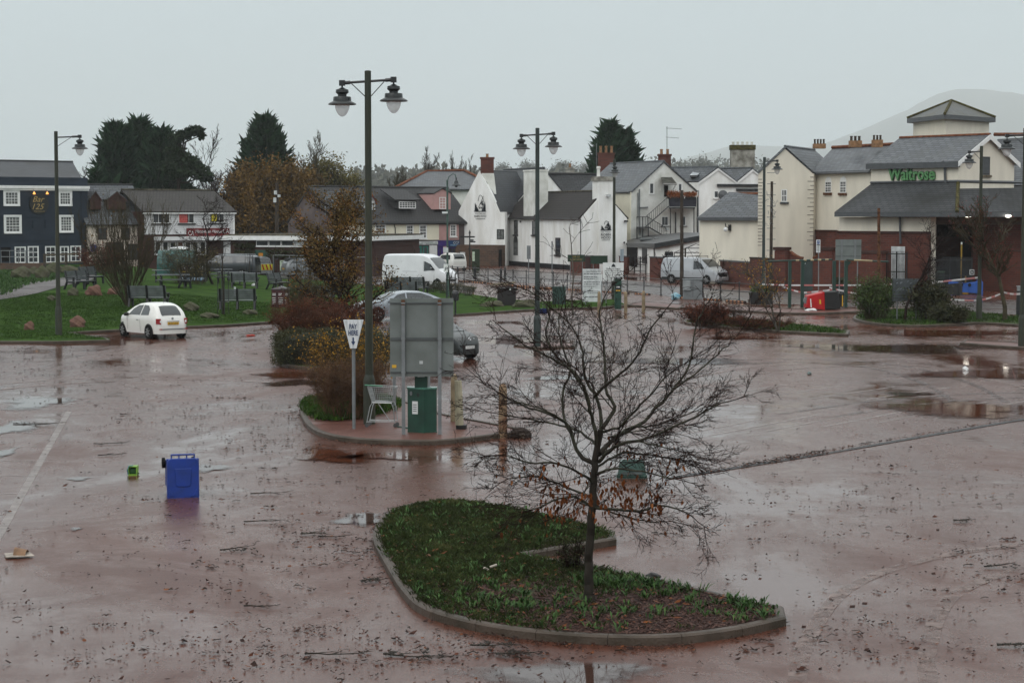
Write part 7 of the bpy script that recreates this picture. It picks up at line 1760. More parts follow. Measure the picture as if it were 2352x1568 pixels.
# ---- wheeled bins
def wbin(name,label,body_m,lid_m,wheels=True):
    """stands upright at the origin, hinge and wheels at +y, 0.58 wide 0.72 deep 1.07 tall"""
    root = thing(name,label,"wheelie bin");q = MB()
    q.prism([V(p) for p in ((-.24,-.27,.04),(.24,-.27,.04),(.24,.22,.04),(-.24,.22,.04))],V((0,0,.02)));b0 = [(-.225,-.26,.06),(.225,-.26,.06),(.225,.24,.06),(-.225,.24,.06)];b1 = [(-.28,-.36,.98),(.28,-.36,.98),(.28,.33,.98),(-.28,.33,.98)]
    n = len(q.v);q.v += [V(p) for p in b0 + b1]
    for k in range(4): q.f.append([n + k,n + (k + 1) % 4,n + 4 + (k + 1) % 4,n + 4 + k]);q.mi.append(0)
    q.f.append([n + 4,n + 5,n + 6,n + 7]);q.mi.append(0)
    q.bx(-.295,-.375,.94,.295,.345,.985);q.build("body",body_m,root,bevel=.012)
    q = MB();P = []
    for cx_,cy_,a0 in ((.205,.27,0),(-.205,.27,1),(-.205,-.31,2),(.205,-.31,3)):
        for k in range(5): a = (a0 + k / 4) * math.pi / 2;r = .085 if a0 < 2 else .03;ox = .085 - r;P.append(V((cx_ + (ox if cx_ > 0 else -ox) + r * math.cos(a),cy_ + (ox if cy_ > 0 else -ox) + r * math.sin(a),.99)))
    q.prism(P,V((0,0,.045)));ld = q.build("lid",lid_m,root,bevel=.014)
    q = MB();q.prism([V(p) for p in ((-.155,.17,1.036),(.155,.17,1.036),(.135,-.14,1.036),(.10,-.165,1.036),(-.10,-.165,1.036),(-.135,-.14,1.036))],V((0,0,.018)));q.build("raised_panel",lid_m,ld,bevel=.008)
    q = MB()
    for s in (-1,1): q.prism([V((s * .17,-.34,1.036)),V((s * .26,-.34,1.036)),V((s * .26,-.24,1.036)),V((s * .235,-.22,1.036)),V((s * .21,-.28,1.036))],V((0,0,.02)))
    q.build("lid_grip",lid_m,ld,bevel=.005)
    q = MB();q.tube([(-.215,.42,1.0),(.215,.42,1.0)],.017,8)
    for s in (-.21,-.07,.07,.21): q.bx(s - .012,.34,.97,s + .012,.425,.995)
    q.build("handle",lid_m,root)
    if wheels:
        q = MB();q.tube([(-.30,.17,.10),(.30,.17,.10)],.012,6);q.build("axle",BLACKM,root)
        for s in (-1,1): q = MB();q.lathe([(.04,-.03),(.095,-.028),(.10,-.02),(.10,.02),(.095,.028),(.04,.03)],(s * .275,.17,.10),18,axis='x');q.build("wheel",TYRE,root)
    return root
BLUEP = mat("blue_plastic",(.008,.038,.25),.35,.12,5,spec=.5,col2=(.009,.032,.18),detail=10)
REDP = mat("red_plastic",(.46,.008,.010),.35,.12,2)
from mathutils import Euler
bn = wbin("wheelie_bin","blue wheeled bin lying on its front with its lid facing the camera",BLUEP,BLUEP)
# lying on its front: front (-y) goes down, lid (+z) faces the camera (-y)
p = G(421.5,1143);az = math.radians(15);bn.rotation_euler = Euler((math.pi / 2,0,az));bn.location = (p.x - math.sin(az) * 1.04,p.y + math.cos(az) * 1.04,.375)
pb = G(1892,712,.12);rb = thing("toppled_bin","big red wheeled bin toppled on its side with a black lid near the height barrier","wheelie bin",pb);Wb = Wall(1840,pb.y,1945,pb.y)
def frus(q,P0,P1,d): q.prism([Wb.p(*P0[0]),Wb.p(*P1[0]),Wb.p(*P1[1]),Wb.p(*P0[1])],-Wb.n * d)
q = MB();frus(q,((1851,707),(1855,679)),((1893,712),(1892,671)),.95);q.build("body",REDP,rb,bevel=.04)
q = MB();frus(q,((1892,713),(1891,670)),((1894.5,713),(1893.5,670)),1.0);q.build("rim",REDP,rb)
q = MB();frus(q,((1895,712),(1894,670.5)),((1931,709),(1925,669)),.95);q.build("lid",BLACKPL,rb,bevel=.05)
for x in (1862,): q = MB();q.prism([Wb.p(1862,706,.01),Wb.p(1864.5,706,.01),Wb.p(1863,686,.01),Wb.p(1860.5,686,.01)],Wb.n * .01);q.build("white_label",SIGNW,rb)
q = MB();q.prism([Wb.p(1882,698,.01),Wb.p(1886,698,.01),Wb.p(1885.5,688,.01),Wb.p(1881.5,688,.01)],Wb.n * .01);q.build("yellow_label",PLATEY,rb)
q = MB();c = Wb.p(1852,690,-.15);q.lathe([(.05,-.06),(.17,-.05),(.18,0),(.17,.05),(.05,.06)],c,16,axis='y');q.build("wheel",GALV,rb);q = MB();c = Wb.p(1855,708,-.3);q.lathe([(.05,-.05),(.13,-.04),(.13,.04),(.05,.05)],c,12,axis='y');q.build("wheel",TYRE,rb)
def lying(src,px,py,rz,label,z=.29,scale=1.15,m=None,m2=None):
    r = dup(src,(0,0,0),0,label);p = G(px,py);r.rotation_euler = Euler((math.pi / 2,0,rz));r.location = (p.x,p.y,.375 * scale);r.scale = (scale,) * 3
    if m:
        for o in bpy.data.objects:
            if o.parent == r and o.type == 'MESH' and ("body" in o.name or "lid" in o.name): o.data = o.data.copy();o.data.materials[0] = m
    return r
BL2 = mat("bright_blue_plastic",(.015,.085,.36),.4,.12,2)
bb = wbin("wheelie_bin","bright blue wheeled bin lying on its side left of the yellow post",BL2,BL2)
p = G(2204,676);bb.rotation_euler = Euler((math.pi / 2,0,math.radians(115)));bb.location = (p.x + .35,p.y,.43);bb.scale = (1.15,) * 3
r2_ = dup(bb,(0,0,0),0,"bright blue wheeled bin lying on its side right of the yellow post");p = G(2236,675);r2_.rotation_euler = Euler((math.pi / 2,0,math.radians(-110)));r2_.location = (p.x - .4,p.y,.43);r2_.scale = (1.15,) * 3
bk_ = wbin("wheelie_bin","black wheeled bin lying beside the left blue one",BLACKPL,BLACKPL);p = G(2165,678);bk_.rotation_euler = Euler((math.pi / 2,0,math.radians(60)));bk_.location = (p.x,p.y,.43);bk_.scale = (1.15,) * 3
ub = wbin("wheelie_bin","upright black wheeled bin with a yellow stripe beside the green barrier post",BLACKPL,BLACKPL);p = G(1928,706,.11);ub.location = (p.x,p.y,.11);ub.scale = (.75,) * 3
q = MB();q.bx(.12,-.40,.1,.19,-.37,.9);q.build("yellow_stripe",PLATEY,ub)
# green bulk bin
b = G(2150,668);root = thing("bulk_bin","big dark green bulk bin standing behind the shrubs by the gates","bin",b);q = MB();q.bx(b.x - .75,b.y,.15,b.x + .55,b.y + .9,1.25);q.build("body",mat("dull_green_bin",(.02,.045,.025),.5,.2),root,bevel=.03);q = MB();q.bx(b.x - .8,b.y - .05,1.252,b.x + .6,b.y + .95,1.33);q.build("lid",mat("pale_green_lid",(.08,.16,.09),.35),root,bevel=.02)
# yellow post
b = G(2204 + 3,672);root = thing("yellow_post","tall yellow post with a white tip between the blue bins","post",b);q = MB();q.tube([b,b + V((0,0,3.2))],.05,8);q.build("post",mat("faded_yellow",(.32,.20,.02),.6),root);q = MB();q.tube([b + V((0,0,3.2)),b + V((0,0,3.35))],.05,8);q.build("tip",SIGNW,root)
q = MB();q.tube([b + V((.3,0,0)),b + V((.3,0,1.1))],.04,6);q.bx(b.x - .15,b.y - .2,0,b.x + .45,b.y + .1,.28);q.build("foot",PLATEY,root)
# small toy
b = G(304.5,1091);root = thing("toy_bucket","small lime green and blue plastic toy box lying left of the blue bin","toy",b)
q = MB();w_ = .085
for a in ((-w_,0,-.01,w_,.2,.012),(-w_,0,.15,w_,.2,.17),(-w_,0,.0125,-w_ + .015,.2,.1495),(w_ - .015,0,.0125,w_,.2,.1495)): q.bx(b.x + a[0],b.y + a[1],b.z + a[2] + .01,b.x + a[3],b.y + a[4],b.z + a[5] + .01)
LIME = mat("lime_plastic",(.20,.42,.04),.4);q.build("box",LIME,root);q = MB();q.bx(b.x - .055,b.y + .03,.035,b.x + .055,b.y + .05,.13);q.bx(b.x - .07,b.y + .15,.025,b.x + .07,b.y + .16,.16);q.build("inside",mat("dark_green_plastic",(.02,.08,.02),.5),root)
q = MB();q.tube([b + V((-.085,.0,.03)),b + V((-.10,-.03,.10)),b + V((-.07,-.02,.185)),b + V((.02,-.02,.2))],.009,6);q.bx(b.x - .105,b.y,.02,b.x - .087,b.y + .15,.12);q.build("blue_trim",mat("sea_blue_plastic",(.03,.20,.25),.4),root)
# green crate
b = G(1452,1098);root = thing("recycling_box","dark green recycling box upside down on the mud behind the near tree","box",b);q = MB();bt = [(-.30,-.02),(.28,-.06),(.31,.36),(-.27,.40)];tp2 = [(-.25,.04),(.23,.0),(.26,.30),(-.22,.34)]
n = 0;q.v += [b + V((x,y,0)) for x,y in bt] + [b + V((x,y,.33)) for x,y in tp2];q.f += [[0,1,5,4],[1,2,6,5],[2,3,7,6],[3,0,4,7],[4,5,6,7]];q.mi += [0] * 5;GR = mat("dark_green_box",(.015,.055,.040),.35,.15);q.build("body",GR,root,bevel=.015)
q = MB();q.prism([b + V((x * 1.05,y * 1.05 - .01,.02)) for x,y in bt],V((0,0,.045)));q.build("rim",GR,root,bevel=.01)
q = MB();q.prism([b + V((-.20,-.062,.09)),b + V((.20,-.09,.09)),b + V((.19,-.07,.14)),b + V((-.19,-.05,.14))],V((0,-.01,0)));q.build("grip",mat("blackish_green",(.006,.02,.016),.4),root)
q = MB();q.prism([b + V((.302,.0,.08)),b + V((.312,.15,.08)),b + V((.30,.15,.2)),b + V((.29,.0,.2))],V((.008,0,0)));q.build("blue_label",TEXTB,root)
q = MB();q.tube([b + V((-.2,.06,.335)),b + V((.2,.04,.335))],.012,5);q.tube([b + V((-.18,.25,.335)),b + V((.22,.22,.335))],.012,5);q.build("ridge",GR,root)
# cardboard
b = G(42,1278);root = thing("cardboard","soggy flattened cardboard box with a brown flap lying on the tarmac at the left edge","cardboard",b);q = MB();s = 1 / ppm(b.y)
q.prism([b + V((x * s,y,.02 + z)) for x,y,z in ((-37,.12,0),(-20,-.22,0),(10,-.20,.01),(40,-.08,.0),(22,.12,.02),(-5,.15,.01))],V((0,0,.015)));q.build("sheet",mat("wet_card_pale",(.42,.37,.32),.8,.2,6),root)
q = MB()
for k in range(8): a0 = k / 8 * math.pi;a1 = (k + 1) / 8 * math.pi;q.poly([b + V(((-8 + 28 * f) * s,.02 + .12 * math.cos(a),.035 + .11 * math.sin(a) * (1 - .4 * f))) for f,a in ((0,a0),(1,a0),(1,a1),(0,a1))])
q.build("flap",mat("wet_card_brown",(.26,.16,.10),.85,.2,6),root)
# debris on near island and small bits
b = G(1125,1305,.15);q = MB();q.tube([b + V((.0,0,.02)),b + V((.10,.03,.05))],.018,8);q.tube([b + V((-.08,-.02,.01)),b + V((-.02,-.12,.0))],.02,6);tag(q.build("white_pipe_scrap",mat("dirty_cream",(.52,.45,.38),.6,.2,9)),"broken piece of white plastic pipe lying in the island grass","litter")
q = MB();a,c = G(1165,1322,.14),G(1290,1328,.14);q.tube([a,c],.012,5);tag(q.build("stick",BARK),"long thin dark stick lying on the soil of the near island","stick")
def blob(name,c,r,m,label,cat,sq=(1,1,.6),seed=1,grp=None):
    import bmesh
    bm = bmesh.new();bmesh.ops.create_icosphere(bm,subdivisions=4,radius=r);rr = random.Random(seed)
    for v in bm.verts:
        a,b_,c_ = v.co.x / r,v.co.y / r,v.co.z / r;k = 1 + .20 * math.sin(a * 3 + seed) * math.cos(b_ * 2.6) + .10 * math.sin(c_ * 5 + a * 4 + seed) + .05 * math.sin(a * 11 + b_ * 9 + seed * 2) * math.cos(c_ * 10) + rr.uniform(-.012,.012);v.co = V((v.co.x * k * sq[0],v.co.y * k * sq[1],v.co.z * k * sq[2]))
    me = bpy.data.meshes.new(name);bm.to_mesh(me);bm.free();o = link_mesh(name,me,m);o.location = c;return tag(o,label,cat,grp)
blob("mud_clod",G(1501,1323,.03),.09,mat("black_mud",(.012,.010,.010),.5),"black clod on the mud right of the near tree trunk","clod",seed=4)
blob("white_litter",G(2218,848,.05),.10,SIGNW,"white scrap of litter on the far right of the mud","litter",(1,.8,.9),3)
blob("drink_can",G(1859,857,.05),.06,mat("dull_can",(.14,.18,.17),.3),"dull green drink can lying far across the mud","litter",(1,1,1.2),5)
blob("red_scrap",G(575,770,.03),.16,mat("red_scrap",(.42,.03,.015),.5),"flat red scrap of litter behind the small white car","litter",(1.2,.6,.25),6)
blob("white_litter",GT(582,657) + V((0,0,.08)),.14,SIGNW,"white bag lying on the grass near the picnic benches","litter",(1.1,.8,.7),7)
# blue pushchair frame
b = G(1247,731);root = thing("toppled_cart","small toppled cart with a dark blue cover beside the green lamp post","cart",b);q = MB();q.bx(b.x - .22,b.y,.22,b.x + .22,b.y + .3,.48);q.build("cover",mat("navy_fabric",(.012,.025,.09),.7),root,bevel=.03)
q = MB()
for dx in (-.2,.2): q.tube([b + V((dx,0,.0)),b + V((dx,.1,.25)),b + V((dx * 1.1,.1,.5))],.014,5)
q.tube([b + V((.0,.05,.45)),b + V((0,.05,.85))],.012,5);q.build("frame",GALV,root)
blob("blue_buoy",G(1553,681,.2),.26,mat("pale_blue_plastic",(.10,.28,.38),.5,.2,4,col2=(.3,.42,.45)),"pale blue gas bottle lying at the foot of the timber pole","gas bottle",(1.2,.8,.8),9)

# ---- cabinets, boards and machines in the middle distance
def cabinet(x0,x1,y0,y1,m,label,name="cabinet",dep=.5,extra=None):
    p = G((x0 + x1) / 2,y1,.1);a,c = PY(x0,y1,p.y),PY(x1,y0,p.y);root = thing(name,label,"cabinet",p);q = MB();q.bx(a.x,p.y,.0,c.x,p.y + dep,c.z);bo = q.build("body",m,root,bevel=.02)
    q = MB();q.bx(a.x - .03,p.y - .03,c.z + .002,c.x + .03,p.y + dep + .03,c.z + .05);q.build("top",m,root);q = MB();xm = (a.x + c.x) / 2;q.bx(xm - .008,p.y - .006,.12,xm + .008,p.y - .001,c.z - .06);q.build("door_gap",BLACKM,bo);return root,p,a,c
r_,p,a,c = cabinet(1142,1185,663,702,mat("dark_brown_box",(.016,.012,.012),.35,.15),"dark brown metal box on the grass strip left of the green lamp post","utility_box",.8);q = MB();q.lathe([(.05,-.01),(.05,.0)],(p.x + .2,p.y - .002,1.0),10,axis='y');q.build("lock",SIGNW,r_)
cabinet(1269,1299.5,660,699,mat("utility_green",(.020,.055,.045),.4,.15),"plain green utility cabinet on the grass strip right of the green lamp post","utility_box",.5)
r_,p,a,c = cabinet(1570,1613,642,684,GALV,"grey two-part roadside cabinet right of the dark timber pole","utility_box",.6);q = MB();q.bx(a.x - .05,p.y - .12,.55,a.x + .42,p.y - .002,c.z - .05);q.build("meter_box",mat("pale_grey_box",(.26,.28,.28),.4),r_,bevel=.015)
cabinet(2340,2362,659,700,mat("pale_grey_box",(.26,.28,.28),.4),"pale grey cabinet by the tall brick wall at the right-hand edge","utility_box",.5)
# poles
def pole(px,yb,yt,m,label,cat="pole",r=.13,name="timber_pole",lean=0.0,z=0): b = G(px,yb,z);t = PY(px + lean,yt,b.y);q = MB();q.tube([b,t],[r,r * .75],10);return tag(q.build(name,m),label,cat)
pole(1566,684,437,TIMBERD,"dark timber pole left of the grey cabinet");pole(1770,668,417,TIMBERD,"leaning timber pole wound with wires right of the dark lamp post",lean=3,r=.12)
pole(636,625,420,TIMBERD,"dark timber pole with white boxes in front of the golden trees",r=.2);b = G(636,625);q = MB()
for x,y0,y1,s in ((633,438,447,.35),(631.5,454,465,.55),(641,447,453,.3)): P0,P1 = PY(x - 3,y1,b.y - .3),PY(x + 3,y0,b.y - .3);q.bx(P0.x,b.y - .5,P0.z,P1.x,b.y - .2,P1.z)
tag(q.build("relay_box",SIGNWD),"white relay boxes fixed to the timber pole before the golden trees","equipment box")
pole(2018.5,720,478,RUST,"rust brown square post in front of the supermarket wall",r=.1,name="steel_post")
pole(2339,732,668,BLACKM,"short black post beside the berry tree",r=.12,name="steel_post")
q = MB();b = G(1770,668)
for k in range(9): z = 2.0 + k * .75;q.tube([b + V((-.3,0,z)),b + V((.3,0,z))],.02,4)
for k in range(40):
    a = PY(1770 + random.gauss(0,6),random.uniform(445,520),b.y - .1);q.tube([a,a + V((random.gauss(0,.15),0,random.gauss(0,.3)))],.012,3)
tag(q.build("pole_wires",GALV),"tangle of pale wires and steps on the leaning timber pole","wires")
# tall white notice board
def board(x0,x1,y0,y1,ybase,m,label,lines=(),posts=True,name="notice_board",cat="sign",col=None,th=.04,back=False,postm=None):
    b = G((x0 + x1) / 2,ybase,.08);W = Wall(x0,b.y,x1,b.y);root = thing(name,label,cat,b);pn = panel("board",W,x0,y0,x1,y1,m,root,-.02,.02)
    if posts:
        for x in (x0 + (x1 - x0) * .15,x1 - (x1 - x0) * .15): t = W.p(x,y0 + 2,-.05);q = MB();q.tube([V((t.x,t.y,0)),t],.035,6);q.build("post",postm or GALV,root)
    for (s,a0,b0,a1,b1) in lines: wtext("lettering",s,W,a0,b0,a1,b1,col or TEXTD,pn,off=.03)
    return root,W,pn
board(1338.5,1381.5,617.5,693,702,SIGNWD,"tall white tariff board headed with small black lettering",(("Cattle Market Car Park",1347,620.5,1380,625),("=",1341,627,1380,629.5),("=",1341,634,1372,637),("=",1341,638.5,1366,641),("=",1341,646,1378,648.5),("=",1341,651,1378,653.5),("=",1341,656,1368,658.5),("=",1350,667,1378,669.5),("=",1350,671,1374,673.5),("=",1346,680,1379,682.5)))
rt_,W,pn = board(1385,1433,603,645,697,SIGNW,"square white market notice with a black crest on two posts",(("Monmouth Market",1393,615,1425,619),("will be operating from",1389,620,1430,624),("this car park every",1391,625,1428,629),("Friday & Saturday",1393,630,1426,634),("Please do not park",1391,635,1428,639),("between 6am - 6pm",1391,640,1428,643.5)))
q = MB();q.prism([W.p(x,y,.02) for x,y in ((1404,613),(1414,613),(1412,608),(1409,605),(1406,608))],W.n * .01);q.build("crest",TEXTD,pn)
board(1376,1383.5,630,646,697,SIGNW,"small white notice on a post between the two big notices",(("=",1378,634,1382,637),))
board(1304,1344,585,601,640,GREENSIGN,"dark green pub board with gold lettering on the brick corner wall",(("CASK ALES",1315,587.5,1332,591.5),("SUNDAY CARVERY",1310,594,1338,598)),col=GOLD)
rt_,W,pn = board(1357,1396,587,606,640,GREENSIGN,"dark green pub board half hidden by the notices right of the lattice",(),col=GOLD)
r_ = thing("lattice_panel","black lattice panel between the two dark green pub boards","trellis",G(1350,640));W = Wall(1345,G(0,640).y,1356,G(0,640).y);q = MB()
for k in range(6):
    u = W.L * k / 5;q.tube([W.at(u,.3),W.at(u,W.p(1350,587).z)],.02,4)
for k in range(12): z = .3 + (W.p(1350,587).z - .3) * k / 11;q.tube([W.at(0,z),W.at(W.L,z)],.02,4)
q.build("lattice",BLACKM,r_)
# far ticket machine
b = G(1420,708,.1);root = thing("ticket_machine","far dark green ticket machine beside the buff posts","pay machine",b);q = MB();W = Wall(1412.5,b.y,1428,b.y);u0,u1,z0,z1 = rect_on(W,1412.5,640,1428,708);wbox(q,W,u0,u1,.05,z1,-.35,0);bo = q.build("cabinet",GREENP,root,bevel=.02)
panel("display",W,1414,656,1426,668,BLACKM,bo,.002,.02);panel("label",W,1416,658,1424,660.5,SIGNW,bo,.022,.03);panel("yellow_label",W,1415,666,1425,668.5,PLATEY,bo,.022,.03);panel("cap",W,1412,636,1428.5,640,GALV,bo,-.37,.03)
# bus-style parking signs on posts
def psign(px,y0,y1,yb,label,wpx=9.5,name="parking_sign"):
    b = G(px,yb);W = Wall(px - wpx / 2,b.y,px + wpx / 2,b.y);root = thing(name,label,"sign",b,"parking restriction signs");q = MB();t = W.p(px,y0,-.05);q.tube([b,V((t.x,b.y,t.z))],.035,6);q.build("post",GALV,root)
    pn = panel("plate",W,px - wpx / 2,y0,px + wpx / 2,y1,SIGNW,root,0,.03);h = y1 - y0
    bl_ = panel("blue_square",W,px - wpx * .3,y0 + h * .05,px + wpx * .3,y0 + h * .33,mat("parking_blue",(.01,.06,.25),.5),pn,.032,.04);wtext("lettering","P",W,px - wpx * .13,y0 + h * .09,px + wpx * .13,y0 + h * .29,SIGNW,bl_,off=.045)
    panel("bar",W,px - wpx * .38,y0 + h * .38,px + wpx * .38,y0 + h * .46,TEXTD,pn,.032,.04)
    for k,s in enumerate(("=","=","=","=")): wtext("lettering",s,W,px - wpx * .36,y0 + h * (.52 + .11 * k),px + wpx * .36,y0 + h * (.58 + .11 * k),TEXTD,pn,off=.04)
    return root
psign(1669,549.5,579,648,"white parking plate with a blue P above the brick wall behind the silver van");psign(1880,550.5,580,684,"white parking plate with a blue P left of the grey road sign")
def post_sign(px,y0,y1,x0,x1,yb,m,label): b = G(px,yb);W = Wall(x0,b.y,x1,b.y);root = thing("road_sign",label,"sign",b);q = MB();t = W.p(px,y0,-.05);q.tube([b,V((t.x,b.y,t.z))],.04,6);q.build("post",GALV,root);panel("plate",W,x0,y0,x1,y1,m,root,0,.03);return root
post_sign(1214,564,595,1210,1219,651,GALV,"narrow grey sign plate with rails on a post beside the green lamp post");post_sign(1268,554,573,1266.5,1270,655,GALV,"edge-on blue sign plate on a thin post in front of the pub window");post_sign(1428,572,600,1425,1433,650,mat("pale_blue_plate",(.28,.34,.38),.5),"pale blue sign plate on a post by the pub gable")
# finger post
b = G(1079,622);root = thing("finger_post","black finger post with pointing arms in front of the stone plinth","signpost",b);q = MB();q.tube([b,b + V((0,0,3.4))],.06,8);q.lathe([(.06,3.4),(.1,3.5),(.02,3.75)],b,8);q.build("post",BLACKM,root)
for s,z,l in ((-1,3.05,.78),(1,3.05,.4),(1,2.75,.3),(1,2.6,.45)): q = MB();q.prism([b + V((s * .05,-.02,z)),b + V((s * l * 1.0,-.02,z)),b + V((s * (l + .12),-.02,z + .07)),b + V((s * l,-.02,z + .14)),b + V((s * .05,-.02,z + .14))],V((0,.03,0)));q.build("arm",BLACKM,root)
b = G(1093,622);root = thing("information_box","green box with a small poster standing before the stone plinth","cabinet",b);q = MB();q.bx(b.x - .35,b.y,0,b.x + .35,b.y + .5,2.0);q.build("body",mat("dark_moss_green",(.022,.035,.016),.6),root);q = MB();q.bx(b.x - .33,b.y - .04,.9,b.x - .1,b.y - .005,1.75);q.build("poster",mat("pale_green_poster",(.30,.40,.26)),root)
# ---- height barrier
root = thing("height_barrier","green height barrier frame with a striped bar over the entrance lane","barrier",G(1860,700));Pp = [(1798,705),(1844,706),(1918,711)]
for x,yb in ((1792,690),(1806,690),(1836,720)): pass
b1,b2 = G(1915,714,.1),G(1890,700,.1)
q = MB()
for x,yb,yt in ((1796,690,598),(1813,690,598),(1838,722,598),(1943,690,598)):
    pass
posts = [(1917,716,597,.12),(1943,705,600,.13),(1975,716,600,.13)]
WBr = Wall(1757,G(0,706).y,2180,G(0,706).y)
for x in (1814,1843): 
    q = MB();p = WBr.p(x,640);q.bx(p.x - .085,p.y - .085,0,p.x + .085,p.y + .11,WBr.p(x,597).z);q.build("post",GREENB,root)
for x in (1916,1943):
    q = MB();p = WBr.p(x,640);q.bx(p.x - .09,p.y - .09,0,p.x + .09,p.y + .12,WBr.p(x,599).z);q.build("post",GREENB,root)
q = MB();a,c = WBr.p(1759,600),WBr.p(1912,596);q.tube([a,c],.055,6);a2,c2 = WBr.p(1944,596.5),WBr.p(2040,601);q.tube([a2,c2],.055,6);q.prism([WBr.p(1843,600),WBr.p(1853,600),WBr.p(1843,612)],V((0,.05,0)));q.prism([WBr.p(1946,600),WBr.p(1956,600),WBr.p(1946,614)],V((0,.05,0)));q.build("bar",GREENB,root)
q = MB()
for k in range(5): p0 = a.lerp(c,.45 + k * .11);p1 = a.lerp(c,.50 + k * .11);q.tube([p0,p1],.058,6)
q.tube([a2.lerp(c2,.18),a2.lerp(c2,.62)],.058,6);q.build("reflective_band",mat("sand_band",(.42,.34,.20),.5),root)
# blue notice by barrier and green notice
board(1751,1758.5,615,648,690,mat("blue_poster",(.10,.38,.55),.5,.3,6,col2=(.55,.65,.7)),"narrow light blue poster on the barrier post",posts=True)
rt_ = panel("green_notice",WR,2002,606,2014,633,mat("fresh_green",(.05,.22,.04),.5),None,.12,.16);tag(rt_,"bright green notice fixed to the broad brick pillar","sign")
wtext("lettering","=",WR,2003,609,2013,612,SIGNW,rt_,off=.18);wtext("lettering","=",WR,2003,616,2013,619,SIGNW,rt_,off=.18)
# grey road sign back
root,W,pn = board(1920,1979,550,598,700,BOARDBACK,"back of a large grey road sign on two posts near the height barrier",name="road_sign",postm=GALV)
for x in (1934,1965): panel("rail",W,x - 2,550,x + 2,598,GALV,pn,.021,.05)
for y in (565,588): panel("rail",W,1921,y,1978,y + 1,DARKTRIM,pn,.021,.03)
root,W,pn = board(2052,2114,640,692,737,mat("dark_sign_back",(.07,.08,.085),.5,.2,3),"back of a battered grey sign half hidden between the shrubs",name="road_sign")
for y in (678,684): panel("rail",W,2053,y,2113,y + 1.4,DARKTRIM,pn,.021,.03)
q = MB()
for k in range(26):
    x,y = random.uniform(2056,2108),random.uniform(642,674);p = W.p(x,y,.03);s = random.uniform(.04,.13);q.poly([p,p + V((s,-.01,s * .4)),p + V((s * 1.3,-.01,s * 1.0)),p + V((s * .3,-.01,s * .7))])
q.build("peeling_film",mat("peeling_silver",(.16,.18,.20),.3,.2,6),pn)
# number plate on lamp post
W = Wall(2225,G(0,736).y,2250,G(0,736).y);r_ = panel("bay_sign",W,2229,619,2239.5,631,SIGNW,None,-.02,.02);tag(r_,"small white square sign with a black symbol fixed to the supermarket lamp post","sign");u0,u1,z0,z1 = rect_on(W,2230.5,620.7,2238,629.3);q = MB()
for a in ((u0,u1,z0,z0 + .04),(u0,u1,z1 - .04,z1),(u0,u0 + .04,z0 + .041,z1 - .041),(u1 - .04,u1,z0 + .041,z1 - .041)): wbox(q,W,*a,.022,.03)
q.build("border",TEXTD,r_);wtext("lettering","Z",W,2232.6,622.4,2236.2,627.6,TEXTD,r_,off=.03)
# ---- warning tape
def tape(pts,label,sag=0.0,w_=.09):
    segs = [];P = [V(p) for p in pts];Q = []
    for i in range(len(P) - 1):
        for j in range(14): f = j / 14;p = P[i].lerp(P[i + 1],f);p.z -= 4 * sag * f * (1 - f);Q.append(p)
    Q.append(P[-1]);mb = MB()
    for i in range(len(Q) - 1):
        mb.cur = 1 if (i % 5) in (1,2) and i % 14 > 1 else 0;t = .004
        mb.prism([Q[i] - V((0,0,w_ / 2)),Q[i + 1] - V((0,0,w_ / 2)),Q[i + 1] + V((0,0,w_ / 2)),Q[i] + V((0,0,w_ / 2))],V((0,t,0)))
    return tag(mb.build("warning_tape",[mat("tape_white",(.68,.66,.66),.4,.1,4),mat("tape_red",(.50,.16,.15),.4,.1,4)]),label,"warning tape","red and white warning tape")
Yt = G(0,700).y
tape([PY(1751,653,Yt),PY(1816,655,Yt - .3),PY(2005,655,Yt - 1),PY(2062,652,Yt)],"upper run of red and white tape stretched left of the shrubs",.0)
tape([PY(1798,658,Yt),PY(1843,672,Yt - .5),PY(1916,664,Yt),PY(1946,668,Yt - 1)],"short drooping length of tape between the barrier posts",.03)
tape([PY(1905,660,Yt - 2),PY(1990,677,Yt - 2.5),PY(2060,676,Yt - 3)],"lower run of tape dipping behind the feathery shrub",.05)
tape([PY(2112,652,Yt),PY(2251,637,G(0,736).y - .1)],"tape rising from the shrubs to the supermarket lamp post",.0);tape([PY(2112,681,Yt - 2),PY(2248,690,G(0,736).y - .1),PY(2306,671,G(0,736).y),PY(2349,674,G(0,790).y)],"tape sagging across the verge to the right-hand lamp post",.05)
# planters
def planter(px,py,w_,h,label,lm=LF_HEDGE): b = G(px,py,.05);root = thing("planter",label,"planter",b);q = MB();q.bx(b.x - w_ / 2,b.y,.05,b.x + w_ / 2,b.y + w_ * .7,.05 + h);q.build("tub",TIMBERD if False else BLACKPL,root,bevel=.02);leaf_mesh("plants",blob_pts(700,(b.x,b.y + w_ * .35,h + .15),(w_ * .55,w_ * .4,.35),.3,3,.3),.12,lm,root)
planter(1750,699,1.25,.7,"black square planter with a low shrub by the end of the railing",LF_GRN);planter(1922 + 8,690,.9,.95,"dark planter with rounded bushes behind the barrier post")
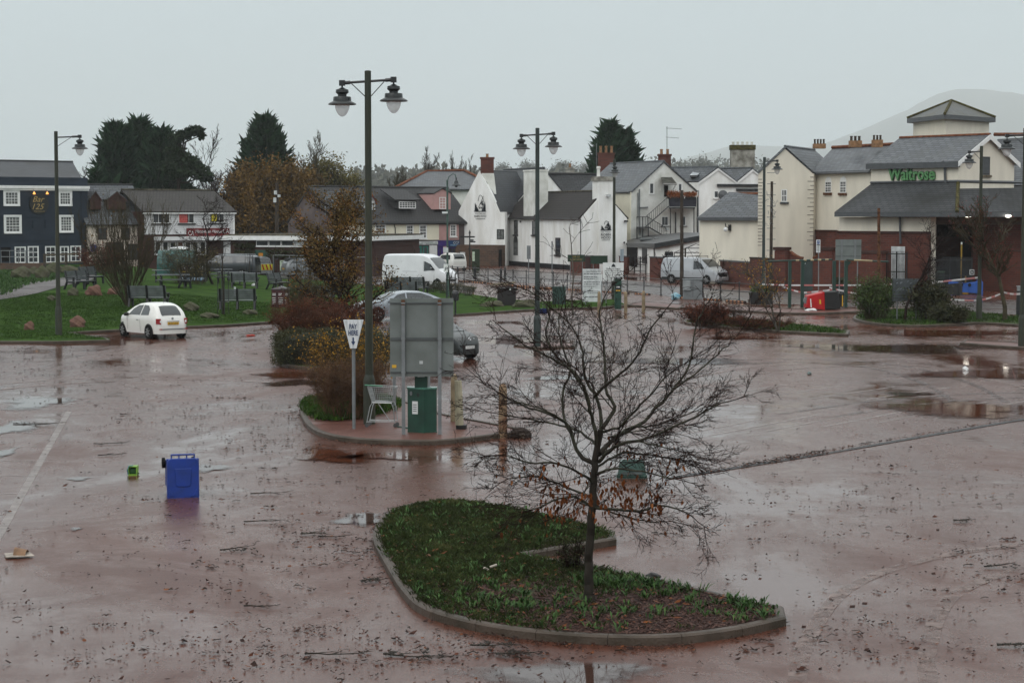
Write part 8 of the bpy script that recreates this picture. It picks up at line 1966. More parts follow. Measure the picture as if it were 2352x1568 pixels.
# ---- park furniture
def slat_box(mb,a,b,w_,t): mb.prism([V(p) for p in a],V(b))
def bench_local():
    root = thing("park_bench","x","bench");q = MB()
    for k in range(4): y = -.22 + k * .13;q.bx(-.9,y - .055,.43,.9,y + .055,.47)
    q.build("seat",BENCHM,root)
    q = MB()
    for k in range(5): z = .56 + k * .10;y = .25 + k * .035;q.bx(-.9,y - .016,z - .044,.9,y + .016,z + .044)
    q.build("backrest",BENCHM,root)
    for x in (-.82,.0,.82):
        q = MB();q.prism([V((x - .045,-.30,0)),V((x - .045,-.20,0)),V((x - .045,-.16,.43)),V((x - .045,-.26,.43))],V((.09,0,0)));q.prism([V((x - .045,.42,0)),V((x - .045,.52,0)),V((x - .045,.30,.43)),V((x - .045,.20,.43))],V((.09,0,0)));q.prism([V((x - .05,.20,.43)),V((x - .05,.28,.43)),V((x - .05,.45,1.04)),V((x - .05,.37,1.04))],V((.10,0,0)));q.bx(x - .045,-.27,.36,x + .045,.30,.428);q.build("leg",BENCHD,root)
    for x in (-.86,.86): q = MB();q.bx(x - .05,-.30,.64,x + .05,.30,.68);q.bx(x - .045,-.29,.47,x + .045,-.21,.638);q.build("armrest",BENCHD,root)
    return root
B0 = bench_local();place(B0,GT(342,706) + V((0,0,0)),math.radians(175),1.15);B0["label"] = "slatted bench seen from behind just above the small white car";B0["group"] = "slatted park benches"
for (x,y,rz,lb) in ((546,711,184,"slatted bench seen from behind beside the caged sapling, with a black bow tied on it"),(186,664,60,"slatted bench seen end-on beside the left-hand path"),(212,652,70,"slatted bench half hidden behind the end-on one by the path"),(728,700,180,"slatted bench behind the autumn tree right of the maroon bin"),(922,690,178,"slatted bench just above the silver car roof"),(948,676,160,"pale slatted bench with a lighter wet back near the white van"),(428,661,100,"slatted bench end-on at the right of the left picnic tables")):
    dup(B0,GT(x,y),math.radians(rz),lb,scale=1.1)
def picnic_local():
    root = thing("picnic_table","x","picnic table");q = MB()
    for k in range(5): y = -.32 + k * .16;q.bx(-.95,y - .07,.72,.95,y + .07,.76)
    q.build("tabletop",BENCHM,root)
    for s in (-1,1):
        q = MB()
        for k in range(2): y = s * (.62 + k * .15);q.bx(-.95,y - .065,.43,.95,y + .065,.47)
        q.build("seat",BENCHM,root);q = MB()
        for x in (-.7,.7): q.prism([V((x - .04,s * .25,.72)),V((x - .04,s * .35,.72)),V((x - .04,s * .72,0)),V((x - .04,s * .60,0))],V((.08,0,0)))
        q.build("legs",BENCHD,root)
    q = MB()
    for x in (-.7,.7): q.bx(x - .038,-.74,.36,x + .038,.74,.428);q.bx(x - .038,-.36,.66,x + .038,.36,.718)
    q.build("crossbeam",BENCHD,root);return root
P0_ = picnic_local();place(P0_,GT(398,660),math.radians(5),1.1);P0_["label"] = "picnic table behind the wide bare tree, nearer of the left pair";P0_["group"] = "dark picnic tables"
for (x,y,rz,lb) in ((385,648,8,"picnic table behind the nearer one of the left pair"),(500,645,12,"picnic table left of the middle group by the sapling"),(532,652,-8,"picnic table in the middle of the group right of the sapling"),(562,655,5,"picnic table at the right of the middle group, with white papers on it"),(665,655,4,"picnic table behind the maroon litter bin")):
    dup(P0_,GT(x,y),math.radians(rz),lb,scale=1.1)
dup(B0,GT(562,662),math.radians(182),"slatted bench drawn up to the right picnic table of the middle group",scale=1.0);dup(B0,GT(641,665),math.radians(70),"slatted bench end-on left of the maroon litter bin",scale=1.1)
def poster_bank(x0,x1,y0,y1,label,n,cols,words,name,top=None,yb=None):
    b = GT((x0 + x1) / 2,yb or y1);W = Wall(x0,b.y,x1,b.y + .01);root = thing(name,label,"recycling bin",b);u0,u1,z0,z1 = rect_on(W,x0,y0,x1,y1);q = MB();wbox(q,W,u0,u1,b.z - .05,z1,-.8,0);bo = q.build("body",BLACKM,root)
    for k in range(n):
        a,c = x0 + (x1 - x0) * k / n + 1,x0 + (x1 - x0) * (k + 1) / n - 1;pn = panel("poster",W,a,y0 + 3,c,y1 - 2,cols[k % len(cols)],bo,.002,.03);h = y1 - y0
        panel("poster_foot",W,a,y1 - h * .22,c,y1 - 2.5,mat("sky_print",(.12,.24,.38),.5,.4,5,col2=(.5,.55,.6)),pn,.032,.04)
        for j,s in enumerate(words[k % len(words)]): wtext("lettering",s,W,a + (c - a) * .12,y0 + h * (.36 + .19 * j),c - (c - a) * .12,y0 + h * (.48 + .19 * j),GOLD if k else mat("yellow_lettering",(.55,.42,.04),.5),pn,off=.045)
        for j in range(4): u = W.u(a + (c - a) * (.25 + .16 * j));z = W.p(a,y0 + h * .28).z;q = MB();wbox(q,W,u,u + .05,z,z + .16 + .05 * (j % 2),.032,.045);q.build("bottle_mark",SIGNW,pn)
    return root
PDK = mat("poster_dark",(.012,.022,.024),.5,.2,4);PPU = mat("poster_plum",(.05,.012,.03),.5,.2,4);PMR = mat("poster_maroon",(.07,.014,.018),.5,.2,4)
poster_bank(411,469,606,646,"black recycling banks with glass and litter posters and yellow lettering",3,(PPU,PDK,PDK),(("=","="),("GWYDR","GLASS"),("SBWRIEL","LITTER")),"recycling_banks")
b = GT(640,706);root = thing("litter_bin","maroon three-sided litter bin with printed panels and a pitched top","litter bin",b);WLb = Wall(621.5,b.y,662,b.y);u0,u1,z0,z1 = rect_on(WLb,622,664,661,706)
q = MB();wbox(q,WLb,u0,u1,b.z,z1,-.8,0);bo = q.build("body",mat("maroon_bin",(.05,.010,.012),.3,.2),root);q = MB();q.prism([WLb.at(u0 - .04,z1 + .003,.04),WLb.at(u1 + .04,z1 + .003,.04),WLb.at((u0 + u1) / 2,z1 + .15,.0)],-WLb.n * .85);q.build("roof",mat("grey_maroon_top",(.10,.08,.09),.2,.2),root)  # bin roof is paler and greyer than the maroon body
for a,c,s in ((623,633,"CANS"),(637,650,"PAPER"),(652,660,"LITTER")):
    pn = panel("poster",WLb,a,669,c,702,PMR,bo,.002,.03);wtext("lettering","=",WLb,a + 1,682,c - 1,685,PLATEY if s == "LITTER" else SIGNW,pn,off=.04)
    for j in range(3): panel("bottle_mark",WLb,a + 2 + j * 2.6,673,a + 3.2 + j * 2.6,679,SIGNW,pn,.032,.04)
    for j in range(3): panel("print_line",WLb,a + 1.5,688 + j * 4,c - 1.5,689.5 + j * 4,SIGNWD,pn,.032,.04)
# green glass bank behind
b = GT(402,632);root = thing("glass_bank","green barrel-roofed glass bank behind the black recycling banks","recycling bank",b);Wg = Wall(366,b.y + 1,448,b.y + 1);L = Wg.L;r = 1.05;q = MB();zc_ = Wg.p(400,606).z
pr = [Wg.at(0,b.z - .2)] + [Wg.at(0,zc_ + r * math.sin(a),1.05 * math.cos(a) - .05) for a in [k * math.pi / 8 for k in range(9)]] + [Wg.at(0,b.z - .2,-1.1)]
pr[0] = Wg.at(0,b.z - .2,1.0);q.prism(pr,Wg.t * L);q.build("shell",mat("glass_bank_green",(.018,.085,.075),.4,.15),root)
blob("white_sack",Wg.at(Wg.u(412),zc_ + r + .08),.42,SIGNW,"white sacks lying on top of the green glass bank","sack",(2.2,.7,.35),8)
# saplings in guards
def guarded(px,py,h,label,gh=1.9,tall=None,nrods=4,t_r=.06):
    b = GT(px,py);root = thing("caged_sapling",label,"sapling",b,"saplings in black rod guards");q = MB()
    for k in range(nrods): a = k / nrods * 6.283 + .4;q.tube([b + V((math.cos(a) * .28,math.sin(a) * .28,0)),b + V((math.cos(a) * .28,math.sin(a) * .28,gh)),b + V((math.cos(a) * .34,math.sin(a) * .34,gh + .12))],.016,4)
    for z in (gh * .3,gh * .9): q.tube([b + V((math.cos(a) * .28,math.sin(a) * .28,z)) for a in [k / 10 * 6.283 for k in range(11)]],.012,4)
    q.build("guard",BLACKM,root);segs = [];tips = [];rr = random.Random(int(px));grow(rr,b,V((0,0,1)),tall or h,t_r,0,segs,tips,dict(HAB,levels=1,kids=[1.2],clear=2,ang=.45,ratio=.3,wander=.03,rmin=.01));seg_mesh("stem",segs,BARK,root,5);return root
guarded(513,722,3.4,"caged sapling in front of the slatted bench",2.1,3.4);guarded(572,643,3,"caged sapling in front of the grey pickup",1.8,2.4);guarded(629,646,3,"caged sapling before the poster on the brick hall",1.8,2.4);guarded(684,646,3,"caged sapling beside the rear of the grey off-roader",1.8,2.4);guarded(955,657,3,"caged sapling in front of the white van's side",1.75,2.6,7);guarded(1036,700,2.4,"caged sapling at the foot of the swan-neck lamp",1.7,2.2,6);guarded(712,672,4,"caged sapling left of the autumn tree",1.9,3.6)
# litter bin post near lamp, lifebuoy like
b = G(1046,724,.12);root = thing("post_bin","short black post with a rounded bin head on the grass strip","litter bin",b);q = MB();q.tube([b,b + V((0,0,1.0))],.05,6);q.build("post",BLACKM,root);q = MB();q.lathe([(.05,.72),(.17,.75),(.19,1.1),(.15,1.22),(.03,1.26)],b,12);q.build("head",BLACKM,root)
# lavender row with a timber rail
root = thing("timber_rail","low round timber rail with a short post beside the lavender","rail",G(1085,676));q = MB();a,c = G(1010,664,0) + V((0,0,.45)),G(1093,676,0) + V((0,0,.42));q.tube([a,c],.07,8);
for f in (.05,.5,.93): p = a.lerp(c,f);q.tube([V((p.x,p.y,0)),p],.07,8)
q.build("rail",TIMBER,root)
for i,(x,y) in enumerate(((905,660),(930,664),(962,667),(995,671),(1018,673),(1048,676),(1072,679))): bush("lavender","grey green lavender clump in the row behind the grass strip","shrub",GT(x,y),1.1,.75,LF_HEDGE,260,.07,100 + i,mt=mat("lavender_stem",(.07,.075,.055),.8),stems=34,kids=2,group="lavender clumps",r0=.01)
# ---- boulders
def boulder(x,y,w_,h,seed,label,m=None): b = GT(x,y);return blob("boulder",b + V((0,.3,h * .22)),w_ * .42,m or RED_ROCK,label,"boulder",(1,.75,h / w_ * 1.25),seed,"boulders in the park")
RED_ROCK = mat("red_sandstone",(.15,.085,.062),.85,.25,2.5,.8,8,col2=(.12,.062,.05));GREY_ROCK = mat("mossy_boulder",(.075,.07,.048),.9,.3,2,.8,8,col2=(.06,.065,.035))
for a in ((63,758,.62 * 1.0,.45,1,"flat-topped red boulder left of the left lamp post"),(175,752,.95,.6,2,"large red sandstone boulder left of the small white car"),(438,714,.95,.55,3,"brown humped boulder right of the small white car"),(480,730,.95,.35,4,"low mossy pair of stones on the grass"),(573,722,.75,.35,5,"small brown boulder under the slatted bench"),(212,672 + 6,1.05,.8,6,"red boulder at the path edge behind the left lamp post"),(262 - 5,676,.9,.55,7,"rounded brown boulder right of the left lamp post"),(165,679,.9,.55,8,"mossy brown boulder at the lower edge of the path"),(116,690,.6,.35,9,"smallest mossy boulder at the lower edge of the path")):
    m = RED_ROCK if a[4] in (1,2,6,7) else GREY_ROCK;boulder(a[0],a[1],a[2] * 1.0,a[3],a[4],a[5],m)
for i,(x,y,w_,h) in enumerate(((45,640,2.0,1.0),(95,642,1.4,1.1),(125,630,1.6,1.1),(160,630,1.8,.9),(200,628,1.8,1.0),(245,628,1.7,1.2),(72,634,1.2,.8))): boulder(x,y,w_,h,20 + i,"big mossy grey boulder in the bank above the path",GREY_ROCK)
blob("boulder",G(1130,700,.2),.6,GREY_ROCK,"mossy stone behind the dark brown box on the grass strip","boulder",(1,.7,.4),31,"boulders in the park");blob("boulder",G(1205,701,.2),.7,GREY_ROCK,"long mossy stone right of the dark brown box","boulder",(1.1,.6,.4),32,"boulders in the park")
# ---- post and rail fence and stone wall by the bar
root = thing("timber_fence","grey timber post and rail fence on the bank in front of the navy bar","fence",GT(170,622));Pf = [GT(x,y) for x,y in ((-30,632),(103,627),(152,624),(195,622),(250,621),(283,620))];q = MB()
for i,p in enumerate(Pf): q = MB();q.bx(p.x - .1,p.y - .07,p.z - .2,p.x + .1,p.y + .07,p.z + 1.5);q.build("post",TIMBERD,root)
q = MB()
for i in range(1,len(Pf) - 1):
    for z in (1.45,.8): a,c = Pf[i] + V((0,-.08,z)),Pf[i + 1] + V((0,-.08,z));q.prism([a,c,c - V((0,0,.13)),a - V((0,0,.13))],V((0,-.04,0)))
q.build("rails",TIMBER,root)
b = GT(40,624);W = Wall(-60,b.y + 1,102,b.y + 1);yard_wall("stone_wall",W,W.p(40,604).z,"low dark stone wall in front of the navy bar",m=STONEW,cop=False,zb=-.2)
q = MB();P_ = [W.at(W.u(x),W.p(x,604).z,-.1) for x in (0,20,40,56,75)]
for p in P_: q.tube([p,p + V((0,0,1.0))],.03,5)
for z in (.98,.5): q.tube([p + V((0,0,z)) for p in (P_[0],P_[-1])],.025,5)
tag(q.build("handrail",GALV),"thin grey metal handrail above the low stone wall","railing")
# metal fence in front of hall
Pq2 = [G(x,y) for x,y in ((628,640),(665,641),(720,643),(790,646),(850,648))];q = MB()
for p in Pq2: q.tube([p,p + V((0,0,1.9))],.025,5)
q.tube([p + V((0,0,1.9)) for p in Pq2],.025,5);q.tube([p + V((0,0,.2)) for p in Pq2],.02,5)
tag(q.build("mesh_fence",GALV),"thin galvanised fence frames in front of the brick hall","fence")
# bench bow, papers
b = GT(538,711);q = MB();q.bx(b.x - .05,b.y + .28,b.z + .75,b.x + .05,b.y + .32,b.z + 1.2);tag(q.build("ribbon",SIGNWD),"black and white ribbon tied to the back of the bench by the sapling","ribbon")
# flower boxes on the fire escape balcony
for i,x in enumerate((1540,1552,1564,1580,1592)):
    p = WF.p(x,452,2.0);root = thing("flower_trough","box of rust orange flowers along the balcony screen","planter",p,"balcony flower boxes");q = MB();q.bx(p.x - .28,p.y - .15,p.z - .2,p.x + .28,p.y + .15,p.z);q.build("trough",BLACKPL,root);leaf_mesh("flowers",blob_pts(420,(p.x,p.y,p.z + .22),(.42,.3,.36 if i < 3 else .26),.2,i,.3),.13,FLW,root)
# parcel of debris near barrier
blob("white_litter",G(1862,712,.15),.2,SIGNW,"torn white rubbish at the foot of the green barrier post","litter",(1.4,.6,.5),12)
q = MB();a = G(1125,656);q.prism([a,a + V((1.6,-.3,0)),a + V((1.9,.1,.25)),a + V((.3,.5,.1))],V((0,0,.06)));tag(q.build("fallen_board",TIMBER),"broken timber board lying behind the black railing","board")
# ================================================================ VEHICLES
def interp(pts,x):
    if x <= pts[0][0]: return pts[0][1]
    for (a,b),(c,d) in zip(pts,pts[1:]):
        if x <= c: t = (x - a) / (c - a);return b + (d - b) * t
    return pts[-1][1]
def car(name,label,cat,top,belt,L,W,wheels,wr,paint,glassm=None,sill=.22,roofw=.78,side_glass=(),wind=None,rear=None,noserad=.30,plan=None,rimm=None,lights=None,plates=(),trim=None,mirror=None,bumper=None,roof_rails=False,rear_in=.06,wheel_w=.2,lines=(),dark_below=None):
    """x runs from the nose (+L/2) to the tail (-L/2); top/belt are outlines (x, z); body is one lofted skin"""
    root = thing(name,label,cat);hw0 = W / 2
    plan = plan or [(-L / 2,.82),(-L / 2 + .12,.93),(-L / 2 + .45,1.0),(L / 2 - .8,1.0),(L / 2 - .3,.93),(L / 2 - .08,.78),(L / 2,.66)]
    def hw(x,z):
        zb = interp(belt,x);zt = interp(top,x);base = hw0 * interp(plan,x)
        if z <= zb: f = (z - sill) / max(.1,zb - sill);return base * (.955 + .045 * math.sin(min(1,max(0,f)) * math.pi * .75))
        f = min(1,(z - zb) / max(.06,zt - zb));full = interp(top,-.2) - interp(belt,-.2);k = min(1,(zt - zb) / full)
        return base * (.98 - (1 - roofw) * k * f ** 1.15)
    xs = sorted(set([round(-L / 2 + L * i / 46,3) for i in range(47)]));n = 13;mb = MB();rows = []
    for x in xs:
        zb,zt = interp(belt,x),interp(top,x);zt = max(zt,zb + .02);row = []
        zs = [sill,sill + .10,sill + (zb - sill) * .45,sill + (zb - sill) * .8,zb,zb + (zt - zb) * .35,zb + (zt - zb) * .7,zb + (zt - zb) * .93]
        pts = [(hw(x,z),z) for z in zs];e = pts[-1][0];pts += [(e * .88,zt - (zt - zb) * .015),(e * .5,zt + .012),(0,zt + .018)]
        row = [(x,y,z) for y,z in pts] + [(x,-y,z) for y,z in pts[-2::-1]];rows.append(row)
    m = len(rows[0]);base = 0
    for r in rows: mb.v += [V(p) for p in r]
    for i in range(len(rows) - 1):
        for j in range(m - 1): mb.f.append([i * m + j,i * m + j + 1,(i + 1) * m + j + 1,(i + 1) * m + j]);mb.mi.append(0)
        mb.f.append([i * m + m - 1,i * m,(i + 1) * m,(i + 1) * m + m - 1]);mb.mi.append(0)
    mb.f.append(list(range(m))[::-1]);mb.f.append([(len(rows) - 1) * m + j for j in range(m)]);mb.mi += [0,0]
    body = mb.build("body",paint,root,smooth=True)
    G_ = glassm or CARGLASS
    def side(pts,mtl,nm,off=.012,th=.0):
        for s in (1,-1):
            q = MB();k = len(pts);P = []
            for i in range(k):     # densify so the pane follows the body
                a,b = pts[i],pts[(i + 1) % k]
                for j in range(4): f = j / 4;x,z = a[0] + (b[0] - a[0]) * f,a[1] + (b[1] - a[1]) * f;P.append(V((x,s * (hw(x,z) + off),z)))
            c = V((0,0,0))
            for p in P: c += p
            c /= len(P);c.y = s * (hw(c.x,c.z) + off)
            for i in range(len(P)): q.poly([P[i],P[(i + 1) % len(P)],c],flip=s < 0)
            q.build(nm,mtl,body)
    for g in side_glass: side(g,G_,"side_window")
    def screen(x0,z0,x1,z1,nm,sgn,inset_=.06,m_=None):
        q = MB();N = 8;A = []
        for f in [i / N for i in range(N + 1)]:
            x = x0 + (x1 - x0) * f;zt = interp(top,x);zb = interp(belt,x);e = hw(x,zb + (zt - zb) * .93) * .93;A.append((x,zt,max(.2,e - inset_ * .4)))
        for i in range(N):
            (xa,za,ha),(xb,zb_,hb) = A[i],A[i + 1]
            for j in range(8):
                u0,u1 = -1 + j / 4,-1 + (j + 1) / 4;dz = lambda u: .030 - .025 * u ** 4;dx = sgn * .015
                q.poly([V((xa + dx,ha * u0,za + dz(u0))),V((xa + dx,ha * u1,za + dz(u1))),V((xb + dx,hb * u1,zb_ + dz(u1))),V((xb + dx,hb * u0,zb_ + dz(u0)))])
        q.build(nm,m_ or G_,body)
    if wind: screen(*wind,"windscreen",1)
    if rear: screen(*rear,"rear_window",-1,rear_in * 2.5)
    for l in lines: side(l,BLACKPL,"door_gap",.004)
    for x in wheels:
        for s in (1,-1):
            q = MB();q.lathe([(wr * 1.13,-.02),(wr * 1.13,.012)],(x,s * (hw(x,.5) + (.0 if s > 0 else -.0)),wr + .02),24,axis='y');q.build("wheel_arch",BLACKPL,body)
            q = MB();yo = s * (hw(x,.5) - wheel_w / 2 + .035);q.lathe([(wr * .62,-wheel_w / 2),(wr * .95,-wheel_w / 2),(wr,-wheel_w / 2 + .03),(wr,wheel_w / 2 - .03),(wr * .95,wheel_w / 2),(wr * .62,wheel_w / 2)],(x,yo,wr),24,axis='y');w_ = q.build("wheel",TYRE,root,smooth=True)
            q = MB();ys = yo + s * (wheel_w / 2 + .004);q.lathe([(wr * .66,-.004),(wr * .66,.002)],(x,ys - s * .012,wr),20,axis='y');q.build("rim",BLACKM if rimm is None else rimm,w_)
            q = MB()
            for k in range(7): a = 2 * math.pi * k / 7;d = V((math.cos(a),0,math.sin(a)));t = V((-math.sin(a),0,math.cos(a))) * wr * .07;c = V((x,ys,wr));q.prism([c + d * wr * .12 - t,c + d * wr * .62 - t * 1.3,c + d * wr * .62 + t * 1.3,c + d * wr * .12 + t],V((0,s * .014,0)))
            q.lathe([(wr * .66,-.006),(wr * .66,.012)],(x,ys + 0,wr),20,axis='y') if False else None
            q.build("spokes",ALLOY,w_)
    if bumper:
        for x,z0,z1,sg in bumper:
            q = MB();N = 8;
            for j in range(N):
                u0,u1 = -1 + 2 * j / N,-1 + 2 * (j + 1) / N;f = lambda u: V((x - sg * .10 * u * u * u * u,u * hw(x - sg * .05,.5) * 1.0,0));q.prism([f(u0) + V((0,0,z0)),f(u1) + V((0,0,z0)),f(u1) + V((0,0,z1)),f(u0) + V((0,0,z1))],V((sg * .03,0,0)))
            q.build("bumper",trim or BLACKPL,body)
    for (x,y,z,sy,sz,mtl,nm) in (lights or ()):
        for s in (1,-1):
            sg = 1 if x > 0 else -1;q = MB();q.prism([V((x - sg * .04,s * (y - sy),z - sz)),V((x - sg * .16,s * (y + sy),z - sz * .8)),V((x - sg * .16,s * (y + sy),z + sz)),V((x - sg * .05,s * (y - sy),z + sz))],V((sg * .06,s * .02,0)));q.build(nm,mtl,body)
    for (x,z,sgn,m_,s) in plates:
        q = MB();q.bx(x - .012,-.26,z - .056,x + .012,.26,z + .056);p = q.build("number_plate",m_,body)
        if s: text("plate_lettering",s,V((x + sgn * .014,-.22 * sgn,z - .036)),(0,sgn,0),(0,0,1),.44,.072,TEXTD,p,ext=.002)
    if mirror:
        for s in (1,-1): q = MB();x,z = mirror;q.box((x,s * (hw(x,z) + .11),z),(.12,.2,.14));q.build("mirror",trim or paint,body,bevel=.03)
    return root,hw,body
WHITEP = mat("white_car_paint",(.74,.73,.69),.25,.03,2,coat=.5)
VANW = mat("van_white_paint",(.66,.67,.68),.3,.04,1.5,coat=.3)
SILV = mat("silver_paint",(.40,.42,.44),.28,.05,1.5,metal=.5,coat=.4)
GREYP = mat("dark_grey_paint",(.040,.046,.052),.25,.1,1.5,metal=.3,coat=.5)
BLKP = mat("black_green_paint",(.010,.014,.013),.35,.1,1.5,metal=.0,coat=.25)
SILB = mat("silver_blue_paint",(.30,.33,.36),.25,.05,1.5,metal=.4,coat=.5)
# small white hatchback
t500 = [(-1.78,.56),(-1.76,.78),(-1.68,.92),(-1.52,1.13),(-1.33,1.31),(-1.08,1.43),(-.8,1.48),(-.35,1.49),(.05,1.45),(.42,1.33),(.72,1.14),(1.0,.98),(1.35,.90),(1.58,.80),(1.72,.62),(1.78,.48)]
b500 = [(-1.78,.58),(-1.6,.88),(-1.2,.92),(0,.93),(.9,.90),(1.3,.86),(1.6,.76),(1.78,.46)]
c1,hwf,bod = car("parked_car","small white hatchback parked nose-away beside the park kerb","car",t500,b500,3.56,1.62,(1.14,-1.12),.29,WHITEP,roofw=.66,plan=[(-1.78,.68),(-1.70,.83),(-1.5,.95),(-1.1,1.0),(.9,1.0),(1.35,.92),(1.62,.78),(1.78,.60)],
    side_glass=([(.62,.97),(.36,1.22),(.02,1.37),(-.36,1.40),(-.36,.98)],[(-.45,.98),(-.45,1.40),(-.82,1.38),(-1.02,1.24),(-1.10,1.0)]),wind=(.98,.98,.22,1.40),rear=(-1.64,.97,-1.24,1.37),rear_in=.14,lights=((-1.765,.635,.74,.085,.12,TAILRED,"tail_light"),(1.62,.52,.62,.10,.10,HEADL,"headlight")),plates=((-1.80,.66,-1,PLATEY,"BL52 LZW"),(1.80,.4,1,PLATEW,"BL52 LZW")),mirror=(.66,.98),trim=BLACKPL,lines=([(-.40,.3),(-.40,.96),(-.415,.96),(-.415,.3)],[(.70,.35),(.70,.92),(.685,.92),(.685,.35)]))
q = MB();q.bx(-1.80,-.50,.405,-1.785,.50,.44);q.build("bumper_strip",GALV,bod);q = MB();q.bx(-1.81,-.28,.735,-1.79,.28,.76);q.build("chrome_strip",CHROME,bod);q = MB();q.lathe([(.05,-.01),(.05,.01)],(-1.735,0,.86),14,axis='x');q.build("badge",CHROME,bod)
for s in (1,-1): q = MB();q.bx(-.28,s * (hwf(-.2,.78)),.765,-.12,s * (hwf(-.2,.78) + .03),.79);q.build("door_handle",CHROME,bod)
for s in (1,-1): q = MB();q.bx(-1.81,s * .52,.405,-1.795,s * .66,.445);q.build("reflector",TAILRED,bod)
q = MB();q.tube([(-1.0,0,1.48),(-1.12,0,1.68)],.008,4);q.build("aerial",BLACKM,bod);q = MB();q.tube([(-1.66,-.05,1.0),(-1.58,-.35,1.03)],.012,4);q.build("wiper",BLACKM,bod)
for s in (1,-1): q = MB();q.prism([V((-1.79,s * .56,.69)),V((-1.79,s * .62,.69)),V((-1.78,s * .62,.79)),V((-1.78,s * .56,.79))],V((-.012,0,0)));q.build("reverse_light",SIGNW,bod)
pc = (G(277,772.3) + G(344.4,778) + G(412.7,776)) / 3;fl,rl_ = G(277,772.3),G(344.4,778.0);hd = math.atan2(fl.y - rl_.y,fl.x - rl_.x)
perp = V((math.sin(hd),-math.cos(hd),0));hd = math.radians(129);dirv = V((math.cos(hd),math.sin(hd),0));side_ = V((dirv.y,-dirv.x,0))
rlw = G(345,778.3);place(c1,rlw + dirv * 1.12 + side_ * .72,hd)
# dark compact behind the board
tA = [(-1.84,.60),(-1.82,.95),(-1.75,1.05),(-1.55,1.40),(-1.2,1.50),(-.5,1.53),(.1,1.49),(.55,1.33),(.98,1.08),(1.35,.98),(1.66,.86),(1.80,.62),(1.84,.45)]
bA = [(-1.84,.58),(-1.7,.98),(0,.94),(.98,.96),(1.4,.92),(1.7,.78),(1.84,.43)]
c2,hwf,bod = car("parked_car","dark green compact hatchback half hidden behind the grey notice board","car",tA,bA,3.68,1.72,(1.22,-1.20),.32,BLKP,roofw=.76,side_glass=([(.80,1.0),(.45,1.27),(.05,1.42),(-1.2,1.43),(-1.35,1.02)],),wind=(1.05,1.08,.22,1.45),rear=(-1.78,1.05,-1.50,1.40),lights=((1.70,.56,.76,.16,.07,HEADL,"headlight"),(-1.78,.62,.95,.09,.12,TAILRED,"tail_light")),plates=((1.865,.50,1,PLATEW,"CU72 ZJZ"),),mirror=(.80,1.02),trim=BLACKPL,bumper=((1.83,.25,.60,1),))
q = MB()
for a,b_ in ((.085,.055),(.035,.055),(.085,.022)): q.tube([(1.845,a * math.cos(t),.82 + b_ * math.sin(t)) for t in [k / 16 * 6.2832 for k in range(17)]],.010,4)
q.build("emblem",CHROME,bod)
# compass: nose towards camera right
hd = math.radians(-38);p = G(1022,828);dirv = V((math.cos(hd),math.sin(hd),0));sd = V((-dirv.y,dirv.x,0));place(c2,p - dirv * 1.15 + sd * .70,hd,.93)
# silver saloon
tM = [(-2.3,.70),(-2.26,.98),(-1.9,1.06),(-1.4,1.28),(-.9,1.41),(-.3,1.44),(.3,1.38),(.75,1.20),(1.1,1.02),(1.6,.95),(2.05,.84),(2.25,.62),(2.3,.5)]
bM = [(-2.3,.66),(-2.1,.96),(-1.2,.96),(.9,.93),(1.6,.90),(2.05,.78),(2.3,.48)]
c3,hwf,bod = car("parked_car","silver saloon with a dark glass roof line partly behind the notice board and shrubs","car",tM,bM,4.6,1.82,(1.42,-1.38),.33,SILB,roofw=.74,side_glass=([(.78,.99),(.35,1.28),(-.05,1.36),(-.05,1.0)],[(-.12,1.0),(-.12,1.37),(-.85,1.35),(-1.35,1.18),(-1.6,1.02)]),wind=(1.14,1.02,.42,1.35),rear=(-1.98,1.06,-1.2,1.33),lights=((2.05,.62,.72,.15,.07,HEADL,"headlight"),(-2.22,.66,.88,.15,.08,TAILRED,"tail_light")),mirror=(.82,1.0))
hd = math.radians(202);p = G(866,738);dirv = V((math.cos(hd),math.sin(hd),0));sd = V((-dirv.y,dirv.x,0));place(c3,p - dirv * 1.42 - sd * .8,hd)
# big white van
tV = [(-2.75,1.9),(-2.72,2.35),(-2.5,2.47),(0,2.50),(.7,2.46),(1.15,2.30),(1.55,1.95),(1.95,1.52),(2.25,1.28),(2.55,1.12),(2.7,.9),(2.75,.55)]
bV = [(-2.75,1.15),(0,1.15),(1.5,1.2),(2.2,1.15),(2.5,1.0),(2.75,.5)]
c4,hwf,bod = car("panel_van","large white high-roofed panel van facing right behind the autumn tree","van",tV,bV,5.5,2.05,(1.9,-1.7),.36,VANW,roofw=.86,sill=.3,side_glass=([(1.78,1.36),(1.42,1.78),(.92,1.98),(.84,1.98),(.84,1.28)],),wind=(2.02,1.48,1.25,2.22),lights=((2.46,.74,.98,.12,.16,HEADL,"headlight"),),bumper=((2.72,.3,.72,1),),mirror=(1.62,1.45),trim=BLACKPL,lines=([(.78,.5),(.78,2.0),(.765,2.0),(.765,.5)],[(1.72,.6),(1.72,1.25),(1.705,1.25),(1.705,.6)],[(-1.0,1.25),(.3,1.25),(.3,1.235),(-1.0,1.235)]),plan=[(-2.75,.96),(1.5,1.0),(2.2,.93),(2.6,.80),(2.75,.72)])
q = MB()
for s in (1,-1): q.bx(-2.6,s * (hwf(0,.5) - .0),.36,1.3,s * (hwf(0,.5) + .02),.56)
q.build("side_moulding",BLACKPL,bod)
hd = math.radians(-27);p = G(1004,664);dirv = V((math.cos(hd),math.sin(hd),0));sd = V((-dirv.y,dirv.x,0));place(c4,p - dirv * 1.8 + sd * .9,hd,(.94,1,.97))
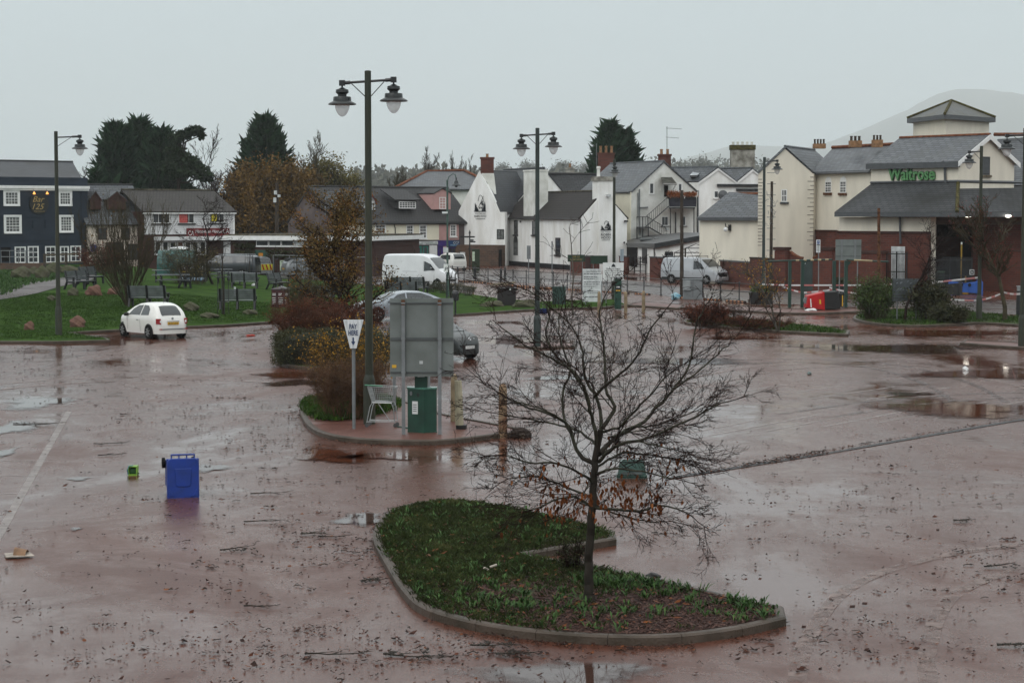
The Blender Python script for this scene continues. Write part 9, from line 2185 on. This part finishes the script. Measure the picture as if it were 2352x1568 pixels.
# silver medium van
tW = [(-2.5,1.4),(-2.48,1.82),(-2.3,1.93),(0,1.97),(.75,1.93),(1.1,1.78),(1.55,1.42),(1.85,1.16),(2.2,1.02),(2.42,.82),(2.5,.5)]
bW = [(-2.5,1.05),(0,1.05),(1.4,1.1),(1.9,1.05),(2.3,.9),(2.5,.48)]
c5,hwf,bod = car("panel_van","silver van with roof bars parked in front of the long brick wall","van",tW,bW,5.0,1.95,(1.55,-1.55),.33,mat("silver_van_paint",(.42,.44,.46),.35,.05,1.5,metal=.2,coat=.3),roofw=.86,sill=.28,side_glass=([(1.38,1.16),(1.12,1.52),(.78,1.70),(.42,1.72),(.42,1.10)],),wind=(1.70,1.26,1.02,1.80),lights=((2.26,.70,.88,.18,.08,HEADL,"headlight"),),bumper=((2.47,.28,.74,1),),mirror=(1.25,1.2),trim=BLACKPL,lines=([(.38,.45),(.38,1.75),(.365,1.75),(.365,.45)],[(-2.1,.95),(.1,.95),(.1,.935),(-2.1,.935)]),plates=((2.52,.50,1,PLATEW,"YK15 LJE"),),plan=[(-2.5,.95),(1.3,1.0),(2.0,.92),(2.35,.80),(2.5,.70)])
q = MB()
for s in (1,-1): q.bx(-2.4,s * hwf(0,.5),.32,1.15,s * (hwf(0,.5) + .02),.5)
q.build("side_moulding",BLACKPL,bod);q = MB();q.bx(2.42,-.62,.78,2.5,.62,.86);q.build("grille",BLACKPL,bod);q = MB();q.tube([(2.50,-.40,.83),(2.52,.40,.83)],.02,5);q.build("chrome_bar",CHROME,bod)
q = MB()
for x in (-1.4,-.2,.6): q.tube([(x,-.8,2.06),(x,.8,2.06)],.025,5);q.tube([(x,-.78,1.9),(x,-.78,2.08)],.02,4);q.tube([(x,.78,1.9),(x,.78,2.08)],.02,4)
q.build("roof_bars",BLACKM,bod)
hd = math.radians(-38);p = G(1543,651);dirv = V((math.cos(hd),math.sin(hd),0));sd = V((-dirv.y,dirv.x,0));place(c5,p + dirv * 1.55 + sd * .85,hd)
# grey pickup with hard top
tP = [(-2.6,.95),(-2.58,1.15),(-2.5,1.62),(-2.35,1.76),(-.9,1.78),(.2,1.80),(.65,1.72),(1.1,1.38),(1.4,1.18),(2.2,1.08),(2.5,.95),(2.6,.6)]
bP = [(-2.6,.9),(-2.4,1.16),(1.0,1.12),(2.2,1.02),(2.5,.9),(2.6,.55)]
c6,hwf,bod = car("pickup_truck","dark grey pickup with a hard top and roof rails parked before the brick hall","pickup",tP,bP,5.2,1.86,(1.6,-1.55),.38,GREYP,roofw=.80,sill=.38,side_glass=([(1.0,1.20),(.62,1.52),(.18,1.66),(.18,1.18)],[(.08,1.18),(.08,1.66),(-.75,1.66),(-.85,1.2)],[(-1.1,1.2),(-1.1,1.66),(-2.25,1.64),(-2.4,1.24)]),wind=(1.36,1.2,.72,1.68),rear=(-2.57,1.18,-2.47,1.66),lights=((-2.52,.78,.98,.06,.16,TAILRED,"tail_light"),),mirror=(1.0,1.22),trim=BLACKPL)
q = MB()
for s in (1,-1): q.tube([(-2.2,s * .62,1.84),(.4,s * .62,1.86)],.025,5)
q.build("roof_rails",GALV,bod)
hd = math.radians(170);p = G(520,638);place(c6,p,hd,1.05)
# yellow and blue chequered estate partly hidden
tE = [(-2.2,.8),(-2.15,1.05),(-1.95,1.5),(-1.7,1.6),(-.5,1.62),(.3,1.56),(.9,1.2),(1.1,1.05),(1.9,.95),(2.2,.6)]
bE = [(-2.2,.76),(-2.0,1.0),(1.0,.98),(1.9,.88),(2.2,.55)]
c7,hwf,bod = car("parked_car","dark estate car with a yellow and red chevroned tail behind the grey pickup","car",tE,bE,4.4,1.82,(1.35,-1.3),.33,mat("patrol_paint",(.20,.21,.22),.3,.1),roofw=.78,side_glass=([(.85,1.02),(.3,1.46),(-1.7,1.48),(-1.85,1.04)],),rear=(-2.14,1.05,-1.90,1.5),wind=(1.05,1.08,.38,1.52))
q = MB();YLW = mat("hi_vis_yellow",(.55,.50,.02),.4);q.bx(-2.235,-.78,.5,-2.215,.78,1.0);q.build("chevron_panel",YLW,bod)
q = MB()
for k in range(4): y = -.75 + k * .38;q.prism([V((-2.24,y,.52)),V((-2.24,y + .14,.52)),V((-2.24,y + .30,.98)),V((-2.24,y + .16,.98))],V((-.004,0,0)))
q.build("chevrons",TAILRED,bod)
place(c7,G(572,634) + V((-.1,1.6,0)),math.radians(130))
# grey off-roader
tR = [(-2.2,.95),(-2.18,1.15),(-2.0,1.45),(-1.75,1.60),(-.5,1.65),(.3,1.60),(.85,1.30),(1.15,1.12),(2.0,1.02),(2.2,.65)]
c8,hwf,bod = car("parked_car","silver grey off-roader with a black roof seen behind the caged saplings","car",tR,[(-2.2,.9),(-2.0,1.05),(1.1,1.02),(2.0,.94),(2.2,.6)],4.4,1.9,(1.38,-1.32),.36,mat("mid_grey_paint",(.17,.18,.185),.3,.08,metal=.3,coat=.4),roofw=.80,sill=.32,side_glass=([(.82,1.08),(.28,1.50),(-1.65,1.50),(-1.95,1.12)],),rear=(-2.14,1.12,-1.85,1.50),wind=(1.1,1.14,.4,1.56),lights=((-2.12,.70,.98,.16,.05,TAILRED,"tail_light"),),plates=((-2.22,.82,-1,PLATEY,""),))
q = MB();q.prism([V((-1.9,-.62,1.655)),V((.25,-.62,1.655)),V((.25,.62,1.655)),V((-1.9,.62,1.655))],V((0,0,.02)));q.bx(-2.10,-.6,1.52,-1.85,.6,1.58);q.build("black_roof",BLACKPL,bod)
place(c8,G(700,641) + V((.3,1.2,0)),math.radians(22))
# white flatbed bits behind the purple shop and a van nose
tq = [(-1.9,.8),(-1.8,1.3),(-1.5,1.55),(0,1.6),(.6,1.45),(1.0,1.1),(1.6,.95),(1.9,.6)]
c9,hwf,bod = car("parked_car","white car parked on the street in front of the blue shop fascia","car",tq,[(-1.9,.75),(1,.95),(1.9,.55)],3.8,1.7,(1.2,-1.2),.3,WHITEP,side_glass=([(.85,1.0),(.4,1.4),(-1.3,1.42),(-1.5,1.0)],),wind=(1.0,1.08,.5,1.46),rear=(-1.85,1.1,-1.55,1.5))
place(c9,G(1033,622) + V((0,3,0)),math.radians(118))
c10,hwf,bod = car("parked_car","dark car nose showing just right of the white van","car",tA,bA,3.68,1.72,(1.22,-1.20),.32,GREYP,roofw=.76,side_glass=([(.80,1.0),(.45,1.27),(.05,1.42),(-1.2,1.43),(-1.35,1.02)],),wind=(1.05,1.08,.22,1.45),lights=((1.70,.56,.76,.16,.07,HEADL,"headlight"),))
place(c10,G(985,652) + V((.2,3.5,0)),math.radians(-8))
# ================================================================ HAZE
hz = MB();hz.bx(-6000,-30,-1.5,6000,14500,850);h = hz.build("haze",mat("haze_dummy",(1,1,1)),None);tag(h,kind='stuff')
hm = bpy.data.materials.new("mist");hm.use_nodes = True;n = hm.node_tree;n.nodes.clear();o = n.nodes.new("ShaderNodeOutputMaterial");v = n.nodes.new("ShaderNodeVolumePrincipled")
v.inputs["Color"].default_value = (.955,.985,1.0,1);v.inputs["Density"].default_value = HAZE;v.inputs["Anisotropy"].default_value = 0.0;n.links.new(v.outputs[0],o.inputs["Volume"])
h.data.materials.clear();h.data.materials.append(hm)
